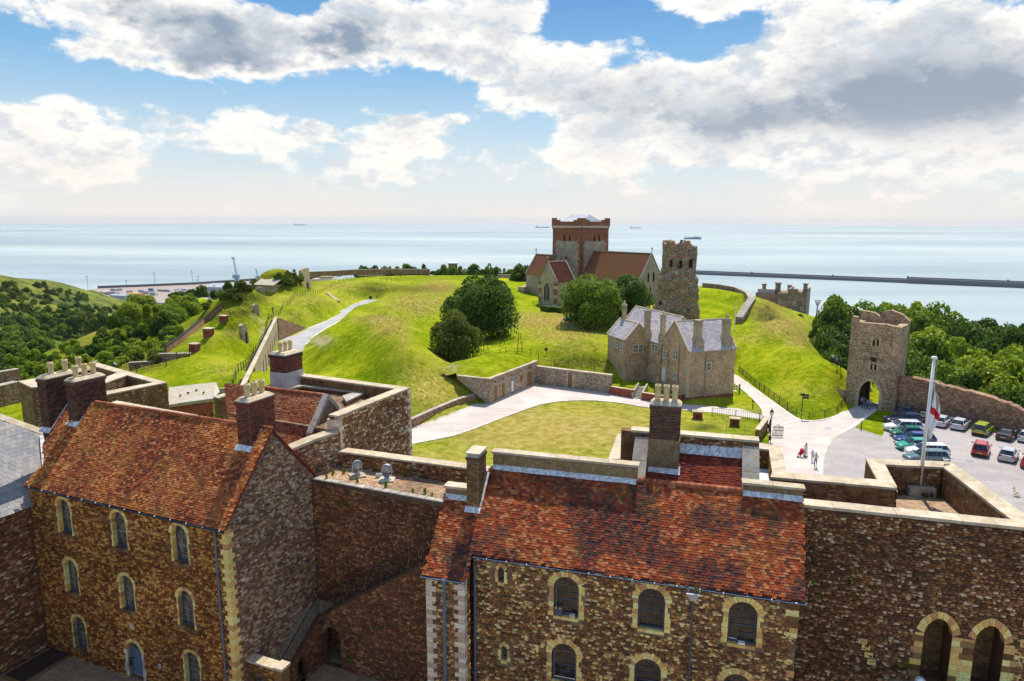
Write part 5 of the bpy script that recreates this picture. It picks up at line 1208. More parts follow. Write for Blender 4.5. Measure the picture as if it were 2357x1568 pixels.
# ---- grass material driven by painted zone attributes
def grass_mat(name='grass_turf'):
    m = MB(name); nt = m.nt
    a = nd(nt, 'ShaderNodeAttribute', {'attribute_name': 'zone'}); sp = nd(nt, 'ShaderNodeSeparateColor', None, i0=a.outputs['Color'])
    dry, lush, bare = sp.outputs
    n1 = nz(nt, m.pos, .12, 6., .6); n2 = nz(nt, m.pos, .9, 6., .7); n3 = nz(nt, vmap(nt, m.pos, (1, 1, 1)), 6., 5., .75)
    base = ramp(nt, mth(nt, 'ADD', mth(nt, 'MULTIPLY', n1, .5), mth(nt, 'MULTIPLY', n2, .5)), [(.38, (.13, .21, .004)), (.49, (.245, .315, .004)), (.60, (.43, .45, .02))])
    dryc = ramp(nt, n2, [(.35, (.32, .25, .04)), (.5, (.46, .35, .09)), (.65, (.58, .47, .18))])
    wild = ramp(nt, n2, [(.38, (.03, .05, .008)), (.52, (.075, .095, .010)), (.64, (.15, .14, .02))])
    barec = ramp(nt, n2, [(.4, (.42, .33, .19)), (.6, (.58, .50, .34))])
    c = mixc(nt, base, dryc, mth(nt, 'MULTIPLY', dry, sstep(nt, mth(nt, 'ADD', n2, mth(nt, 'MULTIPLY', dry, .3)), .40, .62)))
    c = mixc(nt, c, wild, mth(nt, 'MULTIPLY', lush, sstep(nt, mth(nt, 'ADD', n2, mth(nt, 'MULTIPLY', lush, .3)), .45, .6)))
    c = mixc(nt, c, barec, mth(nt, 'MULTIPLY', bare, sstep(nt, mth(nt, 'ADD', n2, mth(nt, 'MULTIPLY', bare, .4)), .5, .7)))
    c = mixc(nt, c, ramp(nt, n3, [(.25, .62), (.5, 1.), (.75, 1.38)]), .9, 'MULTIPLY')
    m.col(c).set(Roughness=1., Specular_IOR_Level=.02); m.bump(mth(nt, 'ADD', mth(nt, 'MULTIPLY', n3, .4), n2), 1., .6); return m.m
M_GRASS = grass_mat()
# zones in picture coordinates of the surface point they lie on (px,py,sx,sy,amount)
DRY = [(1290,990,240,50,1.0),(1150,1010,120,35,.85),(1000,1060,140,25,.7),(1000,900,50,50,.75),(960,860,40,35,.5),(1250,740,70,14,1.1),(1380,745,60,10,.9),(900,750,30,16,1.),(870,735,40,8,.9),(960,700,60,22,.7),(1010,662,30,12,1.0),(930,780,12,30,.6),
       (1300,770,60,14,.8),(1340,800,60,14,.45),(1770,720,30,22,.9),(1800,750,40,18,1.0),(1840,780,25,15,.9),(1730,780,40,8,.5),(700,690,120,14,.4),(800,660,110,10,.5),(520,850,40,16,.35),(680,730,40,14,.45),(1640,975,70,16,.4),(1740,945,60,14,.35),(1880,750,20,10,.6),(160,790,60,8,.7),(220,765,40,8,.7),(1380,840,50,8,.4),(470,770,50,12,.3),(1450,770,20,25,.4),(1850,900,50,20,.25)]
LUSH_SHADE = [(655,645,48,16,1.1),(560,684,42,10,1.1),(562,718,28,10,1.),(538,764,22,16,.8),(1340,832,75,11,.9),(1290,815,40,10,.5),(1750,900,14,30,.0),(900,800,40,40,.25),(620,790,10,40,0.),(520,722,60,10,.8),(950,665,80,7,.7),(300,830,70,20,.9),(200,800,200,30,.6),(60,860,90,40,.5),(420,740,60,14,.5),(1620,984,26,6,.9),(1930,900,14,20,.5),(1600,640,10,5,.5),(1800,700,40,12,.4),(1480,770,10,30,.6),(850,710,50,6,.2),(1900,760,50,20,.6),(980,640,60,5,.4),(1150,745,60,10,.3)]  # rank turf; also shade painted in the lawn pit and a bank's north face
BARE = [(1325,745,22,8,.9),(740,785,20,9,.9),(610,770,10,14,.8),(870,738,16,5,.5),(590,735,10,8,.6),(1040,845,8,6,.6),(720,765,20,8,.5)]
def zonecol(px, py, L):
    v = np.zeros(len(px))
    for a, b, sx, sy, k in L: v = np.maximum(v, k*np.exp(-.5*(((px-a)/sx)**2+((py-b)/sy)**2)))
    return np.clip(v, 0, 1)
def grid_mesh(name, xs, ys, zf, keep=None):
    X, Y = np.meshgrid(xs, ys); Zv = zf(X, Y); nx, ny = len(xs), len(ys)
    V = np.stack([X.ravel(), Y.ravel(), Zv.ravel()], 1)
    i = np.arange((nx-1)*(ny-1)); r, c_ = i//(nx-1), i % (nx-1); a = r*nx+c_
    q = np.stack([a, a+1, a+nx+1, a+nx], 1)
    if keep is not None:
        cx_, cy_ = X.ravel()[q].mean(1), Y.ravel()[q].mean(1); q = q[keep(cx_, cy_)]
    me = mesh_np(name, V, None, q.ravel(), np.arange(0, len(q)*4, 4), smooth=True)
    qv = V-CAM; w = np.maximum(qv @ FW, 1); px = CX+F_*(qv @ RT)/w; py = CY-F_*(qv @ UP)/w
    at = me.color_attributes.new('zone', 'FLOAT_COLOR', 'POINT')
    col = np.stack([zonecol(px, py, DRY), zonecol(px, py, LUSH_SHADE), zonecol(px, py, BARE), np.ones(len(px))], 1).astype(np.float32)
    at.data.foreach_set('color', col.ravel()); return me
yardcut = [tuple(p) for p in (W2f.w(14, 0)[:2], W2f.w(-3, 0)[:2])]
xs = np.concatenate([np.arange(-330, -130, 5.), np.arange(-130, 130, 1.2), np.arange(130, 330, 5.)]); ys = np.concatenate([np.arange(40, 52, 3.), np.arange(52, 200, 1.2), np.arange(200, 300, 2.), np.arange(300, 421, 5.)])
gm_ = grid_mesh('ground', xs, ys, terrain)
tag(ob('ground', gm_, M_GRASS), 'grassy castle mounds, banks and lawns', kind='structure')
# ---- paved surfaces
def asphalt(name, c1, c2):
    m = MB(name); nt = m.nt; n = nz(nt, m.pos, .25, 6., .65); c = mixc(nt, c1, c2, sstep(nt, n, .35, .65)); c = mixc(nt, c, ramp(nt, nz(nt, m.pos, 3., 6., .8), [(.3, .82), (.7, 1.12)]), 1., 'MULTIPLY')
    ln = nz(nt, vmap(nt, m.pos, (.08, .5, 1), rot=(0, 0, .5)), 1., 4., .6); c = mixc(nt, c, ramp(nt, ln, [(.42, .93), (.58, 1.03)]), 1., 'MULTIPLY')
    m.col(c).bump(nz(nt, m.pos, 12., 4., .7), .3, .02); return m.m
M_ASPH = asphalt('pale_worn_asphalt', (.50, .435, .39), (.60, .53, .475)); M_ASPD = asphalt('car_park_asphalt', (.34, .305, .29), (.42, .38, .36)); M_CHIP = asphalt('grey_road_surface', (.34, .34, .345), (.42, .41, .41))
def sheet(name, poly, m, dz, label, cuts=()):
    bm = bmesh.new(); vs = [bm.verts.new((a, b, 0)) for a, b in poly]; ed = [bm.edges.new((vs[i], vs[(i+1) % len(vs)])) for i in range(len(vs))]
    for P in cuts:
        v2 = [bm.verts.new((a, b, 0)) for a, b in P]; ed += [bm.edges.new((v2[i], v2[(i+1) % len(v2)])) for i in range(len(v2))]
    bmesh.ops.triangle_fill(bm, use_beauty=True, edges=ed, normal=(0, 0, 1))
    for v in bm.verts: v.co.z = G0+dz
    for f_ in bm.faces:
        if f_.normal.z < 0: f_.normal_flip()
    me = bpy.data.meshes.new(name); bm.to_mesh(me); bm.free()
    return tag(ob(name, me, m), label, kind='structure')
sheet('car_park', yardC, M_ASPD, .03, 'asphalt car park and yard', [grassP])
sheet('road', roadA, M_ASPH, .036, 'curving pale road round the lawn'); sheet('path', pathB, M_ASPH, .042, 'pale path beside the green mound'); sheet('road', roadL, M_CHIP, .036, 'grey road climbing behind the rampart')
paleY = gp([(1760,956),(1830,966),(1862,970),(1900,967),(1930,956),(1965,937),(1980,929),(2018,937),(2016,944),(1985,966),(1958,985),(1925,1004),(1904,1024),(1893,1050),(1889,1075),(1892,1130),(1890,1500),(1600,1500),(1750,1100),(1772,1010)])
sheet('yard', paleY, M_ASPH, .036, 'pale asphalt yard')
M_KERB = stone_mat('pale_kerb_stone', [(.62, .56, .48), (.55, .49, .41), (.68, .62, .54)], dark=.1)
kerbs = thing('kerb', 'pale kerb stones lining the roads, lawn and yard', 'kerb', g(1300, 925, G0))
KP, KX, KY, KZ = [], [], [], []
for L_, wd_ in (([(945,1022),(1040,1004),(1120,976),(1200,946),(1260,928),(1340,922),(1420,927),(1495,939),(1570,945)], .35), ([(945,988),(1000,968),(1060,945),(1107,927)], .3),
          ([(1892,1130),(1889,1085),(1893,1055),(1904,1026),(1925,1004),(1958,985),(1985,966),(2016,943)], .5), ([(1771,1004),(1790,985),(1815,973),(1840,968)], .45),
          ([(1690,882),(1722,908),(1750,936),(1757,952),(1752,962),(1735,962)], .35), ([(1697,865),(1735,894),(1790,934),(1830,962),(1860,970),(1900,966),(1930,956),(1948,946)], .4),
          ([(702,795),(735,766),(800,729),(840,706),(868,693)], .5), ([(706,757),(760,735),(800,706),(848,690)], .5), ([(2030,1006),(1968,986)], .15)):
    pts = [Vector((*p, 0)) for p in gp(L_)]
    # smooth the polyline
    sm = []
    for i in range(len(pts)-1):
        p0, p1, p2, p3 = pts[max(i-1, 0)], pts[i], pts[i+1], pts[min(i+2, len(pts)-1)]
        for k in range(8):
            t = k/8; sm.append(.5*((2*p1)+(p2-p0)*t+(2*p0-5*p1+4*p2-p3)*t*t+(3*p1-p0-3*p2+p3)*t**3))
    sm.append(pts[-1]); acc = 0; last = sm[0]; i = 1
    while i < len(sm):
        seg = (sm[i]-last).length
        if seg >= .95:
            nx = last.lerp(sm[i], .95/seg); e = (nx-last).normalized(); c_ = (last+nx)/2; KP.append((c_.x, c_.y, G0+.05)); KX.append(tuple(e*.93)); KY.append((-e.y*wd_, e.x*wd_, 0)); KZ.append((0, 0, .045)); last = nx
        else: i += 1
pieces('kerb_stone', 'block', kerbs, M_KERB, KP, KX, KY, KZ, 290)
# ================================================================ SEA
def sea_mat():
    m = MB('sea_water'); nt = m.nt
    v = vmap(nt, m.pos, (.00028, .0009, 1), rot=(0, 0, .1)); n = nz(nt, v, 1., 5., .55); n2 = nz(nt, vmap(nt, m.pos, (.0009, .006, 1), rot=(0, 0, -.06)), 1., 4., .6)
    c = ramp(nt, mth(nt, 'ADD', mth(nt, 'MULTIPLY', n, .7), mth(nt, 'MULTIPLY', n2, .3)), [(.40, (.26, .335, .355)), (.5, (.34, .41, .415)), (.6, (.44, .50, .475))])
    m.col(c).set(Roughness=.45, Specular_IOR_Level=.3, IOR=1.33)
    m.bump(nz(nt, vmap(nt, m.pos, (.02, .05, 1)), 1., 6., .7), .35, 3.); return m.m
ZS = -110.
bm = bmesh.new(); bmesh.ops.create_circle(bm, cap_ends=True, segments=256, radius=21500)
for v in bm.verts: v.co.z = ZS
tag(ob('sea', bmend(bm, 'sea'), sea_mat()), 'calm pale blue green sea', kind='structure')
# ================================================================ MIDDLE DISTANCE BUILDINGS
pC = lambda x, y: (1185.9+.25346*x, 474.4+.25346*y)
pD = lambda x, y: (1346+.19217*x, 673+.19217*y)
pE = lambda x, y: (1000+.19217*x, 769.2+.19217*y)
pF = lambda x, y: (1767.3+.25346*x, 641+.25346*y)
pG = lambda x, y: (1410.3+.25346*x, 833.3+.25346*y)
pA = lambda x, y: (.25346*x, 564.1+.25346*y)
pB = lambda x, y: (512.8+.25346*x, 564.1+.25346*y)
pN = lambda x, y: (1205.1+.15948*x, 487.2+.15948*y)
def wallmat(name, c1, c2, c3, vs=5., sc=1.2, fl=.3):
    """rubble too far away to tell stones apart: cell colours + fine relief"""
    m = MB(name); nt = m.nt; v = nd(nt, 'ShaderNodeTexVoronoi', {'feature': 'F1'}, Scale=vs); nt.links.new(vmap(nt, m.pos, (1, 1, 1.5)), v.inputs['Vector'])
    s = nd(nt, 'ShaderNodeSeparateColor', None, i0=v.outputs['Color']); c = ramp(nt, s.outputs[0], [(0, c1), (.35, c2), (.6, c1), (.8, c3), (1, c2)], 'CONSTANT')
    c = mixc(nt, c, ramp(nt, nz(nt, m.pos, sc*.35, 5., .65), [(.35, .75), (.65, 1.2)]), 1., 'MULTIPLY'); c = mixc(nt, c, ramp(nt, nz(nt, m.pos, 9., 4., .7), [(.3, .7), (.7, 1.3)]), 1., 'MULTIPLY')
    w = sstep(nt, s.outputs[1], .86, .9); c = mixc(nt, c, (.55, .50, .43), mth(nt, 'MULTIPLY', w, fl))
    m.col(c).bump(mth(nt, 'SUBTRACT', 1., v.outputs['Distance']), .7, .06); return m.m
M_HOUSE = wallmat('brown_house_rubble', (.50, .33, .19), (.62, .44, .27), (.37, .225, .13), 5.); M_GATE = wallmat('gatehouse_flint', (.36, .23, .13), (.48, .35, .21), (.24, .14, .08), 4.8, fl=.6)
M_FLINT = wallmat('church_flint', (.38, .31, .22), (.27, .19, .12), (.52, .44, .33), 5., fl=.8); M_CURT = wallmat('curtain_rubble', (.28, .15, .085), (.38, .22, .13), (.19, .10, .06), 3.4, fl=.35)
M_PHAR = wallmat('roman_rubble', (.30, .20, .14), (.22, .17, .14), (.38, .28, .20), 2.6, fl=.5); M_BRKF = wallmat('red_brick_far', (.30, .11, .06), (.23, .085, .045), (.36, .15, .085), 6., fl=.1)
M_BUNK = wallmat('mottled_bunker_stone', (.36, .27, .19), (.26, .18, .12), (.48, .38, .27), 3.5, fl=.5); M_DRESS = simple('tan_dressed_stone', (.52, .42, .27), .85, var=.2)
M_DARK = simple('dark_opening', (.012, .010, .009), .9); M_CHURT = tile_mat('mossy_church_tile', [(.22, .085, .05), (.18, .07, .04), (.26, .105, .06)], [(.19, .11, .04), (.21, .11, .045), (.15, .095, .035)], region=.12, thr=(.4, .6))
M_CHURT2 = tile_mat('maroon_church_tile', [(.11, .032, .025), (.09, .028, .022), (.13, .04, .03)], [(.10, .035, .025), (.085, .028, .02)])
def vf(o, ang): a = R_(ang); return Fr(o, (math.cos(a), math.sin(a), 0))
def quad(name, pts, m, parent, th=.15):
    bm = bmesh.new(); n = (Vector(pts[1])-Vector(pts[0])).cross(Vector(pts[2])-Vector(pts[0])).normalized(); prism(bm, pts, -n*th); return ob(name, bmend(bm, name), m, parent)
def win2(parent, fr, s, z, w, h, nl=2, m=M_WHITE, fm=M_DRESS, gm=M_GLASSL, lintel=True, name='window'):
    """stone framed window with lights and sashes; opening lower-left s,z"""
    o = boxm(name, -.18, w+.18, -.04, .02, h, h+.2, fm, parent, fr.M(s, z)); P_ = wm(o)
    boxm('sill', -.2, w+.2, -.08, .02, -.16, 0, fm, o, P_)
    for x in (-.18, w): boxm('jamb', x, x+.18, -.035, .02, 0, h, fm, o, P_)
    boxm('pane', 0, w, -.012, .01, 0, h, gm, o, P_); lw = w/nl
    for i in range(nl):
        x0, x1 = lw*i+(.07 if i else 0), lw*(i+1)-(.07 if i < nl-1 else 0)
        if i: boxm('mullion', lw*i-.07, lw*i+.07, -.03, .015, 0, h, fm, o, P_)
        bm = bmesh.new(); t = .05
        for a in (x0, x1-t): box(bm, a, a+t, -.03, .0, 0, h)
        for b in (0, h/2-t/2, h-t): box(bm, x0+t, x1-t, -.028, .0, b, b+t)
        box(bm, (x0+x1)/2-.015, (x0+x1)/2+.015, -.022, 0, t, h-t)
        ob('sash', bmend(bm, 'sash'), m, o, P_)
    return o
def gable_house(parent, o, e, v, L, Wd, z0, ze, zr, wmt, rmt, slate=None, over=.15, gable_cop=M_DRESS, sides='fblr', rt='roof'):
    """ridge along e; o = near-left corner; v = inward; builds wall shell, two slopes and verge copings"""
    o = Vector(o); e = Vector(e); v = Vector(v)
    P = lambda a, b, z: Vector((o.x+e.x*a+v.x*b, o.y+e.y*a+v.y*b, z))
    bm = bmesh.new()
    pr = [P(0, 0, z0), P(0, Wd, z0), P(0, Wd, ze), P(0, Wd/2, zr-.05), P(0, 0, ze)]; prism(bm, pr, e*L); wo = ob('wall', bmend(bm, 'wall'), wmt, parent)
    r_ = None
    for sgn in (0, 1):
        b0 = -over if sgn == 0 else Wd+over; zz_ = ze-over*(zr-ze)/(Wd/2)
        q = [P(-.05, b0, zz_), P(L+.05, b0, zz_), P(L+.05, Wd/2, zr), P(-.05, Wd/2, zr)]
        bm = bmesh.new(); prism(bm, [p+Z3*.05 for p in q], Z3*.12); r_ = ob(rt, bmend(bm, rt), rmt, parent)
        if slate and sgn == 0:
            f = Fr(q[0]+Z3*.17, e, (q[3]-q[0]).normalized()); H = (q[3]-q[0]).length; tiles(f, [(0, 0), (L+.1, 0), (L+.1, H-.05), (0, H-.05)], r_, slate, .45, .28, .02, 'slate')
    for a in (-.12, L-.2):
        for b0, b1 in ((-over-.1, Wd/2), (Wd+over+.1, Wd/2)):
            zz0 = ze-over*(zr-ze)/(Wd/2); bm = bmesh.new(); prism(bm, [P(a, b0, zz0+.12), P(a+.32, b0, zz0+.12), P(a+.32, b1, zr+.15), P(a, b1, zr+.15)], Z3*.22); ob('verge_coping', bmend(bm, 'verge_coping'), gable_cop, parent)
    bm = bmesh.new(); tube(bm, [P(0, Wd/2, zr+.18), P(L, Wd/2, zr+.18)], .13, 6); ob('ridge', bmend(bm, 'ridge'), gable_cop, parent)
    return P
def stack(parent, c, e, v, z0, zb, zt, w, d, m, pots=2, oct_=False, base=None):
    """stone chimney: wide base tapering to shaft, moulded cap"""
    M = Matrix([[e.x, v.x, 0, c.x], [e.y, v.y, 0, c.y], [0, 0, 1, 0], [0, 0, 0, 1]]); H = zt-zb
    bw, bd = base or (w*1.5, d*1.5); bm = bmesh.new()
    S4 = lambda a, b, z: [(-a/2, -b/2, z), (a/2, -b/2, z), (a/2, b/2, z), (-a/2, b/2, z)]
    hexa(bm, S4(bw, bd, z0), S4(bw, bd, zb)); hexa(bm, S4(bw*.98, bd*.98, zb+.001), S4(w, d, zb+H*.18))
    hexa(bm, S4(w, d, zb+H*.18+.001), S4(w, d, zb+H*.70)); hexa(bm, S4(w*1.2, d*1.2, zb+H*.70+.001), S4(w*1.2, d*1.2, zb+H*.74)); hexa(bm, S4(w*1.04, d*1.04, zb+H*.74+.001), S4(w*1.04, d*1.04, zb+H*.92))
    hexa(bm, S4(w*1.22, d*1.22, zb+H*.92+.001), S4(w*1.15, d*1.15, zb+H)); ch = ob('chimney', bmend(bm, 'chimney'), m, parent, M)
    for k in range(pots):
        bm = bmesh.new(); lathe(bm, [(.15, 0), (.13, .5), (.17, .55), (.15, .62), (.1, .62), (.1, .5)], 8, (k-(pots-1)/2)*.4, 0, cap=False); ob('chimney_pot', bmend(bm, 'pot'), M_POT, ch, M @ Matrix.Translation((0, 0, zt)))
    return ch

# ---------------- slate roofed house
hk = g(*pD(1210, 1300), -2.4); eh, vh = Vector((math.cos(R_(20)), math.sin(R_(20)), 0)), Vector((-math.sin(R_(20)), math.cos(R_(20)), 0))
Hr = Fr(Vector((hk.x, hk.y, 0)), eh); Hl = Fr(Vector((hk.x, hk.y, 0))+vh*30, -vh)   # s = 30-b
hse = thing('stone_house', 'brown rubble stone house with lilac grey slate roofs and tall ornate chimneys', 'house', hk)
LR = (Hr.pix(*pD(1800, 690))[0]+Hr.pix(*pD(1785, 1165))[0])/2; zE_ = Hr.pix(*pD(1235, 715))[1]; zap = Hl.pix(*pD(1083, 362))[1]; bA = 30-Hl.pix(*pD(1083, 362))[0]; bE = 30-Hl.pix(*pD(925, 620))[0]
print('house', LR, zE_, zap, bA, bE)
PH = gable_house(hse, (hk.x, hk.y, 0), eh, vh, LR, bA*2, -4.5, zE_, zap, M_HOUSE, M_SLATE, M_SLATE)
bG = 30-Hl.pix(*pD(752, 500))[0]; Fg = Fr(Vector((hk.x, hk.y, 0))+vh*bG, eh)
aL = Fg.pix(*pD(498, 575))[0]; zGe = Fg.pix(*pD(498, 575))[1]; zGa = Fg.pix(*pD(650, 388))[1]; aA = Fg.pix(*pD(650, 388))[0]
print('wing', bG, aL, zGe, zGa, aA, Fg.pix(*pD(755, 490)))
# main block (ridge along vh): use gable_house with e=-vh so the slope over 'v' side faces left
mainL = 15.; aW = 7.2; zm = zap+.1
zme = Hl.pix(*pD(850, 595))[1]
gable_house(hse, Vector((hk.x, hk.y, 0))+vh*(bE-.3+mainL), -vh, eh, mainL, aW, -4, zme, zm, M_HOUSE, M_SLATE, M_SLATE)
wl_ = 6.5
gable_house(hse, Vector((hk.x, hk.y, 0))+vh*(bG+wl_)+eh*aL, -vh, eh, wl_, (aA-aL)*2, -4, zGe, zGa, M_HOUSE, M_SLATE, M_SLATE)
def onfr(fr, ptl, ptr, mode=0):
    a = fr.pix(*ptl); b = fr.pix(*ptr); return min(a[0], b[0]), min(a[1], b[1]), abs(b[0]-a[0]), abs(b[1]-a[1])
Wa = Fr(Vector((hk.x, hk.y, 0))+eh*aL+vh*30, -vh)
for fr, tl, br, nl in ((Hr, (1462, 845), (1505, 935), 1), (Hl, (1065, 685), (1118, 815), 2), (Hl, (945, 690), (1000, 790), 2), (Hl, (810, 620), (872, 712), 2), (Hl, (812, 872), (853, 970), 2), (Hl, (1055, 965), (1105, 1050), 2), (Hl, (978, 925), (998, 1005), 1),
                       (Fg, (582, 632), (695, 712), 2), (Wa, (347, 580), (400, 665), 2), (Wa, (430, 612), (485, 700), 2)):
    s, z, w, h = onfr(fr, pD(*tl), pD(*br)); h = max(.9, min(h, 1.9)) if fr is not Hr else h
    c = fr.pix(*pD((tl[0]+br[0])/2, (tl[1]+br[1])/2)); w = max(w, .7); win2(hse, Fr(fr.w(0, 0, .06), fr.e1), c[0]-w/2, c[1]-h/2, w, h, nl)
c = Hl.pix(*pD(945, 1060)); boxm('door_surround', -.75, .75, -.06, .02, -.1, 2.6, M_DRESS, hse, Hl.M(c[0], c[1])); dd = boxm('door', -.45, .45, -.1, -.05, 0, 2.1, M_WHITE, hse, Hl.M(c[0], c[1]))
for x in (0, .12): pass
M_DPIPE = simple('pinkish_downpipe', (.40, .29, .25), .6)
for fr, x, yt_, yb in ((Hr, 1455, 715, 1245), (Hl, 1015, 560, 1100), (Hl, 1140, 600, 1130), (Hl, 768, 590, 900), (Fg, 738, 560, 905), (Wa, 488, 590, 860)):
    a = fr.pix(*pD(x, yt_)); b = fr.pix(*pD(x, yb)); bm = bmesh.new(); tube(bm, [fr.w(a[0], a[1], .14), fr.w(a[0], b[1], .14)], .07, 6); ob('downpipe', bmend(bm, 'downpipe'), M_DPIPE, hse)
bm = bmesh.new(); box(bm, -.02, LR, -.08, .0, -4.5, -1.9, Hr.M(0, 0)); ob('plinth', bmend(bm, 'plinth'), M_BRKF, hse)
for z in range(14): boxm('quoin', -.05, .5 if z % 2 else .3, -.07, .3, -1.9+z*.5, -1.9+z*.5+.47, M_DRESS, hse, Hr.M(0, 0))
M_CHIM = coping_mat('mossy_chimney_stone', (.46, .37, .24), (.34, .26, .17), (.38, .28, .08))
for (x, yb, yt_, w, fr_, pots) in ((1350, 690, 330, 1.15, (Hr, .9), 0), (1690, 665, 315, 1.15, (Hr, .9), 2)):
    f2_ = Fr(Hr.w(0, 0)+vh*.95, eh); a = f2_.pix(*pD(x, yb)); t = f2_.pix(*pD(x, yt_)); cc = f2_.w(f2_.pix(*pD(x, 540))[0], 0)
    stack(hse, cc, eh, vh, zE_-.4, zE_+1.6, t[1], .95, .95, M_CHIM, pots, base=(1.5, 1.6))
for (x, yt_, bb, aoff, w, pots) in ((755, 215, bG-.2, .7, .8, 1), (942, 265, bE+.5, .8, .65, 1), (478, 140, bG+wl_-.4, (aA), .6, 1)):
    f2_ = Fr(Vector((hk.x, hk.y, 0))+vh*bb, eh); p = f2_.pix(*pD(x, yt_)); stack(hse, f2_.w(p[0], 0), eh, vh, zme-1, max(zme+1.2, p[1]-4.2), p[1], w, w, M_CHIM, pots)

# ---------------- bunker (magazine) walls with turf roof
bF1 = wallfr(g(*pE(660, 838), G0), g(*pE(1215, 597), G0)); bF1.o.z = 0; bF2 = wallfr(g(*pE(1212, 597), G0), g(*pE(2095, 712), G0)); bF2.o.z = 0
L1 = bF1.pix(*pE(1215, 500))[0]; L2 = bF2.pix(*pE(2115, 600))[0]; zt1 = bF1.pix(*pE(660, 555))[1]; zt1b = bF1.pix(*pE(1250, 315))[1]; zt2 = bF2.pix(*pE(1500, 425))[1]
print('bunker', L1, L2, zt1, zt1b, zt2)
zt1 = (zt1+zt1b)/2
bk_ = thing('magazine_wall', 'mottled stone magazine front with boarded doors and turf on top', 'wall', bF1.w(0, G0))
boxm('wall', 0, L1+.3, 0, .6, G0-.5, zt1, M_BUNK, bk_, bF1.M(0, 0)); coping('coping_stone', [(bF1.w(-.1, zt1+.18, .1), bF1.w(-.1, zt1+.18, -.7)), (bF1.w(L1+.6, zt1+.18, .1), bF1.w(L1+.6, zt1+.18, -.7))], .18, M_COP, bk_, 1.4)
wp_ = bF1.pix(*pE(660, 700)); bFw = wallfr(g(*pE(565, 780), G0), g(*pE(660, 838), G0)); 
wv = Vector((math.cos(R_(158)), math.sin(R_(158)), 0)); bFw = Fr(bF1.w(0, 0)+wv*9, -wv); lw0 = bFw.pix(*pE(270, 505))[0]; zwl = bFw.pix(*pE(270, 505))[1]; print('wing wall', lw0, zwl)
slab(bFw, [(lw0, zwl-.4), (9, G0-.3), (9, zt1), (lw0, max(zwl, zt1-.6))], .6, 'wing_wall', M_BUNK, bk_)
coping('coping_stone', [(bFw.w(lw0, max(zwl, zt1-.6)+.16, .1), bFw.w(lw0, max(zwl, zt1-.6)+.16, -.7)), (bFw.w(9.1, zt1+.17, .1), bFw.w(9.1, zt1+.17, -.7))], .16, M_COP, bk_, 1.4)
boxm('plinth', 0, L1, -.35, 0, G0, G0+.22, M_CONC, bk_, bF1.M(0, 0))
for x0, x1, y0, y1, kind in ((710, 752, 610, 795, 'd'), (803, 838, 575, 755, 'd'), (912, 942, 530, 705, 'b'), (1018, 1055, 480, 580, 'w'), (1105, 1160, 438, 610, 'd')):
    a = bF1.pix(*pE(x0, y1)); b = bF1.pix(*pE(x1, y0)); w = b[0]-a[0]; zb2 = G0+.22 if kind != 'w' else (a[1]); h = b[1]-zb2
    o = boxm('door_frame' if kind != 'w' else 'window_frame', -.16, w+.16, -.05, .02, 0, h+.18, M_DRESS, bk_, bF1.M(a[0], zb2)); boxm('door' if kind != 'w' else 'shutter', 0, w, -.09, -.045, 0.02, h, M_DOORB if kind == 'b' else M_WOODB, o, wm(o))
    if kind == 'b': boxm('door_panel', w*.15, w*.85, -.11, -.085, .3, h-.3, M_WHITE, o, wm(o))
    boxm('vent', w/2-.15, w/2+.15, -.02, .02, h+.5, h+.8, M_DARK, bk_, bF1.M(a[0], zb2))
rt_ = thing('retaining_wall', 'stone retaining wall with bricked up doorway right of the magazine', 'wall', bF2.w(L2/2, G0))
slab(bF2, [(0, G0-.4), (L2, G0-.4), (L2, zt2-.05), (0, zt2)], .6, 'wall', M_BUNK, rt_)
coping('coping_stone', [(bF2.w(0, zt2+.16, .1), bF2.w(0, zt2+.16, -.7)), (bF2.w(L2+.05, zt2+.11, .1), bF2.w(L2+.05, zt2+.11, -.7))], .16, M_COP, rt_, 1.4)
a = bF2.pix(*pE(1598, 620)); b = bF2.pix(*pE(1652, 485)); boxm('blocked_door', 0, b[0]-a[0], -.04, .02, 0, b[1]-G0, M_WOODB, rt_, bF2.M(a[0], G0))
for k in range(7):
    for sg, x in ((-1, 0), (1, b[0]-a[0])): x0, x1 = sorted((x, x+sg*(.45 if k % 2 else .28))); boxm('jamb_stone', x0, x1, -.05, .02, k*.4, k*.4+.38, M_DRESS, rt_, bF2.M(a[0], G0))
boxm('plinth', 0, L2, -.3, 0, G0, G0+.15, M_CONC, rt_, bF2.M(0, 0))
# turf roof mound over the magazine: part of ground sheet raised separately
def turf(name, label, poly_px, zf, cell=.5, mat_=M_GRASS):
    P = [tuple(g(a, b, z)[:2]) for a, b, z in poly_px]; P = np.array(P); x0, y0 = P.min(0)-1; x1, y1 = P.max(0)+1
    me = grid_mesh(name, np.arange(x0, x1, cell), np.arange(y0, y1, cell), zf, keep=lambda x, y: inpoly(x, y, [tuple(p) for p in P])); return tag(ob(name, me, mat_), label, kind='structure')
tpoly = [tuple(bF1.w(.1, 0, -.3)[:2]), tuple(bF1.w(L1+.5, 0, -.3)[:2]), tuple(bF1.w(L1+2, 0, -9)[:2]), tuple(bF1.w(-2, 0, -12)[:2]), tuple(bFw.w(lw0-.5, 0, -.4)[:2])]
def zturf(x, y):
    d = polydist(x.ravel(), y.ravel(), tpoly).reshape(x.shape); ins = inpoly(x.ravel(), y.ravel(), tpoly).reshape(x.shape)
    return zt1+.05+np.where(ins, 1.35*(1-np.exp(-d/1.6)), -.0)+.08*np.sin(x*1.3)*np.cos(y*1.1)
pa = np.array(tpoly); me = grid_mesh('turf_roof', np.arange(pa[:, 0].min()-1, pa[:, 0].max()+1, .45), np.arange(pa[:, 1].min()-1, pa[:, 1].max()+1, .45), zturf, keep=lambda x, y: inpoly(x, y, tpoly))
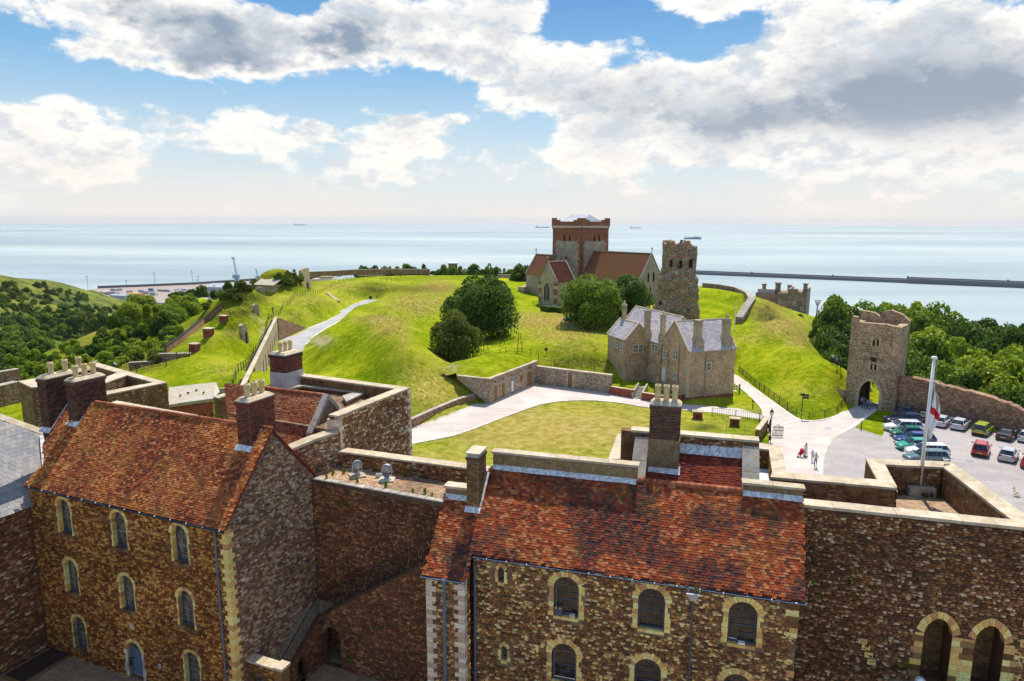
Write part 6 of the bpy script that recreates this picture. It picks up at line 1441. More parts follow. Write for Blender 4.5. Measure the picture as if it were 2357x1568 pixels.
tag(ob('turf_roof', me, M_GRASS), 'bright green turf heaped over the magazine', kind='structure')
# ---------------- low retaining wall by the road (left), brick walls with steps
def lowwall(name, label, pts, h, th, wm_, cm, cat='wall', zt=None, wide=.0):
    t = thing(name, label, cat, pts[0]); 
    for a, b in zip(pts, pts[1:]):
        f = wallfr((a.x, a.y, 0), (b.x, b.y, 0)); L = (Vector((b.x, b.y, 0))-Vector((a.x, a.y, 0))).length
        bm = bmesh.new(); q = [f.w(0, a.z-.5), f.w(L, b.z-.5), f.w(L, b.z+h), f.w(0, a.z+h)]; prism(bm, q, -f.n*th); ob('wall', bmend(bm, 'wall'), wm_, t)
        coping('coping_stone', [(f.w(0, a.z+h+.1, .06), f.w(0, a.z+h+.1, -th-.06)), (f.w(L, b.z+h+.1, .06), f.w(L, b.z+h+.1, -th-.06))], .1, cm, t, 1.2)
    return t
lowwall('retaining_wall', 'long low rubble wall between the dry grass bank and the road', [g(940, 990, G0), g(1000, 962, G0), g(1055, 938, G0), g(1110, 921, G0)], 1.2, .5, M_CURT, M_COPG)
M_BRKW = wallmat('red_garden_brick', (.30, .075, .04), (.22, .055, .035), (.35, .10, .05), 5., fl=.1)
lowwall('brick_wall', 'low red brick wall left of the garden steps', [g(*pD(290, 1220), G0), g(*pD(578, 1270), G0)], 1.25, .35, M_BRKW, M_COP); lowwall('brick_wall', 'low red brick wall right of the garden steps below the house', [g(*pD(672, 1285), G0), g(*pD(940, 1330), G0+.1), g(*pD(1195, 1300), G0)], 1.1, .35, M_BRKW, M_COP)
sa, sb = g(*pD(580, 1272), G0), g(*pD(668, 1283), G0); sf = wallfr((sa.x, sa.y, 0), (sb.x, sb.y, 0)); stp = thing('garden_steps', 'flight of garden steps between low brick walls', 'steps', sa); wS = (sb-sa).length
for k in range(8): boxm('step', 0, wS, .0+k*.33, 3.2, G0-.2, G0+.17*(k+1), M_COPG, stp, sf.M(0, 0))
for x in (-.25, wS): bm = bmesh.new(); prism(bm, [sf.w(x, G0, .1), sf.w(x, G0+.9, .1), sf.w(x, G0+1.9, -3.), sf.w(x, G0, -3.)], sf.e1*.25); ob('cheek_wall', bmend(bm, 'cheek'), M_COP, stp)

# ---------------- gatehouse
ga_, gb_ = g(*pF(800, 1155), -2.4), g(*pF(1165, 1215), -2.4); GF = wallfr((ga_.x, ga_.y, 0), (gb_.x, gb_.y, 0)); s0, s1 = -1.65, 5.0; zg = 10.2
gt_ = thing('gatehouse', 'tall ruined rubble gatehouse with pointed archway and paired windows', 'gatehouse', GF.w(1.6, -2.4))
arc = off(arch_pts(2.75, 4.35, 'point', 14), 1.62, -2.6)
out = [(s0-.05, -3), (s1+.25, -3), (s1, 2), (s1, zg-.2), (3.8, zg-.1), (3.0, zg+.05), (s0+.9, zg), (s0+.75, zg+.75), (s0, zg+.85), (s0, 2)]
hs = [arc, [(1.45, 1.6+1.95), (1.78, 3.55), (1.78, 4.6), (1.62, 4.75), (1.45, 4.6)], [(2.05, 3.55), (2.4, 3.55), (2.4, 4.6), (2.22, 4.75), (2.05, 4.6)], [(1.3, 4.95), (2.3, 4.95), (2.3, 5.5), (1.3, 5.5)]]
wp1 = [GF.pix(*pF(*q)) for q in ((928, 828), (952, 780), (962, 835), (990, 782), (925, 755), (990, 722), (948, 610), (975, 560), (985, 612), (1012, 562))]
hs = [arc]
for i, j, nm in ((0, 1, 'p'), (2, 3, 'p'), (4, 5, 'r'), (6, 7, 'p'), (8, 9, 'p')):
    x0, z0_ = wp1[i]; x1, z1 = wp1[j]; hs.append([(x0, z0_), (x1, z0_), (x1, z1-.15), ((x0+x1)/2, z1+.05), (x0, z1-.15)] if nm == 'p' else [(x0, z0_), (x1, z0_), (x1, z1), (x0, z1)])
slab(GF, out, 1.0, 'front_wall', M_GATE, gt_, hs)
bm = bmesh.new(); 
for a, b in ((s0, s0+1.0), (s1-1., s1)): prism(bm, [GF.w(a, -3, -1.01), GF.w(b, -3, -1.01), GF.w(b, zg-.2, -1.01), GF.w(a, zg-.2, -1.01)], GF.n*-5)
bk_out = [(s0, -3), (.2, -3), (.2, 1.5), (1.6, 2.3), (3., 1.5), (3., -3), (s1, -3), (s1, zg+.2), (3.9, zg+1.1), (2.4, zg+1.6), (1.4, zg+1.3), (.9, zg+.5), (.2, zg+1.0), (s0, zg+1.2)]
prism(bm, [GF.w(a, b, -5) for a, b in bk_out], GF.n*-1.0); ob('rear_walls', bmend(bm, 'rear_walls'), M_GATE, gt_)
boxm('vault', s0+.9, s1-.9, 1.0, 5.0, 2.2, zg-1.2, M_GATE, gt_, GF.M(0, 0))
arch_ring(gt_, GF, 1.62, -2.6, 2.75, 4.35, 'point', .36, 21, M_DRESS, .5, .06)
for k in range(8):
    for cx_, sg in ((1.62-1.375, -1), (1.62+1.375, 1)): x0, x1 = sorted((cx_, cx_+sg*(.35 if k % 2 else .5))); boxm('jamb_stone', x0, x1, -.06, .5, -2.6+k*.29, -2.6+k*.29+.28, M_DRESS, gt_, GF.M(0, 0))
for i, j in ((0, 3), (6, 9)):
    x0, z0_ = wp1[i]; x1, z1 = wp1[j]
    for k in range(5):
        for xx, sg in ((x0, -1), (x1, 1)): a, b = sorted((xx, xx+sg*(.3 if k % 2 else .18))); boxm('window_stone', a, b, -.04, .3, z0_-.1+k*.3, z0_-.1+k*.3+.28, M_DRESS, gt_, GF.M(0, 0))
    boxm('mullion', (wp1[i][0]*0+ (wp1[j-2][0]+wp1[i+2][0])/2)-.06, (wp1[j-2][0]+wp1[i+2][0])/2+.06, -.03, .4, z0_, z1-.1, M_DRESS, gt_, GF.M(0, 0))
bm = bmesh.new(); prism(bm, [GF.w(s0-.02, -3, .8), GF.w(s0-.02, -.3, .0), GF.w(s0-.02, -3, 0)], GF.e1*-2.6) ; ob('buttress', bmend(bm, 'buttress'), M_GATE, gt_)
boxm('gate_leaf', .3, .4, .6, 1.6, -2.45, 1.4, M_DKWOOD, gt_, GF.M(0, 0)); boxm('gate_leaf', .42, 1.1, 2.6, 2.75, -2.45, 1.0, M_DKWOOD, gt_, GF.M(0, 0))
# path through the gate
bm = bmesh.new(); prism(bm, [GF.w(.2, G0+.05, 0.5), GF.w(3., G0+.05, .5), GF.w(4.5, G0-.2, -9), GF.w(5.5, G0-1.5, -16), GF.w(2.5, G0-1.5, -16), GF.w(.5, G0-.2, -9)], (0, 0, -.2)); tag(ob('gate_path', bmend(bm, 'gate_path'), M_ASPH), 'pale path running out through the gatehouse', kind='structure')
# ---------------- curtain wall
cw_pts = [(1165, 1215, 890), (1300, 1235, 905), (1450, 1262, 930), (1600, 1295, 975), (1850, 1365, 1030), (2100, 1400, 1105), (2327, 1440, 1205), (2700, 1500, 1330)]
cb_ = g(*pF(1165, 1215), -2.6); ce_ = g(*pF(2327, 1440), -2.8); CF = wallfr((cb_.x, cb_.y, 0), (ce_.x, ce_.y, 0))
cwt = thing('curtain_wall', 'long ruined rubble curtain wall falling to the right behind the parked cars', 'wall', CF.w(8, -2.6))
tops = [CF.pix(*pF(a, c)) for a, b, c in cw_pts]; xs_ = [t[0] for t in tops]; prof = []
x = -.3
while x < xs_[-2]+8:
    z = np.interp(x, xs_, [t[1] for t in tops]) if x < xs_[-1] else tops[-1][1]-.15*(x-xs_[-1]); prof.append((x, float(z)+random.uniform(-.14, .14))); x += .45
slab(CF, [(-.3, -6), (prof[-1][0], -6)]+prof[::-1], 1.5, 'wall', M_CURT, cwt)
ivy = [(t[0]+(k*.12), t[1]) for k, t in enumerate(prof)]
# ---------------- church
an = 48.6; en = Vector((math.cos(R_(an)), -math.sin(R_(an)), 0)); vn = Vector((math.sin(R_(an)), math.cos(R_(an)), 0))
chh = thing('church', 'flint church with square red brick battlemented tower and brown tiled nave', 'church', (22, 220, 0))
TO = Vector((22.1, 220.2, 0)); LT = 13.0
def P_(o, a, b, z): return Vector((o.x+en.x*a+vn.x*b, o.y+en.y*a+vn.y*b, z))
# tower: near corner TO; extends -en*LT and vn*LT
TW = P_(TO, -LT, 0, 0); MT = Matrix([[en.x, vn.x, 0, TW.x], [en.y, vn.y, 0, TW.y], [0, 0, 1, 0], [0, 0, 0, 1]])
boxm('tower_wall', 0, LT, 0, LT, -3, 18.3, M_FLINT, chh, MT); boxm('belfry_stage', -.02, LT+.02, -.02, LT+.02, 18.3, 22.4, M_BRKF, chh, MT)
for a in (0, LT-1.3):
    for k in range(18): w_ = 1.5 if k % 2 else 1.1; x0 = a if a == 0 else LT-w_; boxm('brick_quoin', x0-.03, x0+w_+.03, -.05, .5, k*1.0+.3, k*1.0+1.3, M_BRKF, chh, MT); 
for k in range(18): w_ = 1.5 if k % 2 else 1.1; boxm('brick_quoin', LT-.4, LT+.05, -.05, w_, k+.3, k+1.3, M_BRKF, chh, MT); boxm('brick_quoin', LT-.4, LT+.05, LT-w_, LT+.05, k+.3, k+1.3, M_BRKF, chh, MT)
boxm('string_course', -.35, LT+.35, -.35, LT+.35, 22.8, 23.15, M_COP, chh, MT)
for k in range(13):
    x = k*LT/12.4-.1; boxm('corbel', x, x+.45, -.3, 0, 22.1, 22.8, M_BRKF, chh, MT); boxm('corbel', LT, LT+.3, x, x+.45, 22.1, 22.8, M_BRKF, chh, MT)
bm = bmesh.new()
for f_, dx in ((lambda a0, a1, z0, z1: box(bm, a0, a1, -.3, .1, z0, z1), 0), (lambda a0, a1, z0, z1: box(bm, LT-.1, LT+.3, a0, a1, z0, z1), 1), (lambda a0, a1, z0, z1: box(bm, a0, a1, LT-.1, LT+.3, z0, z1), 2), (lambda a0, a1, z0, z1: box(bm, -.3, .1, a0, a1, z0, z1), 3)):
    e_ = .3 if dx in (0, 2) else .099
    f_(-e_, LT+e_, 23.151, 24.5)
    for c0, c1, z in ((-e_, 1.8, 25.6), (LT-1.8, LT+e_, 25.6), (1.8, 3.4, 25.0), (LT-3.4, LT-1.8, 25.0)): f_(c0, c1, 24.501, z)
ob('battlements', bmend(bm, 'battlements'), M_BRKF, chh, MT)
bm = bmesh.new(); c = LT/2; zr_ = 26.6
a = [bm.verts.new(p) for p in ((1.2, 1.2, 24.2), (LT-1.2, 1.2, 24.2), (LT-1.2, LT-1.2, 24.2), (1.2, LT-1.2, 24.2))]; b = [bm.verts.new(p) for p in ((2.5, c, zr_), (LT-2.5, c, zr_))]
for q in ((a[0], a[1], b[1], b[0]), (a[1], a[2], b[1]), (a[2], a[3], b[0], b[1]), (a[3], a[0], b[0])): bm.faces.new(q)
ob('lead_roof', bmend(bm, 'lead_roof'), M_LEAD, chh, MT)
for k in range(12): bm = bmesh.new(); x = 2.2+k*.78; tube(bm, [(x, 1.3, 24.25), (min(max(x, 2.5), LT-2.5), c, zr_+.05)], .06, 4); ob('roof_roll', bmend(bm, 'roof_roll'), M_STEEL, chh, MT)
def arched(parent, fr, cx, z0, w, h, m=M_DARK, surr=M_BRKF, sw=.25, kind='point', mull=0, name='window'):
    P = off(arch_pts(w+2*sw, h+sw, kind), cx, z0-.1); bm = bmesh.new(); prism(bm, [fr.w(a, b, .1) for a, b in P], fr.n*-.15); o = ob(name, bmend(bm, name), surr, parent)
    P = off(arch_pts(w, h, kind), cx, z0); bm = bmesh.new(); prism(bm, [fr.w(a, b, .13) for a, b in P], fr.n*-.05); ob('pane', bmend(bm, 'pane'), m, o)
    for k in range(mull): x = cx-w/2+w*(k+1)/(mull+1); boxm('mullion', -.06, .06, -.04, .0, 0, h*.9, M_COP, o, fr.M(x, z0, .13))
    return o
TFl = Fr(TW, en); TFr = Fr(TO, vn)
for s in (5.4, 7.9): arched(chh, TFl, s, 18.2, .5, 1.9, surr=M_BRICK_R, sw=.12)
for s in (6.1, 8.4): arched(chh, TFr, s, 18.2, .5, 1.9, surr=M_BRICK_R, sw=.12)
for s, z in ((6.4, 12.9), (9.4, 7.6)): bm = bmesh.new(); bmesh.ops.create_circle(bm, cap_ends=True, segments=14, radius=.55, matrix=TFl.M(s, z, .05) @ Matrix.Rotation(math.pi/2, 4, 'X')); o = ob('roundel', bmend(bm, 'roundel'), M_BRICK_R, chh)
bm = bmesh.new(); tube(bm, [P_(TO, .15, -.15, 22.2), P_(TO, .15, -.15, 0)], .12, 5); ob('downpipe', bmend(bm, 'downpipe'), M_IRON, chh)
# nave
gable_house(chh, P_(TO, 0, 0, 0), en, vn, 23.4, 11.6, -3, 7., 15., M_FLINT, M_CHURT, None, .3, M_COPG, rt='nave_roof')
NW = Fr(P_(TO, 23.4, 0, 0), vn)
for s in (4.4, 7.0): arched(chh, NW, s, 6.6, .9, 3., surr=M_COP, sw=.3)
arched(chh, NW, 5.6, .5, .5, 4.5, surr=M_FLINT)
for z in range(10): boxm('brick_quoin', 23.4-.8-(z % 2)*.4, 23.45, -.08, .5, -1+z*.8, -1+z*.8+.78, M_BRKF if z % 3 else M_COP, chh, Matrix([[en.x, vn.x, 0, TO.x], [en.y, vn.y, 0, TO.y], [0, 0, 1, 0], [0, 0, 0, 1]]))
def finial(p, h): bm = bmesh.new(); lathe(bm, [(.12, 0), (.08, h*.6), (.25, h*.7), (.28, h*.85), (.05, h)], 6, p.x, p.y); [setattr(v.co, 'z', v.co.z+p.z) for v in bm.verts]; ob('finial', bmend(bm, 'finial'), M_COPG, chh)
finial(P_(TO, 23.4, 5.8, 15.2), 1.8)
# transept (gable towards the viewer)
XO = Vector((*g(*pN(208, 1395), -1.4)[:2], 0)); XO = Vector((8.0, 204.0, 0)); wX = 7.4
gable_house(chh, XO+Vector((en.x*wX, en.y*wX, 0)), vn, -en, 7.6, wX, -3, 7.4, 12.7, M_FLINT, M_CHURT2, None, .25, M_COPG, rt='transept_roof')
XF = Fr(XO, en); arched(chh, XF, wX*.47, 1.4, 2.3, 5.2, surr=M_COP, sw=.35, mull=3); finial(P_(XO, wX/2, 0, 12.9), 1.6)
for z in range(9):
    for a0 in (0, wX-.9): boxm('brick_quoin', a0-.05, a0+.95, -.1, .4, -1.2+z*.9, -1.2+z*.9+(.88), M_BRKF if z % 3 != 1 else M_COP, chh, XF.M(0, 0))
boxm('link_wall', 1.5, 6.5, 7, 22, -3, 3.5, M_FLINT, chh, XF.M(0, 0))
# chancel to the left
CO = Vector((4.6, 226.5, 0)); gable_house(chh, CO, en, vn, 11, 9.0, -3, 7.6, 13.6, M_FLINT, M_CHURT, None, .3, M_COPG, rt='chancel_roof'); finial(P_(CO, 0, 4.5, 13.8), 1.8)
boxm('stair_turret', -1.2, 1.5, -2.5, 1.5, -3, 3.2, M_FLINT, chh, Matrix([[en.x, vn.x, 0, CO.x], [en.y, vn.y, 0, CO.y], [0, 0, 1, 0], [0, 0, 0, 1]])); arched(chh, Fr(CO, en), .6, 0.0, 1.0, 3.2, surr=M_COP, mull=1)

# ---------------- pharos (ruined octagonal lighthouse)
pc = Vector((44.8, 184.5, 0)); ns, nz_ = 64, 60; V, Fc = [], []
prof = [(-3, 6.6), (2.2, 6.5), (2.6, 6.15), (6., 5.75), (8.5, 5.5), (11, 5.1), (12.6, 4.7), (14.5, 4.65), (17.2, 4.7), (18.6, 4.8)]
for i in range(nz_+1):
    z = -3+21.6*i/nz_; r = np.interp(z, [p[0] for p in prof], [p[1] for p in prof])
    for k in range(ns):
        a = 2*math.pi*k/ns; oc_ = math.cos(math.pi/8)/math.cos(((a+math.pi/8*1.3) % (math.pi/4))-math.pi/8)
        q = Vector((math.cos(a)*r, math.sin(a)*r, z)); dsp = .55*noise.fractal(q*.28, 1., 2., 4)+.18*noise.noise(q*1.7); dsp *= 1.1 if z < 12 else .55
        er = 1+(.12 if (math.cos(a-.1) > .6 and z < 12) else 0)*noise.noise(Vector((z*.5, 3, 0)))
        V.append((pc.x+q.x*oc_*er+math.cos(a)*dsp, pc.y+q.y*oc_*er+math.sin(a)*dsp, z))
top = [18.9, 18.9, 18.9, 17.6, 17.6, 18.7, 18.7, 17.5, 17.5, 18.6, 18.6, 17.2]
for k in range(ns):
    a = 2*math.pi*k/ns; j = nz_*ns+k; x = V[j][0]-pc.x; y = V[j][1]-pc.y
    h_ = (1.1 if (int((a+.15)/(2*math.pi)*13) % 2 == 0) else .1)+.35*noise.noise(Vector((k*.7, 5, 0)))
    if x > 2.6: h_ = -1.0+.3*noise.noise(Vector((k, 0, 0)))
    V[j] = (V[j][0], V[j][1], 18.6+h_)
for i in range(nz_):
    for k in range(ns): Fc.append((i*ns+k, i*ns+(k+1) % ns, (i+1)*ns+(k+1) % ns, (i+1)*ns+k))
b0 = len(V)
for k in range(ns): p = V[nz_*ns+k]; V.append((pc.x+(p[0]-pc.x)*.72, pc.y+(p[1]-pc.y)*.72, p[2]))
for k in range(ns): p = V[b0+k]; V.append((p[0], p[1], 14))
for k in range(ns): Fc.append((nz_*ns+k, nz_*ns+(k+1) % ns, b0+(k+1) % ns, b0+k)); Fc.append((b0+k, b0+(k+1) % ns, b0+ns+(k+1) % ns, b0+ns+k))
m = MB('pharos_masonry'); nt = m.nt; v = nd(nt, 'ShaderNodeTexVoronoi', {'feature': 'F1'}, Scale=2.2); nt.links.new(vmap(nt, m.pos, (1, 1, 1.6)), v.inputs['Vector']); s_ = nd(nt, 'ShaderNodeSeparateColor', None, i0=v.outputs['Color'])
c = ramp(nt, s_.outputs[0], [(0, (.32, .21, .135)), (.3, (.21, .145, .10)), (.55, (.40, .28, .18)), (.8, (.47, .39, .30))], 'CONSTANT'); zc_ = nd(nt, 'ShaderNodeSeparateXYZ', None, i0=m.pos)
bd = mth(nt, 'FRACT', mth(nt, 'ADD', mth(nt, 'MULTIPLY', zc_.outputs[2], .62), mth(nt, 'MULTIPLY', nz(nt, m.pos, .3, 3.), .5))); c = mixc(nt, c, (.46, .17, .09), mth(nt, 'MULTIPLY', sstep(nt, bd, .70, .78), mth(nt, 'MULTIPLY', sstep(nt, nz(nt, m.pos, .5, 3.), .42, .55), .8)))
c = mixc(nt, c, ramp(nt, nz(nt, m.pos, .5, 5., .7), [(.3, .62), (.7, 1.3)]), 1., 'MULTIPLY'); m.col(c).bump(mth(nt, 'ADD', nz(nt, m.pos, 3., 6., .75), mth(nt, 'MULTIPLY', v.outputs['Distance'], -1.)), .9, .2)
me = mesh_np('pharos', V, Fc, smooth=True); ph = thing('roman_lighthouse', 'tapering ruined rubble lighthouse tower beside the church', 'tower', pc+Vector((0, 0, -.7))); ob('masonry', me, m.m, ph)
for ang, z0_, h_ in ((-97, 12.6, 2.5), (-62, 12.7, 2.6), (-128, 12.9, 2.1), (-150, 2.6, 1.2), (-75, 1.5, .8)):
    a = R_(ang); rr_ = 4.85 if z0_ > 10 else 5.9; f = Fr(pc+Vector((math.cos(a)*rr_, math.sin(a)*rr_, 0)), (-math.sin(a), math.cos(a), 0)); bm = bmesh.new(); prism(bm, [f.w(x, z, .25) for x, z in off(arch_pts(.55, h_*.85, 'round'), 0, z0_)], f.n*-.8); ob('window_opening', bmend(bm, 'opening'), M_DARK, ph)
boxm('tablet', -.4, .4, -.1, .1, 11.0, 11.9, M_DRESS, ph, Fr(pc+Vector((-1.6, -4.95, 0)), (1, 0, 0)).M(0, 0))
bm = bmesh.new(); tube(bm, [pc+Vector((.2, -4.7, 20)), pc+Vector((-.1, -5.3, 10)), pc+Vector((-.3, -6.3, -.5))], .04, 4); ob('lightning_conductor', bmend(bm, 'conductor'), M_COP, ph)

# ---------------- distant barracks on the right (beyond the second mound)
OX = lambda x, y: (1468+.18494*x, 538.5+.18494*y)   # zoom 2290,840 scale 680/2357/1.56
bo = gd(*OX(1720, 1030), 262); bfA = Fr(Vector((bo.x, bo.y, 0)), (math.cos(R_(-30)), math.sin(R_(-30)), 0)); btop = bfA.pix(*OX(1720, 725))[1]
brk = thing('officers_barracks', 'far brown stone barrack block with battlements and chimneys, above the sea at right', 'building', bo)
M_BARR = wallmat('far_barrack_stone', (.26, .19, .155), (.33, .25, .20), (.20, .14, .12), 2.)
M_BARR2 = wallmat('far_barrack_pinkstone', (.30, .185, .16), (.26, .155, .135), (.34, .22, .18), 2.)
bz = btop
# left wing, centre, right tower
boxm('left_wing', -8.5, 0, 2, 10, -32, bz-.8, M_BARR2, brk, bfA.M(0, 0)); boxm('centre', 0.01, 3.8, 0.5, 10, -32, bz, M_BARR, brk, bfA.M(0, 0)); xr0, xr1 = 3.81, 10.6
boxm('right_tower', xr0, xr1, -1.5, 9, -32, bz+.6, M_BARR, brk, bfA.M(0, 0))
for a, b in ((xr0, xr0+3.6), (xr0+5.2, xr0+5.9), (xr0+6.6, xr1)): boxm('merlon', a, b, -1.5, -.7, bz+.6, bz+1.7, M_BARR, brk, bfA.M(0, 0)); 
boxm('merlon', xr0, xr0+.8, -.69, 9, bz+.6, bz+1.7, M_BARR, brk, bfA.M(0, 0)); boxm('merlon', xr1-.8, xr1, -.69, 9, bz+.6, bz+1.7, M_BARR, brk, bfA.M(0, 0))
for a, b, w, h_ in ((-6.5, 4, 1.2, 2.2), (-1.5, 3, 1.8, 3.), (2.6, 6, 1.1, 2.0), (xr1-1.6, 0, 1.3, 3.4)):
    boxm('chimney', a, a+w, b, b+1.6, bz-1, bz+h_, M_BARR, brk, bfA.M(0, 0)); boxm('chimney_cap', a-.25, a+w+.25, b-.25, b+1.85, bz+h_, bz+h_+.4, M_BARR, brk, bfA.M(0, 0))
boxm('roof', -8, -.5, 3, 9.5, bz-.8, bz+.7, M_SLATE, brk, bfA.M(0, 0)); boxm('window_wall_band', 0.1, 4.4, .3, .5, bz-.6, bz-.1, M_COP, brk, bfA.M(0, 0))
for s, z in ((6, -4.5), (6, -8.5), (6, -12.5), (8.8, -6.5), (.6, -4.5), (2.3, -5.3), (.6, -9), (2.3, -9.6), (-4.5, -5.0), (-4.5, -9.5)):
    f = bfA; d = 1.5 if s > 5 else (-.5 if s > 0 else -2); win2(brk, Fr(f.w(0, 0, d+.05), f.e1), s, bz+z, 1.0, 1.4, 2, gm=M_GLASS)
# beacon basket
bb_ = gd(*pF(440, 375), 256); bt = thing('beacon', 'black beacon basket on a tall post overlooking the sea', 'beacon', bb_)
bm = bmesh.new(); lathe(bm, [(.9, 0), (.5, .6), (.28, 1.0), (.2, 5.2), (.35, 5.5)], 8, bb_.x, bb_.y); [setattr(v.co, 'z', v.co.z+bb_.z) for v in bm.verts]; ob('post', bmend(bm, 'post'), M_IRON, bt)
for k in range(10): a = k*math.pi/5; bm = bmesh.new(); tube(bm, [bb_+Vector((.4*math.cos(a), .4*math.sin(a), 5.5)), bb_+Vector((1.1*math.cos(a), 1.1*math.sin(a), 7.3))], .06, 4); ob('basket_bar', bmend(bm, 'bar'), M_IRON, bt)
for r, z in ((.45, 5.6), (.75, 6.4), (1.1, 7.3)): bm = bmesh.new(); tube(bm, [bb_+Vector((r*math.cos(k*math.pi/6), r*math.sin(k*math.pi/6), z)) for k in range(13)], .06, 4); ob('basket_ring', bmend(bm, 'ring'), M_IRON, bt)

# ---------------- casemate wall on the left with arched openings
ca, cb2 = g(*pB(380, 1220), G0), g(*pB(510, 870), G0); KF = wallfr((ca.x, ca.y, 0), (cb2.x, cb2.y, 0)); zk = 3.0
sK0 = KF.pix(*pB(190, 1170))[0]; sK1 = KF.pix(*pB(495, 648))[0]; print('casemate', sK0, sK1, KF.pix(*pB(190, 1170)), KF.pix(*pB(495, 648)))
cs = thing('casemate_wall', 'tan casemate wall with a row of arched openings below the terrace fence', 'wall', KF.w(10, G0)); M_CASE = wallmat('tan_casemate_stone', (.40, .31, .19), (.34, .25, .15), (.46, .37, .25), 2.5, fl=.2)
kh = []
for (x0, x1, y0, y1) in ((365, 388, 1090, 1220), (385, 412, 1015, 1160), (408, 432, 960, 1105), (428, 450, 905, 1045), (445, 466, 860, 985), (462, 480, 805, 920), (478, 500, 755, 890)):
    a = KF.pix(*pB((x0+x1)/2, y1)); b = KF.pix(*pB((x0+x1)/2, y0)); kh.append((a[0], b[1]))
sk0, sk1 = sK0, sK1; n_k = len(kh)
hk_ = [off(arch_pts(1.9, 3.6, 'round'), s, G0+.02) for s, _ in kh]
slab(KF, [(sk0, G0-.5), (sk1, G0-.5), (sk1, zk), (sk0, zk)], .5, 'wall', M_CASE, cs, hk_)
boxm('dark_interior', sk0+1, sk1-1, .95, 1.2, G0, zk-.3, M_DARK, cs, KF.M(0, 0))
for (s, _), h in zip(kh, hk_): boxm('door', s-.8, s+.8, .5, .6, G0, G0+3.4, M_DOORB if s > 20 else M_DKWOOD, cs, KF.M(0, 0))
coping('coping_stone', [(KF.w(sk0-.3, zk+.2, .1), KF.w(sk0-.3, zk+.2, -.55)), (KF.w(sk1, zk+.2, .1), KF.w(sk1, zk+.2, -.55))], .2, M_COP, cs, 2.5)
for s in (sk0+4, sk0+12, sk1-1.5): bm = bmesh.new(); tube(bm, [KF.w(s, G0, .1), KF.w(s, zk, .1)], .08, 5); ob('downpipe', bmend(bm, 'downpipe'), M_IRON, cs)
we = wallfr(KF.w(sk1, 0), (*g(*pB(760, 760), G0)[:2], 0)); Lw = (Vector((*g(*pB(760, 760), G0)[:2], 0))-KF.w(sk1, 0)).length
slab(we, [(0, G0-.5), (Lw, G0-.5), (Lw, G0+.3), (0, zk)], .6, 'wing_wall', M_CURT, cs)
# end block at the near end
boxm('end_wall', sk0-.4, sk0, -.05, 3.5, G0-2, zk, M_CASE, cs, KF.M(0, 0))
# ================================================================ VEGETATION
def leaf_mat(name, dk, md, lt, tr=.5):
    m = MB(name); nt = m.nt; r = m.rnd(); n = nz(nt, m.pos, .35, 3.)
    c = ramp(nt, mth(nt, 'ADD', mth(nt, 'MULTIPLY', r, .6), mth(nt, 'MULTIPLY', n, .4)), [(.2, dk), (.5, md), (.8, lt)])
    m.col(c).set(Roughness=.6, Specular_IOR_Level=.25); t = nd(nt, 'ShaderNodeBsdfTranslucent', None, Color=c); mx = nd(nt, 'ShaderNodeMixShader', None, i0=tr, i1=m.b.outputs[0], i2=t.outputs[0])
    nt.links.new(mx.outputs[0], nt.nodes['Material Output'].inputs[0]); return m.m
L_DARK = leaf_mat('dark_green_leaves', (.03, .07, .008), (.085, .16, .015), (.17, .25, .03)); L_MID = leaf_mat('mid_green_leaves', (.06, .12, .010), (.17, .27, .018), (.30, .38, .04)); L_BRT = leaf_mat('bright_green_leaves', (.13, .19, .010), (.28, .38, .018), (.44, .50, .05))
L_OLIVE = leaf_mat('olive_leaves', (.045, .07, .008), (.12, .16, .018), (.28, .30, .04)); M_BARK = simple('bark', (.09, .065, .045), .9)
def crown_mesh(name, seed, nl=26, n=5200, leaf=.055, flat=.78, mats=L_MID, ragged=.22):
    """unit crown: radius ~1, base at z=0, made of leaf clumps on overlapping lobes"""
    r = np.random.default_rng(seed); lc, lr = [], []
    for i in range(nl):
        a = r.uniform(0, 2*math.pi); rad = .72*math.sqrt(r.uniform(0, 1)); zz = r.uniform(.16, 1.3)*(1-.5*rad); lc.append((math.cos(a)*rad, math.sin(a)*rad, zz*flat*1.15)); lr.append(r.uniform(.18, .44))
    lc = np.array(lc); lr = np.array(lr); k = r.integers(0, nl, n); d = r.normal(size=(n, 3)); d /= np.linalg.norm(d, axis=1)[:, None]
    d[:, 2] = np.where(d[:, 2] < -.5, -d[:, 2], d[:, 2]); P = lc[k]+d*(lr[k]*(1-ragged*r.uniform(0, 1, n)**2+ragged*.5*r.uniform(0, 1, n)**6))[:, None]*np.array([1, 1, .8])
    P[:, 2] = np.maximum(P[:, 2], .02+.1*r.uniform(0, 1, n)); nn = d+r.normal(size=(n, 3))*.55; nn /= np.linalg.norm(nn, axis=1)[:, None]
    a = np.cross(nn, [0, 0, 1.01]); a /= np.linalg.norm(a, axis=1)[:, None]+1e-9; b = np.cross(nn, a); s = leaf*r.uniform(.55, 1.5, n)[:, None]
    P[:, 2] *= 1.42/np.percentile(P[:, 2], 99.3); P[:, :2] /= np.percentile(np.hypot(P[:, 0], P[:, 1]), 98.5); V = np.stack([P-a*s-b*s*.5, P+a*s*.4-b*s*.9, P+a*s+b*s*.6, P-a*s*.5+b*s*.9], 1).reshape(-1, 3)
    me = mesh_np(name, V, None, np.arange(n*4), np.arange(0, n*4, 4)); setm(me, mats); return me
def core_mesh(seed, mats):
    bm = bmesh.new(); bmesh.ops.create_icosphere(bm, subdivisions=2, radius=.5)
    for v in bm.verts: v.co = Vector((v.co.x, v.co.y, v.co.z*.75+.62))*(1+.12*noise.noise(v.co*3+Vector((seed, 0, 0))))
    me = bmend(bm, 'crown_core'); setm(me, mats); return me
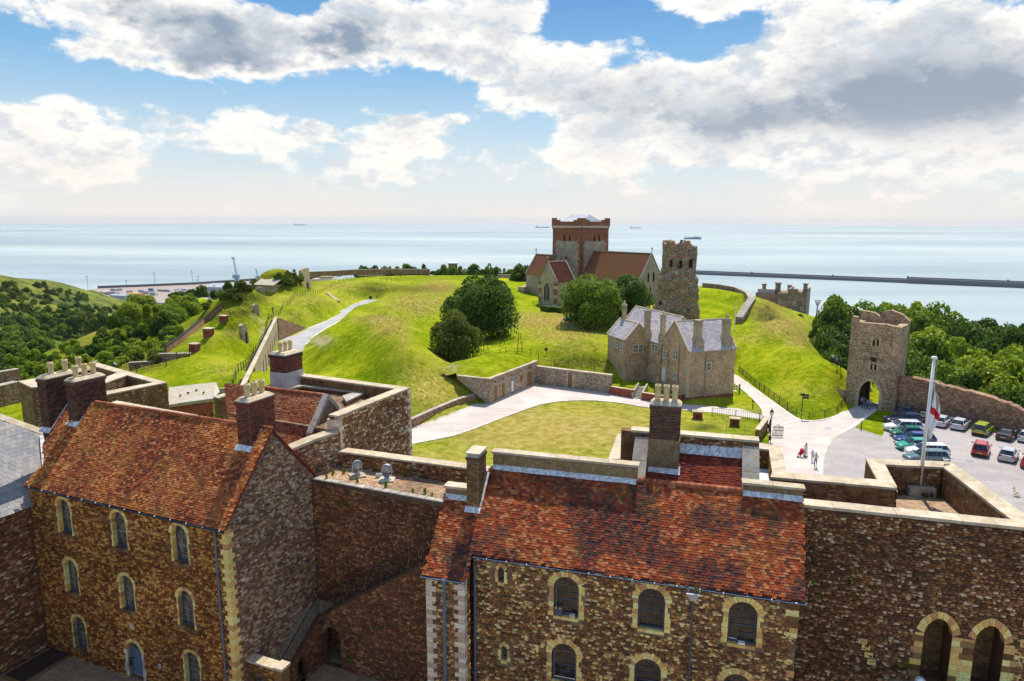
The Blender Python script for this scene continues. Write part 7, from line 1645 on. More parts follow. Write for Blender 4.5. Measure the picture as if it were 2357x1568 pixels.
def trunk_mesh():
    bm = bmesh.new(); tube(bm, [(0, 0, -.5), (.02, 0, .35), (0, .03, .8)], [.07, .05, .03], 7)
    for a in (0, 1.3, 2.6, 3.9, 5.2): tube(bm, [(0, 0, .3+a*.03), (.3*math.cos(a), .3*math.sin(a), .65), (.5*math.cos(a), .5*math.sin(a), .9)], [.035, .022, .01], 5)
    return bmend(bm, 'trunk')
TRK = trunk_mesh(); setm(TRK, M_BARK)
LMS = {'d': L_DARK, 'm': L_MID, 'b': L_BRT, 'o': L_OLIVE}
CR = {}
def crown(k, size):
    key = (k, size)
    if key not in CR:
        p = dict(big=(60, 30000, .023), mid=(34, 10000, .038), low=(16, 2400, .07))[size]
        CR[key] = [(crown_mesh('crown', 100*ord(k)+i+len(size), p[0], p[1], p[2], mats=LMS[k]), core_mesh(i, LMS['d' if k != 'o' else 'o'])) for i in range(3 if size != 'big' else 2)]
    return CR[key]
def tree(p, w, h, k='m', size='mid', name='tree', label='', group=None, rot=None, cat='tree', trunk=True, squash=0.):
    """p ground point; crown width w, total height h"""
    t = thing(name, label, cat, p, group); cm, co = random.choice(crown(k, size)); r_ = rot if rot is not None else random.uniform(0, 6.28)
    up = h*.03 if trunk else -.05*h; M = Matrix.Translation(Vector(p)+Z3*up) @ Matrix.Rotation(r_, 4, 'Z') @ Matrix.Diagonal((w/2*1.02, w/2*random.uniform(.9, 1.1), (h-up)/1.42, 1))
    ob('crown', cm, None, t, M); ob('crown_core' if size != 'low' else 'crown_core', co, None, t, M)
    if trunk and size != 'low': ob('trunk', TRK, None, t, Matrix.Translation(Vector(p)) @ Matrix.Diagonal((w*.36, w*.36, h*.5, 1)))
    return t
def tbase(px, py):
    return gt(px, py)
random.seed(21)
b = tbase(1105, 778); sc_ = b.y/F_*1.0
tree(b, 172*sc_, 140*sc_, 'd', 'big', 'tree', 'large round dark green tree in the hollow between the grass mounds', rot=1.)
b = tbase(1046, 826); sc_ = b.y/F_; tree(b, 118*sc_, 108*sc_, 'o', 'big', 'tree', 'smaller olive green bushy tree in front of the large round tree', rot=2., trunk=False)
b = tbase(1356, 752); sc_ = b.y/F_; tree(b, 136*sc_, 112*sc_, 'm', 'big', 'tree', 'mid green feathery tree in front of the church nave, left of a darker one', rot=.5)
b = tbase(1436, 750); sc_ = b.y/F_; tree(b, 128*sc_, 112*sc_, 'd', 'big', 'tree', 'dark green spreading tree between the church nave and the slate roofed house', rot=4.)
# wood on the right
wood = [(1918, 716, 168, 10, 'd'), (1938, 688, 172, 15, 'm'), (1985, 700, 176, 14, 'm'), (2040, 702, 182, 14, 'b'), (2075, 708, 170, 13, 'm'), (2120, 702, 176, 13, 'b'), (2160, 712, 160, 15, 'm'), (2205, 745, 150, 14, 'd'), (2250, 752, 158, 12, 'd'), (2295, 742, 165, 14, 'd'), (2350, 745, 160, 14, 'd'),
        (1895, 780, 140, 9, 'd'), (1925, 800, 128, 10, 'd'), (1900, 760, 150, 12, 'd'), (2095, 760, 135, 13, 'b'), (2140, 780, 128, 13, 'm'), (2190, 790, 130, 13, 'b'), (2110, 840, 115, 10, 'd'), (2160, 850, 112, 10, 'm'), (2210, 860, 108, 9, 'd'), (2240, 800, 135, 11, 'm'), (2290, 790, 138, 12, 'd'), (2340, 800, 128, 12, 'b'),
        (2245, 842, 112, 10, 'b'), (2295, 828, 108, 11, 'b'), (2350, 835, 105, 11, 'b'), (2320, 890, 96, 9, 'm'), (2200, 900, 100, 7, 'd'), (2270, 915, 95, 7, 'd'), (2370, 900, 92, 10, 'd'), (2420, 800, 130, 14, 'm'), (2420, 880, 100, 12, 'd'), (2050, 770, 150, 11, 'd'), (2480, 760, 150, 14, 'm'), (2010, 745, 150, 12, 'd')]
KL = {'d': 'dark', 'm': 'mid green', 'b': 'bright green', 'o': 'olive'}
for i, (px, py, d, w, k) in enumerate(wood):
    top = gd(px, py, d); h = max(12., w*1.05); p = top-Z3*h
    near = 'close behind the curtain wall' if d < 118 else ('high at the back of the wood' if d > 155 else 'in the middle of the wood')
    side = 'beside the gatehouse' if px < 2100 else ('toward the right edge' if px > 2280 else 'right of the gatehouse')
    tree(p, w, h, k, 'mid', 'tree', f"{'broad' if w > 12 else 'medium' if w > 10 else 'small'} {KL[k]} leafy tree {near}, {side}", 'trees of the wood behind the gatehouse and curtain wall')
# scrub on the left bank
def scat(n, poly, sz, kinds, label, group, zf=gt, size='low', cat='bush', name='bush', trunk=False, hk=.8):
    xs = [p[0] for p in poly]; ys = [p[1] for p in poly]; c = 0; tries = 0
    while c < n and tries < n*30:
        tries += 1; x, y = random.uniform(min(xs), max(xs)), random.uniform(min(ys), max(ys))
        if not inpoly(np.array([x]), np.array([y]), poly)[0]: continue
        p = zf(x, y); f_ = random.random(); w = (sz[0]+(sz[1]-sz[0])*f_)*p.y/F_; k_ = random.choice(kinds); u_ = (x-min(xs))/(max(xs)-min(xs)); v_ = (y-min(ys))/(max(ys)-min(ys))
        lb = f"{'small' if f_ < .33 else 'medium' if f_ < .66 else 'large'} {KL[k_]} {label}, {['far left', 'left', 'middle', 'right', 'far right'][int(u_*4.99)]} and {['highest', 'upper', 'lower', 'lowest'][int(v_*3.99)]}"
        tree(p-Z3*w*.1, w, w*hk*random.uniform(.8, 1.2), k_, size, name, lb, group, cat=cat, trunk=trunk); c += 1
BL = 'bush on the outer bank'
scat(55, [(210, 770), (350, 700), (470, 690), (470, 720), (400, 790), (370, 835), (215, 830)], (24, 46), 'bbbmd', BL, 'scrub on the outer bank', size='low')
scat(8, [(330, 700), (460, 700), (440, 760), (250, 800)], (50, 66), 'bm', 'rounded bush amid the outer bank scrub', 'large bushes on the outer bank', size='mid')
b = tbase(372, 775); tree(b, 52*b.y/F_, 56*b.y/F_, 'd', 'mid', 'bush', 'dark rounded bush standing out of the bright scrub', cat='bush', trunk=False)
scat(34, [(0, 880), (0, 850), (180, 800), (260, 830), (330, 850), (250, 870), (100, 880)], (22, 44), 'bbm', 'bush behind the left chimneys', 'scrub behind the left chimneys')
scat(16, [(470, 715), (500, 670), (590, 655), (600, 675), (520, 700)], (16, 30), 'mdo', 'shrub on the terrace mounds', 'shrubs on the terrace mounds')
scat(12, [(610, 640), (690, 635), (690, 660), (620, 655)], (16, 26), 'mo', 'shrub on the far round mound', 'shrubs on the far round mound')
scat(10, [(280, 835), (370, 820), (368, 838), (300, 850)], (18, 30), 'o', 'shrub above the ditch wall', 'shrubs above the ditch wall')
# tree line on the horizon
for i in range(34):
    px = 822+i*12.5+random.uniform(-5, 5)
    if 985 < px < 1000 or 1070 < px < 1090: continue
    p = gd(px, 624, 312); tree(p-Z3*5, random.uniform(4, 8), random.uniform(5.5, 8), random.choice('dm'), 'low', 'tree', f"small dark tree in the sea edge row, {['at its left end', 'left of its middle', 'about its middle', 'right of its middle', 'at its right end'][i//7]}", 'trees along the sea edge', trunk=False)
for px, w in ((1198, 9), (1212, 7), (1225, 8)): p = gd(px, 640, 262); tree(p-Z3*2, w, 6.5, 'd', 'low', 'tree', 'small dark tree left of the church chancel', 'small trees left of the church', trunk=False)
b = gd(1830, 745, 235); tree(b-Z3*4, 8, 7, 'd', 'low', 'tree', 'small dark tree at the foot of the far barracks', trunk=False)
# hedges by the church
for (x0, y0, x1, y1, nm) in ((1243, 716, 1262, 720, 'clipped low hedge left, in front of the church transept'), (1263, 718, 1290, 722, 'clipped low hedge right, in front of the church transept')):
    a, b = gt(x0, y0), gt(x1, y1); e = (b-a); e.z = 0; L = e.length; e.normalize(); M = Matrix([[e.x, -e.y, 0, a.x], [e.y, e.x, 0, a.y], [0, 0, 1, a.z], [0, 0, 0, 1]])
    t = thing('hedge', nm, 'hedge', a); bm = bmesh.new(); box(bm, 0, L, 0, 1.6, -.3, 1.5); bmesh.ops.subdivide_edges(bm, edges=bm.edges[:], cuts=5, use_grid_fill=True)
    for v in bm.verts: v.co += Vector([random.uniform(-.1, .1) for _ in range(3)])
    ob('foliage', bmend(bm, 'foliage'), L_DARK, t, M)
# weeds on walls
def weed(p, s, label, k='b', grp=None, flat=False):
    t = crown(k, 'low')[0][0]; o = ob('weed', t, None, None, Matrix.Translation(Vector(p)) @ Matrix.Rotation(random.uniform(0, 6), 4, 'Z') @ Matrix.Diagonal((s*(.45 if not flat else 1), s*(.45 if not flat else .5), s, 1))); return tag(o, label, 'plant', grp)
for i, (x, y) in enumerate(((945, 1315), (1100, 1265), (1222, 1345), (1480, 1395), (1725, 1440), (1838, 1450), (2015, 1490), (1000, 1280), (1650, 1290), (1900, 1470))): weed(g(*cC(x, y), 10.44), random.uniform(.12, .26), 'yellow green weed growing from the brick walk', 'b', 'weeds on the brick walk')
for x, z in ((.6, 9.3), (2.35, 8.9), (2.3, 8.4), (3.4, 8.3), (2.55, 7.6), (1.0, 7.5), (.8, 8.1), (5.0, 4.6), (4.6, 4.4)): weed(W2f.w(x, z, .02), random.uniform(.12, .22), 'green tuft growing on the dark wall', 'm', 'tufts on the dark right wall', True)
for x, z in ((2.0, 9.2), (.2, 8), (.15, 5.4), (.3, 4.2)): weed(W1f.w(x, z, .02), .2, 'green tuft in the corner of the stair wall', 'm', 'tufts on the stair wall', True)
for i in range(16): s = random.uniform(.5, 6.5); weed(SWf.w(s, random.uniform(.3, topz(s)-.3), .02), random.uniform(.1, .2), 'green tuft on the outer stair wall', 'm', 'tufts on the outer stair wall', True)
for i in range(12): a = random.uniform(0, 1); weed(ring_i[1].lerp(ring_i[2], a)+Vector((0, -random.uniform(.2, .6), -1.55)), random.uniform(.1, .2), 'weedy tuft at the foot of the terrace parapet', 'o', 'weeds on the flagpole terrace', True)
for x, z in ((4.6, 5.9),): weed(FRf.w(4.6, 3.3, .0), .16, 'small weed on the sill of the lower left window', 'm')
weed(FRf.w(sp_+.1, 9.05, .2), .16, 'green weed growing in the gutter hopper', 'b'); weed(PP.w(b0[0]-.6, 13.3, -.2) if isinstance(b0, tuple) else W2f.w(0, 0), .2, 'yellow green weed on the parapet end', 'b')

# ================================================================ CARS
def car_paint(name, c): m = MB(name); m.col(c).set(Roughness=.25, Specular_IOR_Level=.6, Coat_Weight=.6, Coat_Roughness=.08); return m.m
M_TYRE = simple('tyre_rubber', (.02, .02, .02), .8); M_HUB = simple('wheel_rim', (.45, .46, .48), .3, .7); M_CGL = glass_mat('car_glass', (.018, .022, .026), .05); M_PLY = simple('yellow_plate', (.75, .50, .04), .5); M_TAIL = simple('red_tail_lamp', (.45, .015, .01), .3); M_HEAD = simple('clear_lamp', (.7, .7, .7), .2); M_PLA = simple('black_trim', (.02, .02, .022), .5)
WHEEL = None
def car(paint, style, M, label, group='cars in the car park'):
    """local: x forward, y left, z up, origin under the centre"""
    global WHEEL
    L = {'hatch': 3.9, 'estate': 4.65, 'suv': 4.1, 'conv': 4.0}[style]; hw = .86; H = {'hatch': 1.42, 'estate': 1.46, 'suv': 1.58, 'conv': 1.2}[style]
    t = thing('parked_car', label, 'car', (0, 0, 0), group)
    x0, x1 = -L/2, L/2
    # body stations: x, half width, belt height, bottom
    st_ = [(x0, .70, .62, .34), (x0+.08, .80, .86, .24), (x0+.5, hw, .95, .2), (x0+1.4, hw, .93, .2), (0, hw, .92, .2), (x1-1.5, hw, .90, .2), (x1-1.0, hw, .86, .2), (x1-.35, .80, .74, .22), (x1-.06, .70, .60, .26), (x1, .6, .5, .36)]
    bm = bmesh.new(); rings = []
    for x, w_, b_, z0 in st_: rings.append([bm.verts.new(p) for p in ((x, -w_*.93, z0), (x, -w_, z0+.18), (x, -w_*.98, b_-.08), (x, -w_*.86, b_), (x, w_*.86, b_), (x, w_*.98, b_-.08), (x, w_, z0+.18), (x, w_*.93, z0))])
    for A, B in zip(rings, rings[1:]):
        for k in range(8): bm.faces.new((A[k], A[(k+1) % 8], B[(k+1) % 8], B[k]))
    bm.faces.new(rings[0]); bm.faces.new(rings[-1][::-1]); ob('body', bmend(bm, 'body'), paint, t)
    # greenhouse
    if style == 'conv': gx = [x0+1.15, x0+1.45, x1-1.75, x1-1.3]
    elif style == 'estate': gx = [x0+.12, x0+.45, x1-1.95, x1-1.25]
    elif style == 'suv': gx = [x0+.12, x0+.38, x1-1.75, x1-1.2]
    else: gx = [x0+.18, x0+.62, x1-1.85, x1-1.1]
    zb, wb, wt = .90, hw*.86, hw*.66; dk_ = M_PLA if style == 'conv' else paint
    def gh(inset, top, m_, nm, zoff=0):
        bm = bmesh.new(); hexa(bm, [(gx[0]+inset, -wb+inset, zb-.02), (gx[3]-inset, -wb+inset, zb-.02), (gx[3]-inset, wb-inset, zb-.02), (gx[0]+inset, wb-inset, zb-.02)], [(gx[1], -wt+inset*.5, top), (gx[2], -wt+inset*.5, top), (gx[2], wt-inset*.5, top), (gx[1], wt-inset*.5, top)]); return ob(nm, bmend(bm, nm), m_, t)
    gh(.0, H-.05, M_CGL, 'window_glass'); bm = bmesh.new(); hexa(bm, [(gx[1]-.05, -wt-.03, H-.07), (gx[2]+.07, -wt-.03, H-.07), (gx[2]+.07, wt+.03, H-.07), (gx[1]-.05, wt+.03, H-.07)], [(gx[1]+.05, -wt+.08, H), (gx[2]-.05, -wt+.08, H), (gx[2]-.05, wt-.08, H), (gx[1]+.05, wt-.08, H)]); ob('roof', bmend(bm, 'roof'), dk_, t)
    for sg in (-1, 1):
        for xb, xt in ((gx[0]+.02, gx[1]+.02), ((gx[0]+gx[3])/2-.15, (gx[1]+gx[2])/2-.1), (gx[3]-.04, gx[2]-.02)) + (((gx[0]+.85, gx[1]+.6),) if style == 'estate' else ()):
            bm = bmesh.new(); tube(bm, [(xb, sg*(wb+.005), zb), (xt, sg*(wt+.005), H-.06)], .035, 4); ob('pillar', bmend(bm, 'pillar'), dk_, t)
        bm = bmesh.new(); box(bm, -.09, .09, -.1, .1, -.06, .07, Matrix.Translation((gx[3]-.1, sg*(hw+.08), 1.0))); ob('door_mirror', bmend(bm, 'mirror'), paint, t)
        boxm('tail_lamp', x0-.01, x0+.12, sg*.62-.12, sg*.62+.12, .66, .88, M_TAIL, t, Matrix.Translation((.03, 0, 0))); boxm('headlamp', x1-.32, x1-.12, sg*.58-.14, sg*.58+.14, .6, .72, M_HEAD, t, Matrix.Translation((.05, 0, 0)))
    boxm('number_plate', x0-.03, x0+.04, -.26, .26, .48, .6, M_PLY, t); boxm('bumper', x0-.06, x0+.05, -.72, .72, .26, .44, M_PLA if style in ('estate', 'suv') else paint, t); boxm('front_bumper', x1-.1, x1+.04, -.6, .6, .26, .44, paint, t)
    for wx in (x0+.72, x1-.75):
        for sg in (-1, 1):
            bm = bmesh.new(); lathe(bm, [(.22, -.11), (.30, -.1), (.31, 0), (.30, .1), (.22, .11)], 16); Mw = Matrix.Translation((wx, sg*(hw-.10), .31)) @ Matrix.Rotation(math.pi/2, 4, 'X'); wh = ob('wheel', bmend(bm, 'wheel'), M_TYRE, t, Mw)
            bm = bmesh.new(); lathe(bm, [(.20, -.13), (.05, -.125), (.01, -.12)], 10); lathe(bm, [(.20, .13), (.05, .125), (.01, .12)], 10); ob('rim', bmend(bm, 'rim'), M_HUB, wh, Mw)
            boxm('wheel_arch', wx-.36, wx+.36, sg*(hw-.3)-.0, sg*(hw-.3)+.01, .2, .66, M_PLA, t)
    t.matrix_basis = M; WM[t.name] = M; return t
def cplace(px, py, head, z=G0+.03, back=0):
    p = g(px, py, z); return Matrix.Translation(p) @ Matrix.Rotation(R_(head), 4, 'Z') @ Matrix.Translation((back, 0, 0))
Q2 = lambda x, y: (1767.3+.25346*x, 897.4+.25346*y)
cars = [((.02, .035, .10), 'estate', Q2(1225, 300), 175, 'dark blue estate car partly behind the white estate'), ((.72, .73, .74), 'estate', Q2(1222, 370), 175, 'long white estate car with black windows, side on'), ((.01, .16, .10), 'hatch', Q2(1258, 425), 175, 'dark green hatchback side on below the white estate'),
        ((.02, .05, .20), 'estate', Q2(1330, 485), 176, 'royal blue estate car side on behind the flagpole'), ((.02, .33, .24), 'hatch', Q2(1320, 540), 176, 'bright teal green hatchback left of the flagpole'), ((.75, .78, .78), 'estate', Q2(1440, 592), 176, 'white hatchback behind the lower flagpole'), ((.10, .17, .18), 'estate', Q2(1430, 650), 177, 'grey green estate car half hidden by the terrace parapet'),
        ((.05, .07, .10), 'hatch', Q2(1262, 225), 48, 'dark grey blue hatchback nearest the gatehouse, rear on'), ((.015, .015, .02), 'conv', Q2(1430, 272), 48, 'black car with open back behind the flag, against the wall'), ((.60, .60, .66), 'hatch', Q2(1577, 318), 45, 'silver hatchback third along the wall, rear on'), ((.58, .59, .65), 'hatch', Q2(1742, 345), 45, 'silver hatchback fourth along the wall, right of another silver one'),
        ((.36, .42, .04), 'suv', Q2(1945, 395), 43, 'lime green car parked against the wall'), ((.015, .015, .018), 'conv', Q2(2165, 438), 42, 'black soft top car parked against the wall'), ((.6, .6, .65), 'hatch', Q2(2365, 460), 40, 'silver car cut by the right edge, against the wall'),
        ((.42, .012, .02), 'suv', Q2(1930, 575), 52, 'red hatchback in the middle row, rear on'), ((.50, .50, .52), 'hatch', Q2(2178, 625), 48, 'silver hatchback in the middle row, right of the red one'), ((.45, .02, .03), 'hatch', Q2(2390, 690), 46, 'red car cut by the right edge, nearest row')]
for i, (c, s, (px, py), hd, lb) in enumerate(cars): car(car_paint('car_paint', c), s, cplace(px, py, hd), lb)
for px, py, c, lb in ((1316, 739, (.03, .06, .12), 'dark blue car in the shade under the church trees'), (1345, 742, (.02, .02, .03), 'black car half hidden under the church trees')):
    p = gt(px, py); car(car_paint('car_paint', c), 'hatch', Matrix.Translation(p) @ Matrix.Rotation(R_(200), 4, 'Z'), lb, None)

# ================================================================ PEOPLE
SKIN = simple('skin', (.42, .24, .16), .6); HAIRD = simple('dark_hair', (.03, .02, .015), .7); HAIRL = simple('fair_hair', (.35, .24, .12), .7)
def cloth(n, c): return simple(n, c, .85)
def person(loc, yaw_, label, top, bottom, hair=HAIRD, h=1.7, dress=False, armf=0., stride=.25, group=None, shoes=None, hat=None, longhair=False):
    t = thing('person', label, 'person', (0, 0, 0), group); k = h/1.72
    J = {'pel': (0, 0, .93), 'sp': (0, .01, 1.15), 'ch': (0, 0, 1.35), 'nk': (0, .01, 1.48), 'hd': (0, .03, 1.60), 'top': (0, .02, 1.70)}
    for s, n in ((1, 'l'), (-1, 'r')):
        J[n+'hip'] = (s*.09, 0, .90); J[n+'kn'] = (s*.10, s*stride*.45+.03, .48); J[n+'an'] = (s*.10, s*stride-.03, .08); J[n+'to'] = (s*.11, s*stride+.13, .03)
        J[n+'sh'] = (s*.18, 0, 1.40); J[n+'el'] = (s*.24, .04+armf*.15-s*stride*.2, 1.13); J[n+'ha'] = (s*(.22-armf*.1), .12+armf*.35-s*stride*.3, .90+armf*.2)
    R3 = dict(pel=.125, sp=.115, ch=.14, nk=.055, hd=.085, top=.07, hip=.09, kn=.058, an=.042, to=.035, sh=.06, el=.042, ha=.036)
    E = [('pel', 'sp'), ('sp', 'ch'), ('ch', 'nk'), ('nk', 'hd'), ('hd', 'top')]+[(a, b) for n in 'lr' for a, b in (('pel', n+'hip'), (n+'hip', n+'kn'), (n+'kn', n+'an'), (n+'an', n+'to'), ('ch', n+'sh'), (n+'sh', n+'el'), (n+'el', n+'ha'))]
    names = list(J); me = bpy.data.meshes.new('body'); me.from_pydata([tuple(c*k for c in J[n]) for n in names], [(names.index(a), names.index(b)) for a, b in E], [])
    o = bpy.data.objects.new('body', me); C.objects.link(o); md = o.modifiers.new('s', 'SKIN'); md.use_smooth_shade = True
    for i, n in enumerate(names): r = R3.get(n, R3.get(n[1:]))*k; me.skin_vertices[0].data[i].radius = (r, r*.8 if n in ('pel', 'sp', 'ch') else r)
    me.skin_vertices[0].data[0].use_root = True; o.modifiers.new('u', 'SUBSURF').levels = 1
    ev = o.evaluated_get(bpy.context.evaluated_depsgraph_get()); m2 = bpy.data.meshes.new_from_object(ev); bpy.data.objects.remove(o); m2.name = 'body'
    setm(m2, [SKIN, top, bottom, hair, shoes or M_PLA]); mi = []
    for p in m2.polygons:
        c = p.center/k; z = c.z; arm = abs(c.x) > .19 and z > .8
        if arm: mi.append(0 if z < 1.22 else 1)
        elif z > 1.66 or (z > 1.56 and c.y < .0): mi.append(3)
        elif z > 1.45: mi.append(0)
        elif z > .97: mi.append(1)
        elif z > .10: mi.append(2 if not (dress is None and z < .5) else 0)
        else: mi.append(4)
    m2.polygons.foreach_set('material_index', mi); ob('body', m2, None, t)
    if dress:
        bm = bmesh.new(); lathe(bm, [(.125*k, 1.18*k), (.17*k, .95*k), (.22*k, .6*k), (.27*k, .18*k), (.2*k, .17*k)], 12, cap=False); ob('skirt', bmend(bm, 'skirt', True), bottom, t)
    if longhair: bm = bmesh.new(); bmesh.ops.create_uvsphere(bm, u_segments=10, v_segments=8, radius=.1*k, matrix=Matrix.Translation((0, -.03*k, 1.58*k)) @ Matrix.Diagonal((1, .8, 1.5, 1))); ob('hair', bmend(bm, 'hair', True), hair, t)
    if hat: bm = bmesh.new(); lathe(bm, [(.14*k, 1.68*k), (.09*k, 1.70*k), (.08*k, 1.77*k), (.01, 1.78*k)], 10); ob('hat', bmend(bm, 'hat'), hat, t)
    t.matrix_basis = Matrix.Translation(loc) @ Matrix.Rotation(R_(yaw_), 4, 'Z'); WM[t.name] = t.matrix_basis; return t
WHT = cloth('white_cloth', (.75, .73, .72)); BLU = cloth('blue_denim', (.06, .14, .32)); GRYC = cloth('grey_cloth', (.4, .42, .48)); REDC = cloth('red_cloth', (.5, .02, .05)); LIL = cloth('lilac_cloth', (.42, .30, .60)); NAV = cloth('navy_cloth', (.03, .04, .09)); CRM = cloth('cream_cloth', (.6, .52, .42)); KHK = cloth('khaki_cloth', (.3, .26, .17))
zy = G0+.045
wp0 = g(1853.7, 1050, zy); person(wp0, 120, 'woman in long white dress pushing a red pushchair across the yard', cloth('pink_top', (.75, .5, .45)), WHT, h=1.62, dress=True, armf=1., longhair=True)
person(g(1876, 1075.5, zy), 160, 'man in cream shirt and blue jeans holding a child, walking across the yard', CRM, BLU, h=1.78, armf=1.3); person(g(1869, 1063, zy), 165, 'boy in pale grey clothes walking beside the man in jeans', GRYC, GRYC, h=1.45)
kd = person(g(1876, 1074, zy)+Vector((.0, -.25, .85)), 160, 'small child held against the chest of the man in jeans', CRM, WHT, h=.75, stride=.1)
for (x, y, tp, bt_, lb, hh) in ((850, 1170, LIL, NAV, 'person in lilac top standing at the left of the archway', 1.65), (875, 1186, NAV, BLU, 'person in dark top and jeans in the archway', 1.75), (902, 1188, GRYC, NAV, 'person in grey top and dark trousers, third from left in the archway', 1.6), (926, 1192, CRM, BLU, 'person in pale patterned top at the right of the archway group', 1.68)):
    person(g(*pF(x, y), zy), random.uniform(100, 250), lb, tp, bt_, HAIRL if x in (850, 926) else HAIRD, h=hh, group=None)
person(g(*pF(925, 1086), zy-.1), 180, 'person in pale shirt, dark shorts and white hat beyond the archway', GRYC, NAV, h=1.75, hat=WHT)
p = gt(628, 722); person(p, 20, 'lone person in dark clothes on the terrace by the fence', NAV, NAV, h=1.75)
for i, (px, py) in enumerate(((1893, 822), (1901, 828), (1908, 832), (1916, 838), (1925, 846), (1934, 852))): person(gt(px, py), random.uniform(0, 360), 'distant visitor on the shaded path left of the gatehouse', [LIL, NAV, GRYC, WHT][i % 4], NAV, h=1.7, group='visitors on the shaded path')
# pushchair
pp = g(1842, 1052, zy); t = thing('pushchair', 'red three wheeled pushchair in front of the woman in white', 'pushchair', pp); Mp = Matrix.Translation(pp) @ Matrix.Rotation(R_(120+90), 4, 'Z')
bm = bmesh.new(); hexa(bm, [(-.25, -.22, .4), (.25, -.22, .3), (.25, .22, .3), (-.25, .22, .4)], [(-.35, -.22, .85), (.1, -.22, .5), (.1, .22, .5), (-.35, .22, .85)]); ob('seat', bmend(bm, 'seat'), REDC, t, Mp)
bm = bmesh.new(); lathe(bm, [(.24, 0), (.25, .1), (.2, .24), (.05, .3)], 10); ob('hood', bmend(bm, 'hood'), REDC, t, Mp @ Matrix.Translation((-.25, 0, .72)) @ Matrix.Rotation(.5, 4, 'Y'))
for a, b in (((-.35, -.22, .15), (-.5, -.22, 1.0)), ((-.35, .22, .15), (-.5, .22, 1.0)), ((-.5, -.22, 1.0), (-.5, .22, 1.0)), ((-.35, -.22, .15), (.45, 0, .15)), ((-.35, .22, .15), (.45, 0, .15))): bm = bmesh.new(); tube(bm, [a, b], .018, 5); ob('frame_tube', bmend(bm, 'frame'), M_STEEL, t, Mp)
for x, y in ((-.35, -.26), (-.35, .26), (.45, 0)): bm = bmesh.new(); lathe(bm, [(.1, -.02), (.14, -.02), (.14, .02), (.1, .02)], 12); ob('wheel', bmend(bm, 'wheel'), M_TYRE, t, Mp @ Matrix.Translation((x, y, .14)) @ Matrix.Rotation(math.pi/2, 4, 'X'))
# folding chair
cp = g(2339, 1142, G0+.04); t = thing('folding_chair', 'small wooden folding chair standing alone in the car park', 'chair', cp); Mc = Matrix.Translation(cp) @ Matrix.Rotation(R_(-60), 4, 'Z'); M_WD = simple('light_wood', (.52, .33, .18), .6)
for y in (-.2, .2):
    for a, b in (((-.25, y, 0), (.2, y, .48)), ((.25, y, 0), (-.22, y, .48)), ((-.22, y, .45), (-.32, y, .9))): bm = bmesh.new(); tube(bm, [a, b], .022, 4); ob('leg', bmend(bm, 'leg'), M_WD, t, Mc)
for k in range(4): boxm('seat_slat', -.2+k*.11, -.11+k*.11, -.22, .22, .46, .485, M_WD, t, Mc)
for k in range(2): boxm('back_slat', -.32, -.29, -.22, .22, .66+k*.14, .74+k*.14, M_WD, t, Mc)
# gulls
def gull(p, yw, lb):
    t = thing('gull', lb, 'gull', p); M = Matrix.Translation(p) @ Matrix.Rotation(R_(yw), 4, 'Z'); me = bpy.data.meshes.new('body'); J = [(-.24, 0, .2), (-.1, 0, .19), (.05, 0, .2), (.14, 0, .28), (.17, 0, .34), (.23, 0, .335)]
    me.from_pydata(J, [(i, i+1) for i in range(5)], []); o = bpy.data.objects.new('body', me); C.objects.link(o); o.modifiers.new('s', 'SKIN'); rr = (.025, .085, .085, .045, .045, .012)
    for i, r in enumerate(rr): me.skin_vertices[0].data[i].radius = (r, r)
    o.modifiers.new('u', 'SUBSURF').levels = 2; m2 = bpy.data.meshes.new_from_object(o.evaluated_get(bpy.context.evaluated_depsgraph_get())); bpy.data.objects.remove(o); m2.name = 'body'; ob('body', m2, M_WHITE, t, M)
    for s in (-1, 1): bm = bmesh.new(); hexa(bm, [(-.34, s*.04, .2), (.04, s*.085, .16), (.04, s*.10, .16), (-.34, s*.055, .2)], [(-.34, s*.02, .23), (.05, s*.06, .26), (.05, s*.075, .26), (-.34, s*.035, .23)]); ob('wing', bmend(bm, 'wing'), GRYC, t, M); bm = bmesh.new(); tube(bm, [(0, s*.03, .13), (.01, s*.03, 0), (.06, s*.03, 0)], .008, 4); ob('leg', bmend(bm, 'leg'), M_POT, t, M)
gull(g(221, 836, 9.0), 20, 'white and grey gull on the coping beside the far left chimney pots'); gull(g(266, 842, 9.0), 160, 'white gull on the coping, right of another gull'); gull(g(2176, 1068, 12.0), 200, 'white gull on the corner of the flagpole terrace coping')

# ================================================================ STREET FURNITURE AND FENCES
def post_fence(name, label, pts, h=1.15, every=1.6, rails=(), pick=0, r=.035, m=M_IRON, zoff=0., brace=False):
    t = thing(name, label, 'fence', pts[0]); rl = []
    for a, b in zip(pts, pts[1:]):
        L = (b-a).length; n = max(1, int(L/every))
        for k in range(n+1):
            p = a.lerp(b, k/n); p.z = tz(p.x, p.y)+zoff if zoff is not None else p.z
            rl.append(p)
            if k < n or b is pts[-1]: bm = bmesh.new(); tube(bm, [p-Z3*.2, p+Z3*h], r, 5); ob('post', bmend(bm, 'post'), m, t)
    for z in rails: bm = bmesh.new(); tube(bm, [p+Z3*h*z for p in rl], r*.5, 4); ob('rail', bmend(bm, 'rail'), m, t)
    if pick:
        for a, b in zip(rl, rl[1:]):
            n = max(1, int((b-a).length/pick))
            for k in range(n): q = a.lerp(b, (k+.5)/n); bm = bmesh.new(); tube(bm, [q+Z3*.05, q+Z3*h*.95], r*.42, 4); ob('picket', bmend(bm, 'picket'), m, t)
    return t
gl = lambda L_, z=3.0: [g(*p, z) for p in L_]
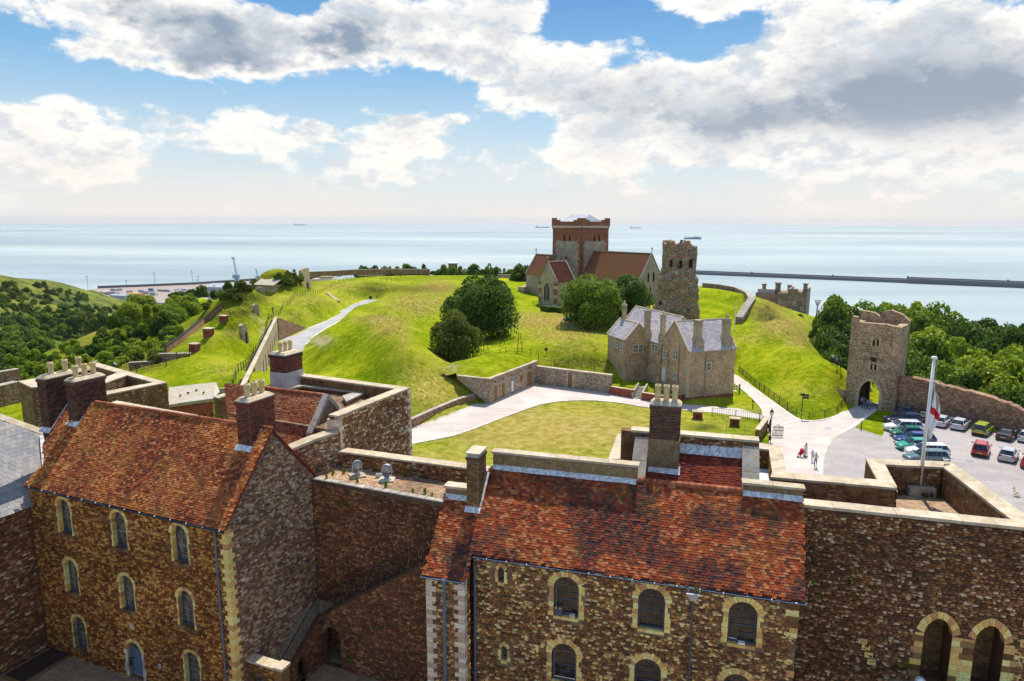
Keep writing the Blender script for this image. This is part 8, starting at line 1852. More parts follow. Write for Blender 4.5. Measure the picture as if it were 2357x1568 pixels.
post_fence('post_fence', 'long line of black posts along the terrace edge above the casemates', [KF.w(s, zk, -1.8) for s in (sk0, sk0+22, sk0+44, sk1)]+[g(*pB(650, 480), 3), g(*pB(940, 360), 3), g(*pB(1200, 320), 2.6), g(*pB(1495, 280), 2.4)], 1.3, 2.9, (.9, .4), r=.06)
post_fence('post_fence', 'line of thin posts along the foot of the far grassy slope', gl([pB(1440, 425), pB(1660, 360), pB(1900, 295)], -.5), 1.3, 5, (.9,), r=.06)
post_fence('iron_railing', 'black iron railing round the foot of the bright green mound', gl([(1700, 862), (1737, 890), (1793, 931), (1832, 959), (1862, 966), (1898, 962), (1926, 952), (1945, 935)], G0), 1.15, 2.2, (.95, .3), .3, .045)
post_fence('iron_railing', 'black iron railing between the lawn with vents and the road below the house', gl([pG(900, 490), pG(1115, 512), pG(1330, 545), pG(1385, 585)], G0), 1.25, 2.2, (.95, .12), .28, .045)
post_fence('wire_fence', 'thin wire fence on the turf above the retaining wall', [gt(*pE(*q)) for q in ((1245, 330), (1440, 385), (1600, 420), (1755, 440), (1915, 460), (2080, 480))], 1.3, 30, (.9, .5), r=.045)
post_fence('wire_fence', 'thin wire fence across the hollow behind the magazine', [gt(*pE(*q)) for q in ((240, 490), (330, 385), (473, 365), (620, 310), (785, 265), (855, 245), (1155, 265))], 1.4, 30, (.9, .5), r=.05)
post_fence('timber_railing', 'dark railing beside the ditch wall on the left', [g(*cA(1245, 395), 0), g(*cA(1520, 400), 0), g(*cA(1620, 360), 0), g(*cA(1735, 345), 0)], 1.3, 3., (.95, .6, .3), r=.06, zoff=0.)
def signpost(p, h, lb, plates, cat='signpost', name='signpost', lt=False):
    t = thing(name, lb, cat, p); bm = bmesh.new(); tube(bm, [p, p+Z3*h], .06, 6); ob('post', bmend(bm, 'post'), M_IRON, t)
    for x0, x1, z0, z1 in plates: boxm('sign_plate', x0, x1, -.03, .03, z0, z1, M_IRON, t, Matrix.Translation(p))
signpost(g(*pG(1710, 512), G0), 3.6, 'black fingerpost sign standing at the iron railing', [(-.35, .25, 3.35, 3.6), (.06, .85, 2.85, 3.15), (.06, .85, 3.2, 3.5)])
signpost(g(*pD(2010, 1390), G0), 1.2, 'short black post on the lawn corner by the path', [(-.14, .14, 1.0, 1.25)], 'post', 'bollard'); signpost(g(*pF(845, 1380), G0), 1.3, 'short black post on the small grass patch', [], 'post', 'bollard'); signpost(gt(*pD(598, 1000)), 1.1, 'small black floodlight post on the house lawn', [(-.2, .2, .9, 1.25)], 'post', 'bollard')
signpost(gt(*pE(1338, 245)), 1.0, 'small black sign on the turf bank behind the magazine', [(-.25, .25, .7, 1.2)], 'sign', 'sign'); signpost(gt(853, 692), 1.0, 'black sign box at the top of the climbing road', [(-.5, .5, .6, 1.5)], 'sign', 'sign')
# street lamp
lp = g(1772, 1012, G0); t = thing('street_lamp', 'black Victorian lamp post with glazed lantern by the yard gate', 'lamp post', lp); bm = bmesh.new(); lathe(bm, [(.18, 0), (.18, .35), (.09, .5), (.06, 1.0), (.05, 3.0), (.09, 3.05), (.04, 3.15)], 8, lp.x, lp.y); [setattr(v.co, 'z', v.co.z+lp.z) for v in bm.verts]; ob('post', bmend(bm, 'post'), M_IRON, t)
bm = bmesh.new(); hexa(bm, [(-.12, -.12, 3.15), (.12, -.12, 3.15), (.12, .12, 3.15), (-.12, .12, 3.15)], [(-.22, -.22, 3.65), (.22, -.22, 3.65), (.22, .22, 3.65), (-.22, .22, 3.65)]); ob('lantern', bmend(bm, 'lantern'), simple('lantern_glass', (.75, .62, .35), .3), t, Matrix.Translation(lp)); bm = bmesh.new(); lathe(bm, [(.3, 3.65), (.1, 3.9), (.03, 4.1)], 4, 0, 0); ob('lantern_cap', bmend(bm, 'cap'), M_IRON, t, Matrix.Translation(lp)); boxm('cross_bar', -.3, .3, -.02, .02, 2.85, 2.9, M_IRON, t, Matrix.Translation(lp))
# yard gates and low wall
lowwall('parapet_wall', 'short coped wall running down to the yard lamp post', [g(*pG(1325, 735), G0), g(*pG(1405, 620), G0)], 1.6, .5, M_MORT, M_COP)
for (x, y, hd, lb) in ((1415, 640, 60, 'black iron gate leaf folded beside the lamp post'), (1450, 680, -5, 'black iron gate leaf standing open right of the lamp post')):
    p = g(*pG(x, y), G0); t = thing('yard_gate', lb, 'gate', p); M = Matrix.Translation(p) @ Matrix.Rotation(R_(hd), 4, 'Z')
    for k in range(9): bm = bmesh.new(); tube(bm, [(k*.16, 0, .1), (k*.16, 0, 1.7-.3*abs(k-4)/4)], .034, 4); ob('bar', bmend(bm, 'bar'), M_IRON, t, M)
    for z in (.2, .9, 1.3): bm = bmesh.new(); tube(bm, [(0, 0, z), (1.3, 0, z)], .045, 4); ob('rail', bmend(bm, 'rail'), M_IRON, t, M)
# black and white barrier
p = g(*pD(1715, 1215), G0+.3); q = g(*pD(1848, 1215), G0); t = thing('barrier_gate', 'black and white striped barrier gate at the corner of the house', 'barrier', p); f = wallfr(p, q); Lb = (q-p).length
for s in (0, Lb): boxm('post', s-.07, s+.07, -.07, .07, -.2, 1.3, M_IRON, t, f.M(s*0, p.z-f.o.z*1 if False else p.z-f.o.z))
for z in (.45, 1.0):
    for k in range(9): boxm('stripe', Lb*k/9, Lb*(k+1)/9, -.03, .03, z, z+.16, M_WHITE if k % 2 else M_IRON, t, f.M(0, p.z-f.o.z))
# vent boxes on the lawn, terrace vents
def ventbox(p, w, h, lb, yaw_=-15, grp=None):
    t = thing('vent_box', lb, 'vent', p, grp); M = Matrix.Translation(p) @ Matrix.Rotation(R_(yaw_), 4, 'Z'); boxm('brick_base', -w/2, w/2, -w*.35, w*.35, -.3, h, M_BRKW, t, M); boxm('slab', -w*.6, w*.6, -w*.45, w*.45, h, h+.14, M_COP, t, M)
    for k in range(3): boxm('louvre', -w*.2, w*.2, -w*.36, -w*.35, h*.3+k*.15, h*.3+k*.15+.08, M_DARK, t, M)
ventbox(g(*pG(770, 515), G0), 1.3, 1.0, 'brick vent box with stone lid on the lawn, nearer the big chimney'); ventbox(g(*pG(1105, 580), G0), 1.2, 1.0, 'brick vent box with stone lid on the lawn, right of the other')
for (x, y), lb in (((1772, 962), 'nearest'), ((1897, 825), 'middle'), ((2035, 695), 'farthest')): ventbox(gt(*pA(x, y)), 1.5, 1.2, f'brick vent with pale lid on the left terrace, {lb} of three')
for x, y0, y1 in ((845, 585, 650), (1028, 590, 668), (1193, 615, 682)):
    p = g(*pG(x, y1), G0); bm = bmesh.new(); tube(bm, [p, p+Z3*1.7], .025, 4); tag(ob('metal_stake', bmend(bm, 'stake'), M_STEEL), 'thin metal stake on the lawn behind the parapet', 'stake', 'metal stakes on the lawn')
# tall thin poles
for (px, y0, y1, d, lb) in ((1688, 775, 692, None, 'slim white pole behind the slate roofed house'),): p = g(px, 790, -.5); bm = bmesh.new(); tube(bm, [p, Vector((p.x+.1, p.y, gd(px, y1, p.y).z))], .09, 6); tag(ob('pole', bmend(bm, 'pole'), M_WHITE), lb, 'pole')
for (x, y) in ((608, 195), (806, 130), (1015, 215), (0, 0))[:3]:
    p = gt(*pE(x, y)); t = thing('tree_guard', 'timber tripod guard standing in the green hollow', 'guard', p, 'timber guards in the hollow')
    for a in (0, 2.1, 4.2): bm = bmesh.new(); tube(bm, [p+Vector((.6*math.cos(a), .6*math.sin(a), 0)), p+Vector((.15*math.cos(a), .15*math.sin(a), 3.6))], .05, 4); ob('leg', bmend(bm, 'leg'), M_DKWOOD, t)

# ================================================================ LEFT OUTER WORKS
def cW1(name, lab, pr, z, h, **k): return wellwall([(g(*cA(*a), z), g(*cA(*b), z)) for a, b in pr], name, lab, h=h, stone=k.pop('stone', M_ST_G), **k)
cW1('mural_tower', 'open rubble tower with pale coping left of centre, behind the left barrack ridge', [((848, 288), (882, 258)), ((1395, 437), (1518, 437)), ((952, 520), (957, 550))], 9.0, 4.5, stone=M_ST_T, L=1.2)
cW1('parapet_wall', 'short coped parapet nested inside the left rubble tower', [((1065, 347), (1205, 353)), ((935, 402), (935, 450))], 9.0, 2.6)
cW1('parapet_wall', 'long pale coped parapet running along behind the left barrack ridge', [((1060, 603), (985, 628)), ((1800, 735), (1690, 762))], 10.4, 2.0)
cW1('mural_tower', 'narrow rubble turret with pale coping at the far left', [((165, 425), (285, 482)), ((330, 400), (470, 470))], 9.0, 9, stone=M_ST_G)
lowwall('outer_wall', 'dark rubble outer wall at the left edge', [g(-60, 905, 1), g(0, 893, 1), g(48, 884, 1)], 2.2, .8, M_CURT, M_COPG); lowwall('outer_wall', 'lower dark rubble wall at the left edge with a rough grassy top', [g(-60, 945, 0.), g(0, 930, 0.), g(50, 918, 0.)], 2.4, 1.2, M_CURT, M_COPG)
# concrete roofed casemate
c1, c2, c3, c4 = g(*cA(1530, 642), 5.), g(*cA(1938, 585), 5.), g(*cA(1995, 522), 5.2), g(*cA(1962, 436), 5.9); c5 = g(*cA(1535, 482), 5.9)
cr = thing('casemate_building', 'low brick casemate with a weathered concrete slab roof', 'building', c1); quad('roof_slab', [c1, c2, c4, c5], M_CONC, cr, .35); quad('roof_slab', [c2, c3, c4], M_CONC, cr, .3)
f = wallfr((c1.x, c1.y, 0), (c2.x, c2.y, 0)); L_ = (c2-c1).length; boxm('wall', 0, L_, .3, 4, -3, 4.7, M_BRKW, cr, f.M(0, 0)); strip('lead_flashing', c1.lerp(c2, .2), c2, (c4-c2), .6, .03, M_WHITER, cr)
for k in range(5): s = L_*(.25+k*.17); boxm('slit', s, s+.12, .25, .31, 2.6, 3.3, M_DARK, cr, f.M(0, 0))
for i in range(4): a = c1.lerp(c2, .25+i*.17).lerp(c5.lerp(c4, .25+i*.17), .35+.1*(i % 3)); weed(a+Z3*.05, .16, 'brown moss clump on the cracked concrete roof', 'o', 'moss on the concrete roof', True)
pw = wellwall([(g(*cA(1935, 565), 9.), g(*cA(1985, 580), 9.)), (g(*cA(2215, 485), 9.), g(*cA(2230, 500), 9.))], 'parapet_wall', 'dark rubble wall with thin coping left of the three pot chimney', h=6, stone=M_ST_D)
# ditch retaining wall on the terrace
a_, b_ = g(*cA(1450, 345), 0), g(*cA(1738, 340), 0); lowwall('ditch_wall', 'dark brick retaining wall at the near end of the left terrace', [a_, b_], 3.0, .6, M_CURT, M_COPG); lowwall('ditch_wall', 'slanting rubble wall below reddish scrub on the left', [g(*cA(1175, 350), 0), g(*cA(1500, 330), 0)], 1.6, .5, M_CURT, M_COPG)
lowwall('ditch_wall', 'long dark wall edging the far side of the left terrace', [gt(*pA(*q)) for q in ((1515, 990), (1680, 870), (1860, 710), (2025, 575))], 1.3, .5, M_CURT, M_DARK)
# traverse end walls and hut
def wedge(p0, p1, ztop, lb):
    a, b = g(*pB(*p0), 3.), g(*pB(*p1), 3.); e = (b-a); e.z = 0; L = e.length; f = wallfr(a, b); ztop = ztop+.5; t = thing('traverse_wall', lb, 'wall', a)
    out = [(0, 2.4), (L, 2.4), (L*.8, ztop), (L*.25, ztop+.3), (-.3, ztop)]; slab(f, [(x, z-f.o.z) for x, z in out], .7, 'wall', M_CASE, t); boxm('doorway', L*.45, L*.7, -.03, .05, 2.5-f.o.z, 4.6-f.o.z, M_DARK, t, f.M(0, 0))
wedge((722, 405), (806, 370), 8.6, 'tapering concrete end wall of the far round mound'); wedge((335, 552), (400, 548), 7.0, 'tapering concrete end wall of the second mound'); wedge((300, 695), (342, 688), 6.0, 'tapering concrete end wall of the third mound, by the path'); wedge((190, 875), (238, 860), 5.4, 'tapering concrete end wall of the nearest mound, by the path')
ha, hb2 = g(*pB(300, 450), 3.), g(*pB(470, 458), 3.); hf = wallfr(ha, hb2); Lh = (hb2-ha).length; ht = thing('concrete_hut', 'pale concrete hut with sloping roof on the terrace', 'hut', ha); boxm('wall', 0, Lh, 0, 6, -1, 3.0, M_CASE, ht, hf.M(0, 0)); quad('roof', [hf.w(-.3, 3., .4), hf.w(Lh+.2, 3., .4), hf.w(Lh+.2, 4.8, -4), hf.w(-.3, 4.8, -4)], M_CONC, ht, .25); boxm('door', Lh-.02, Lh+.04, 2, 3.2, 0, 2.2, M_DARK, ht, hf.M(0, 0))
def empl(x, y, r, lb):
    p = gt(*pB(x, y)); t = thing('gun_emplacement', lb, 'emplacement', p)
    for k in range(14):
        a = math.pi*(1.0+k/14*1.1); bm = bmesh.new(); q = [(r*math.cos(a), r*math.sin(a)), (r*math.cos(a+.24), r*math.sin(a+.24)), ((r-1)*math.cos(a+.24), (r-1)*math.sin(a+.24)), ((r-1)*math.cos(a), (r-1)*math.sin(a))]; prism(bm, [(p.x+u, p.y+v, p.z-.3) for u, v in q], (0, 0, .9)); ob('kerb_block', bmend(bm, 'block'), M_CONC, t)
    boxm('platform', -r*.6, r*.4, -1, r*.6, -.3, .4, M_CONC, t, Matrix.Translation(p)); boxm('magazine', -r*.3, r*.3, r*.1, r*.5, .4, 1.2, M_CASE, t, Matrix.Translation(p))
empl(930, 318, 8, 'low curved gun emplacement, nearer one by the far round mound'); empl(1370, 268, 8, 'low gun emplacement with a small pale block, farther one'); empl(2080, 258, 10, 'low pale emplacement by the sea edge trees')
def cannon(x, y, lb):
    p = gt(*pB(x, y)); t = thing('cannon', lb, 'cannon', p); M = Matrix.Translation(p) @ Matrix.Rotation(R_(110), 4, 'Z') @ Matrix.Scale(1.5, 4)
    bm = bmesh.new(); tube(bm, [(-.9, 0, .95), (-.6, 0, .97), (1.3, 0, 1.15)], [.24, .24, .13], 10); ob('barrel', bmend(bm, 'barrel'), M_IRON, t, M); bm = bmesh.new(); hexa(bm, [(-1.1, -.35, .2), (.5, -.35, .2), (.5, .35, .2), (-1.1, .35, .2)], [(-1, -.3, .6), (.4, -.3, .95), (.4, .3, .95), (-1, .3, .6)]); ob('carriage', bmend(bm, 'carriage'), M_DKWOOD, t, M)
    for x_ in (-.8, .3):
        for s in (-1, 1): bm = bmesh.new(); lathe(bm, [(.05, -.05), (.3, -.05), (.3, .05), (.05, .05)], 10); ob('wheel', bmend(bm, 'wheel'), M_IRON, t, M @ Matrix.Translation((x_, s*.42, .3)) @ Matrix.Rotation(math.pi/2, 4, 'X'))
cannon(1055, 290, 'black cannon on carriage between the two far emplacements, left one'); cannon(1205, 280, 'black cannon on carriage, right of another near the sea wall'); cannon(797, 318, 'black cannon beside the tapering end wall of the far mound')
lowwall('sea_wall', 'long low stone wall along the sea edge of the castle', [gd(*pB(775, 285), 270), gd(*pB(1000, 275), 282), gd(*pB(1180, 262), 292), gd(*pB(1480, 256), 298), gd(*pB(1880, 258), 298)], 1.7, 1, M_CURT, M_COPG)
lowwall('ruined_wall', 'ruined stone wall following the crest behind the lighthouse', [gt(1616, 662), gt(1650, 665), gt(1690, 672), gt(1715, 685), gt(1722, 700), gt(1705, 725), gt(1692, 745)], 1.5, 1.6, M_PHAR, M_COPG)
lowwall('broken_wall', 'short broken wall and stones left of the church', [gt(1150, 640), gt(1228, 638)], 1.2, 1, M_PHAR, M_COPG)
# timber chute on the far slope
a, b = gt(*pB(950, 440)), gt(*pB(1048, 520)); bm = bmesh.new(); prism(bm, [a+Vector((-.6, 0, .1)), a+Vector((.6, 0, .1)), b+Vector((.6, 0, .1)), b+Vector((-.6, 0, .1))], (0, 0, .35)); tag(ob('drain_channel', bmend(bm, 'channel'), M_CASE), 'pale concrete channel running down the far grassy slope', 'channel')
# control building near the horizon
p = gd(1044, 622, 330); t = thing('lookout_building', 'small white lookout building beyond the sea edge trees', 'building', p); boxm('base', -3.5, 5, 0, 6, -8, 0, M_WHITER, t, Matrix.Translation(p)); boxm('cabin', -2.5, 1.8, 0, 4, 0.001, 3, M_GLASSL, t, Matrix.Translation(p)); boxm('roof', -3, 2.3, -.5, 4.5, 3, 3.5, M_WHITE, t, Matrix.Translation(p))

# ---------------- tall grass tufts on the mounds (uncountable)
def tufts(name, label, n, box_, kmin, hr, cols, seed, maxd=260):
    r = np.random.default_rng(seed); x = r.uniform(box_[0], box_[1], n); y = r.uniform(box_[2], box_[3], n); z = terrain(x, y); P = np.stack([x, y, z], 1)
    q = P-CAM; w = np.maximum(q @ FW, 1); px = CX+F_*(q @ RT)/w; py = CY-F_*(q @ UP)/w; d = np.maximum(zonecol(px, py, DRY), zonecol(px, py, LUSH_SHADE)); ok = (d+r.uniform(-.25, .25, n) > kmin) & (px > -20) & (px < 2380) & (py < 1000)
    for Pl in flatP: ok &= ~inpoly(x, y, Pl) & (polydist(x, y, Pl) > 1.0)
    for Pl in (tpoly,): ok &= ~inpoly(x, y, Pl)
    hx, hy = (x-hk.x)*eh.x+(y-hk.y)*eh.y, (x-hk.x)*vh.x+(y-hk.y)*vh.y; ok &= ~((hx > -5) & (hx < 11) & (hy > -1) & (hy < 22))
    P = P[ok]; n = len(P); a = r.uniform(0, 6.28, n); h = r.uniform(*hr, n)[:, None]; V = []
    for k in range(3):
        e = np.stack([np.cos(a+k*1.05), np.sin(a+k*1.05), np.zeros(n)], 1); lean = np.stack([r.uniform(-.5, .5, n), r.uniform(-.5, .5, n), np.ones(n)], 1)*h
        V += [P-e*h*.28-[0, 0, .05], P+e*h*.28-[0, 0, .05], P+lean]
    V = np.stack(V, 1).reshape(-1, 3); me = mesh_np(name, V, None, np.arange(len(V)), np.arange(0, len(V), 3)); print(name, n); o = ob(name, me, cols); tag(o, label, 'grass', kind='stuff'); return o
tufts('long_grass', 'dry golden long grass on the crests and banks', 120000, (-85, 95, 82, 262), .5, (.14, .38), leaf_mat('golden_grass_blades', (.36, .34, .04), (.56, .48, .10), (.74, .60, .22), .6), 4)
tufts('short_grass', 'tussocky green grass over the mounds', 45000, (-95, 75, 82, 230), -.2, (.06, .17), leaf_mat('green_grass_blades', (.28, .36, .012), (.40, .44, .02), (.55, .52, .05), .6), 9)

# round covers and a patch on the asphalt
for (px, py, r, lb) in ((1690, 900, .45, 'pale round cover on the path beside the green mound'), (1905, 985, .4, 'round iron cover on the pale yard'), (2230, 1060, .4, 'round iron cover in the car park')):
    q = g(px, py, G0+.05); bm = bmesh.new(); lathe(bm, [(r, 0), (r, .02)], 16, q.x, q.y); [setattr(v.co, 'z', v.co.z+q.z) for v in bm.verts]; tag(ob('manhole_cover', bmend(bm, 'cover'), M_STEEL if px > 1800 else M_COP), lb, 'cover')
# ================================================================ FAR HILL, DOCKS, SEA TRAFFIC
ZD = -107.
fcp = [(0,634,700),(35,638,740),(66,643,780),(122,646,850),(165,657,900),(193,665,950),(223,669,1010),(243,683,1010),(269,698,990),(302,716,960),(-150,640,640),(-300,640,600),(0,700,480),(60,690,560),(100,700,590),(150,700,680),(200,720,660),(250,715,780),(0,760,370),(-150,760,350),(-300,720,400),(100,770,385),(200,740,520),(300,745,640),(350,752,560),(200,800,300),(120,830,260),(0,830,290),(60,800,320),(-150,860,260)]
FP = np.array([list(gd(*p)) for p in fcp]+[[-150,330,-62],[-60,450,-95],[0,700,-113],[-250,1050,-113],[-450,1100,-108],[-700,1000,-113],[-900,900,-113],[-500,950,-108],[-100,560,-104],[-150,700,-106],[-260,180,-52],[-420,200,-55],[-700,300,-60],[-800,500,-45],[-900,700,-60],[-300,100,-60],[60,500,-113],[-330,760,-104],[-230,420,-72],[-330,500,-74]])
FWt = rbf_fit(FP, 12.)
zfar = lambda x, y: rbf(x, y, FP, FWt, 12.).reshape(np.asarray(x).shape)-.6
def hill_mat():
    m = MB('scrubby_hillside'); nt = m.nt; n1 = nz(nt, m.pos, .012, 6., .65); n2 = nz(nt, m.pos, .05, 6., .7)
    c = ramp(nt, mth(nt, 'ADD', mth(nt, 'MULTIPLY', n1, .45), mth(nt, 'MULTIPLY', n2, .55)), [(.40, (.035, .06, .014)), (.48, (.10, .125, .018)), (.58, (.21, .22, .03)), (.68, (.33, .31, .10))]); c = mixc(nt, c, ramp(nt, nz(nt, m.pos, .4, 5., .8), [(.3, .65), (.7, 1.3)]), 1., 'MULTIPLY')
    m.col(c).set(Roughness=.95, Specular_IOR_Level=.1).bump(n2, .8, 4.); return m.m
tag(ob('hillside', grid_mesh('hillside', np.arange(-1000, 80, 9.), np.arange(90, 1160, 9.), zfar, keep=lambda x, y: ~((x > -200) & (y < 300)) & (x < 60-.12*y) | (x < -220)), hill_mat()), 'scrub covered far hillside and wooded valley', kind='structure')
def gf(px, py):
    d = ray(px, py); d = d/d[1]; ys = np.arange(200, 1150, 5.); h = 25+d[2]*ys-zfar(d[0]*ys, ys); i = np.where(h < 0)[0]
    y = ys[i[0]] if len(i) else 900.; return Vector((d[0]*y, y, 25+d[2]*y))
random.seed(5)
scat(115, [(0, 650), (120, 660), (190, 680), (250, 705), (290, 725), (150, 730), (0, 720)], (7, 20), 'ddmo', 'bush on the far hillside', 'scrub on the far hillside', gf)
scat(120, [(0, 735), (150, 735), (300, 735), (350, 745), (260, 775), (150, 790), (60, 830), (0, 850)], (18, 44), 'ddmm', 'tree in the valley wood', 'trees of the valley wood', gf, cat='tree', name='tree', hk=.75)
scat(60, [(0, 705), (290, 722), (330, 745), (0, 745)], (10, 22), 'dmo', 'tree on the lower far hill', 'trees on the lower far hill', gf, cat='tree', name='tree')
scat(14, [(380, 690), (470, 672), (490, 680), (400, 702)], (18, 30), 'd', 'tree above the docks', 'dark trees above the docks', lambda x, y: gd(x, y, 330), cat='tree', name='tree')
for px, py, ln, lb in ((205, 735, 14, 'green'), (365, 740, 10, 'red')):
    pass
# white chalk paths
# docks
M_QUAY = asphalt('dock_apron', (.40, .30, .23), (.32, .28, .26)); M_SHED = simple('shed_roof', (.36, .37, .40), .6); M_SHEDW = simple('shed_wall', (.33, .37, .43), .6)
dk = [g(180, 672, ZD), g(225, 664, ZD), g(330, 660, ZD), g(450, 655, ZD), g(600, 645, ZD), g(760, 640, ZD), g(760, 700, ZD), g(430, 720, ZD), g(240, 722, ZD)]
bm = bmesh.new(); prism(bm, dk, (0, 0, -6)); tag(ob('dock_apron', bmend(bm, 'apron'), M_QUAY), 'concrete apron of the ferry docks', kind='structure')
qw = thing('quay_wall', 'dark quay wall along the seaward edge of the docks', 'wall', dk[2])
for a, b in zip(dk[1:5], dk[2:6]): f = wallfr(a, b); boxm('wall', 0, (b-a).length, -1, 4, 0, 4.5, simple('dark_quay', (.12, .13, .15), .8), qw, f.M(0, 0))
def dbox(name, lb, cat, px, py, w, d, h, m, roof=None, yw=-8, grp=None):
    p = g(px, py, ZD); t = thing(name, lb, cat, p, grp); M = Matrix.Translation(p) @ Matrix.Rotation(R_(yw), 4, 'Z'); boxm('wall', -w/2, w/2, 0, d, 0, h, m, t, M)
    bm = bmesh.new(); hexa(bm, [(-w/2-.5, -.5, h), (w/2+.5, -.5, h), (w/2+.5, d+.5, h), (-w/2-.5, d+.5, h)], [(-w/2-.5, d*.45, h+d*.06+.3), (w/2+.5, d*.45, h+d*.06+.3), (w/2+.5, d*.55, h+d*.06+.3), (-w/2-.5, d*.55, h+d*.06+.3)]); ob('roof', bmend(bm, 'roof'), roof or m, t, M)
dbox('warehouse', 'large pale grey warehouse on the docks', 'warehouse', 500, 674, 62, 60, 10, M_SHEDW, M_SHED, -14); dbox('warehouse', 'grey shed joined to the left of the large warehouse', 'warehouse', 436, 680, 30, 30, 6, M_SHEDW, M_SHED, -30)
dbox('warehouse', 'white terminal shed at the left of the docks', 'warehouse', 270, 690, 34, 20, 7, M_SHEDW, M_SHED, -20); dbox('warehouse', 'long white canopy at the far left of the docks', 'warehouse', 236, 678, 30, 10, 5, M_SHED, M_SHED, -45)
dbox('warehouse', 'small tan building on the dock apron', 'building', 308, 684, 26, 12, 6, simple('tan_cladding', (.5, .33, .12), .7)); dbox('warehouse', 'red brick block at the landward edge of the docks', 'building', 352, 713, 22, 10, 7, M_BRKW); dbox('warehouse', 'blue and white shed at the landward edge of the docks', 'building', 360, 704, 34, 9, 5, M_SHED)
for i in range(46):
    x, y = random.choice([(random.uniform(300, 560), random.uniform(672, 708)), (random.uniform(260, 460), random.uniform(668, 680))]); p = g(x, y, ZD); t = thing('lorry', 'tiny lorry parked on the dock apron', 'lorry', p, 'lorries on the docks'); M = Matrix.Translation(p) @ Matrix.Rotation(R_(random.choice((-12, -12, 75))), 4, 'Z')
    c = random.choice([M_WHITE, M_SHED, M_SHEDW, GRYC, M_SHED, BLU]); boxm('trailer', -6, 4, -1.3, 1.3, .9, 4, c, t, M); boxm('cab', 4.4, 6.6, -1.25, 1.25, .5, 3.4, M_WHITE, t, M); boxm('wheels', -5, 6, -1.2, 1.2, 0, .9, M_TYRE, t, M)
for x, y0, y1 in ((800, 285, 400), (1150, 325, 380), (1408, 255, 370), (1750, 235, 350), (1805, 285, 360), (1790, 318, 365), (1950, 370, 430)):
    p = g(*pA(x, y1), ZD); zt2_ = gd(*pA(x, y0), p.y).z; t = thing('lamp_mast', 'slender lighting mast on the docks', 'lamp mast', p, 'lighting masts on the docks'); bm = bmesh.new(); tube(bm, [p, Vector((p.x, p.y, zt2_))], .45, 5); ob('mast', bmend(bm, 'mast'), M_SHEDW, t); boxm('lamp_ring', -2, 2, -1, 1, -.5, .6, M_SHEDW, t, Matrix.Translation((p.x, p.y, zt2_)))
def crane(px, yb, yt, w, lb, cab):
    p = g(px, yb, ZD+4); zt_c = gd(px-4, yt, p.y).z; t = thing('dock_crane', lb, 'crane', p); H = zt_c-p.z; bm = bmesh.new(); hexa(bm, [(-w, -w, 0), (w, -w, 0), (w, w, 0), (-w, w, 0)], [(-w*.5, -w*.5, H*.35), (w*.5, -w*.5, H*.35), (w*.5, w*.5, H*.35), (-w*.5, w*.5, H*.35)]); ob('pedestal', bmend(bm, 'pedestal'), M_CR, t, Matrix.Translation(p)); boxm('cab', -w*1.6, w*1.2, -w, w, H*.22, H*.36, M_CR, t, Matrix.Translation(p))
    bm = bmesh.new()
    for dx in (-w*.45, w*.45): tube(bm, [(dx, 0, H*.35), (dx*.5-w, 0, H)], w*.14, 4)
    for k in range(9): z = H*(.38+k*.068); o = -w*(z-H*.35)/(H*.65); tube(bm, [(-w*.45+o, 0, z), (w*.4+o, 0, z+H*.05)], w*.09, 4)
    ob('jib', bmend(bm, 'jib'), M_CR, t, Matrix.Translation(p)); boxm('jib_head', -w*1.8, -w*.5, -w*.4, w*.4, H*.97, H*1.02, M_CR, t, Matrix.Translation(p))
M_CR = simple('blue_grey_crane_paint', (.22, .34, .46), .5)
crane(546, 654, 594, 4.2, 'tall blue grey harbour crane with raised jib', 1); crane(594, 644, 620, 3., 'smaller grey harbour crane near the round mound', 1)
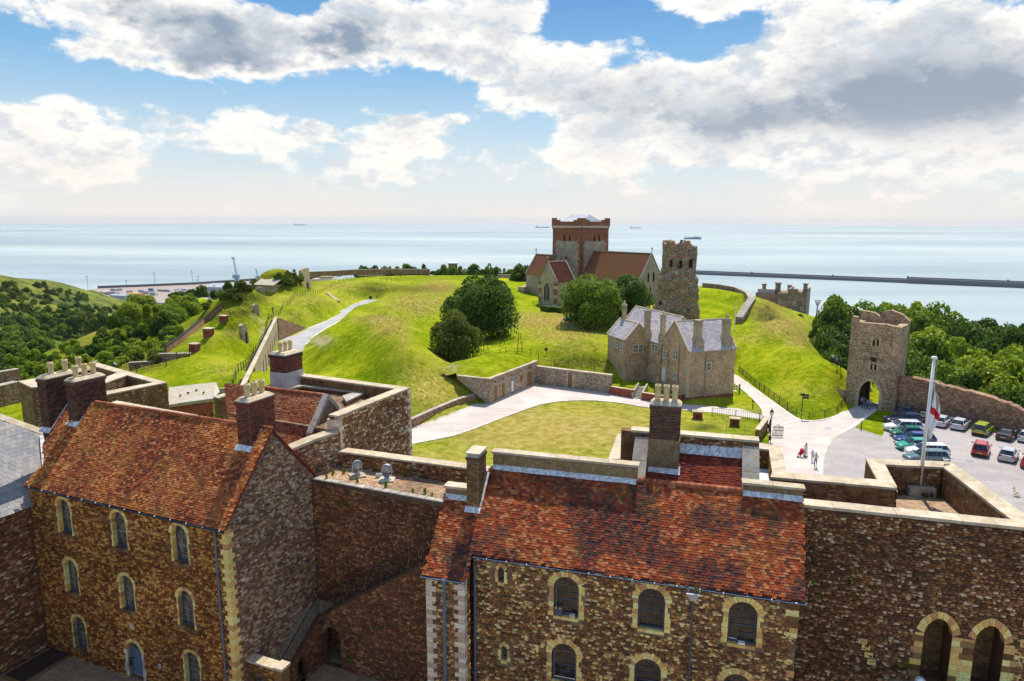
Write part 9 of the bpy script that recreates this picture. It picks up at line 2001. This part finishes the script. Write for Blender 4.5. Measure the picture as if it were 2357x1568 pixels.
# breakwater
bwt = thing('breakwater', 'long dark stone breakwater crossing the bay at right', 'breakwater', g(1900, 645, ZS)); M_BW = simple('dark_breakwater_stone', (.13, .14, .16), .85)
for a, b, h in (((1560, 630), (2086, 651.5), 7), ((2086, 652), (2900, 686), 11)):
    A_, B_ = g(*a, ZS), g(*b, ZS); f = wallfr(A_, B_); L_ = (B_-A_).length; boxm('wall', 0, L_, -5, 9, -4, h, M_BW, bwt, f.M(0, 0)); boxm('parapet', 0, L_, 5, 8, h+.01, h+2.5, M_BW, bwt, f.M(0, 0))
    for k in range(int(L_/60)): boxm('light_hut', k*60, k*60+3, 0, 3, h, h+5, M_BW, bwt, f.M(0, 0)) if k % 3 == 0 else None
def ship(px, py, L, lb, hull, kind='cargo'):
    p = g(px, py, ZS); t = thing('ship', lb, 'ship', p); e = Vector((p.y, -p.x, 0)).normalized(); M = Matrix([[e.x, -e.y, 0, p.x], [e.y, e.x, 0, p.y], [0, 0, 1, ZS], [0, 0, 0, 1]])
    bm = bmesh.new(); w = L*.08; h = L*.07; hexa(bm, [(-L*.46, -w, -2), (L*.42, -w, -2), (L*.42, w, -2), (-L*.46, w, -2)], [(-L*.5, -w, h), (L*.5, -w*.3, h*1.2), (L*.5, w*.3, h*1.2), (-L*.5, w, h)]); ob('hull', bmend(bm, 'hull'), hull, t, M); boxm('bridge', -L*.42, -L*.3, -w*.9, w*.9, h, h*2.6, M_WHITE, t, M)
    if kind == 'box':
        for k in range(9): boxm('container_stack', -L*.27+k*L*.08, -L*.2+k*L*.08, -w*.9, w*.9, h, h*random.uniform(1.6, 2.4), random.choice([BLU, M_SHEDW, GRYC, NAV]), t, M)
    else:
        for k in range(4): bm = bmesh.new(); tube(bm, [(-L*.15+k*L*.16, 0, h), (-L*.15+k*L*.16, 0, h*2.4)], L*.006, 4); ob('mast', bmend(bm, 'mast'), hull, t, M)
HB = simple('blue_hull', (.14, .22, .38), .5); HG = simple('grey_hull', (.42, .47, .52), .6)
ship(1594, 551, 130, 'blue container ship on the sea right of the church tower', HB, 'box'); ship(1249, 525, 260, 'grey tanker on the horizon left of the church tower', HG); ship(1463, 526, 200, 'faint grey ship on the horizon right of the church tower', HG); ship(690, 519, 260, 'faint ship on the horizon above the left slope', HG)
# ================================================================ HAZE
hm = bpy.data.materials.new('sea_haze'); hm.use_nodes = True; hn = hm.node_tree; hn.nodes.remove(hn.nodes['Principled BSDF'])
pv = nd(hn, 'ShaderNodeVolumePrincipled', None, Color=(.86, .90, .95, 1), Density=.000028, Anisotropy=.2); hn.links.new(pv.outputs[0], hn.nodes['Material Output'].inputs['Volume'])
bm = bmesh.new(); box(bm, -22500, 22500, -22500, 22500, -116, 60); tag(ob('haze', bmend(bm, 'haze'), hm), 'thin summer sea haze', kind='stuff')
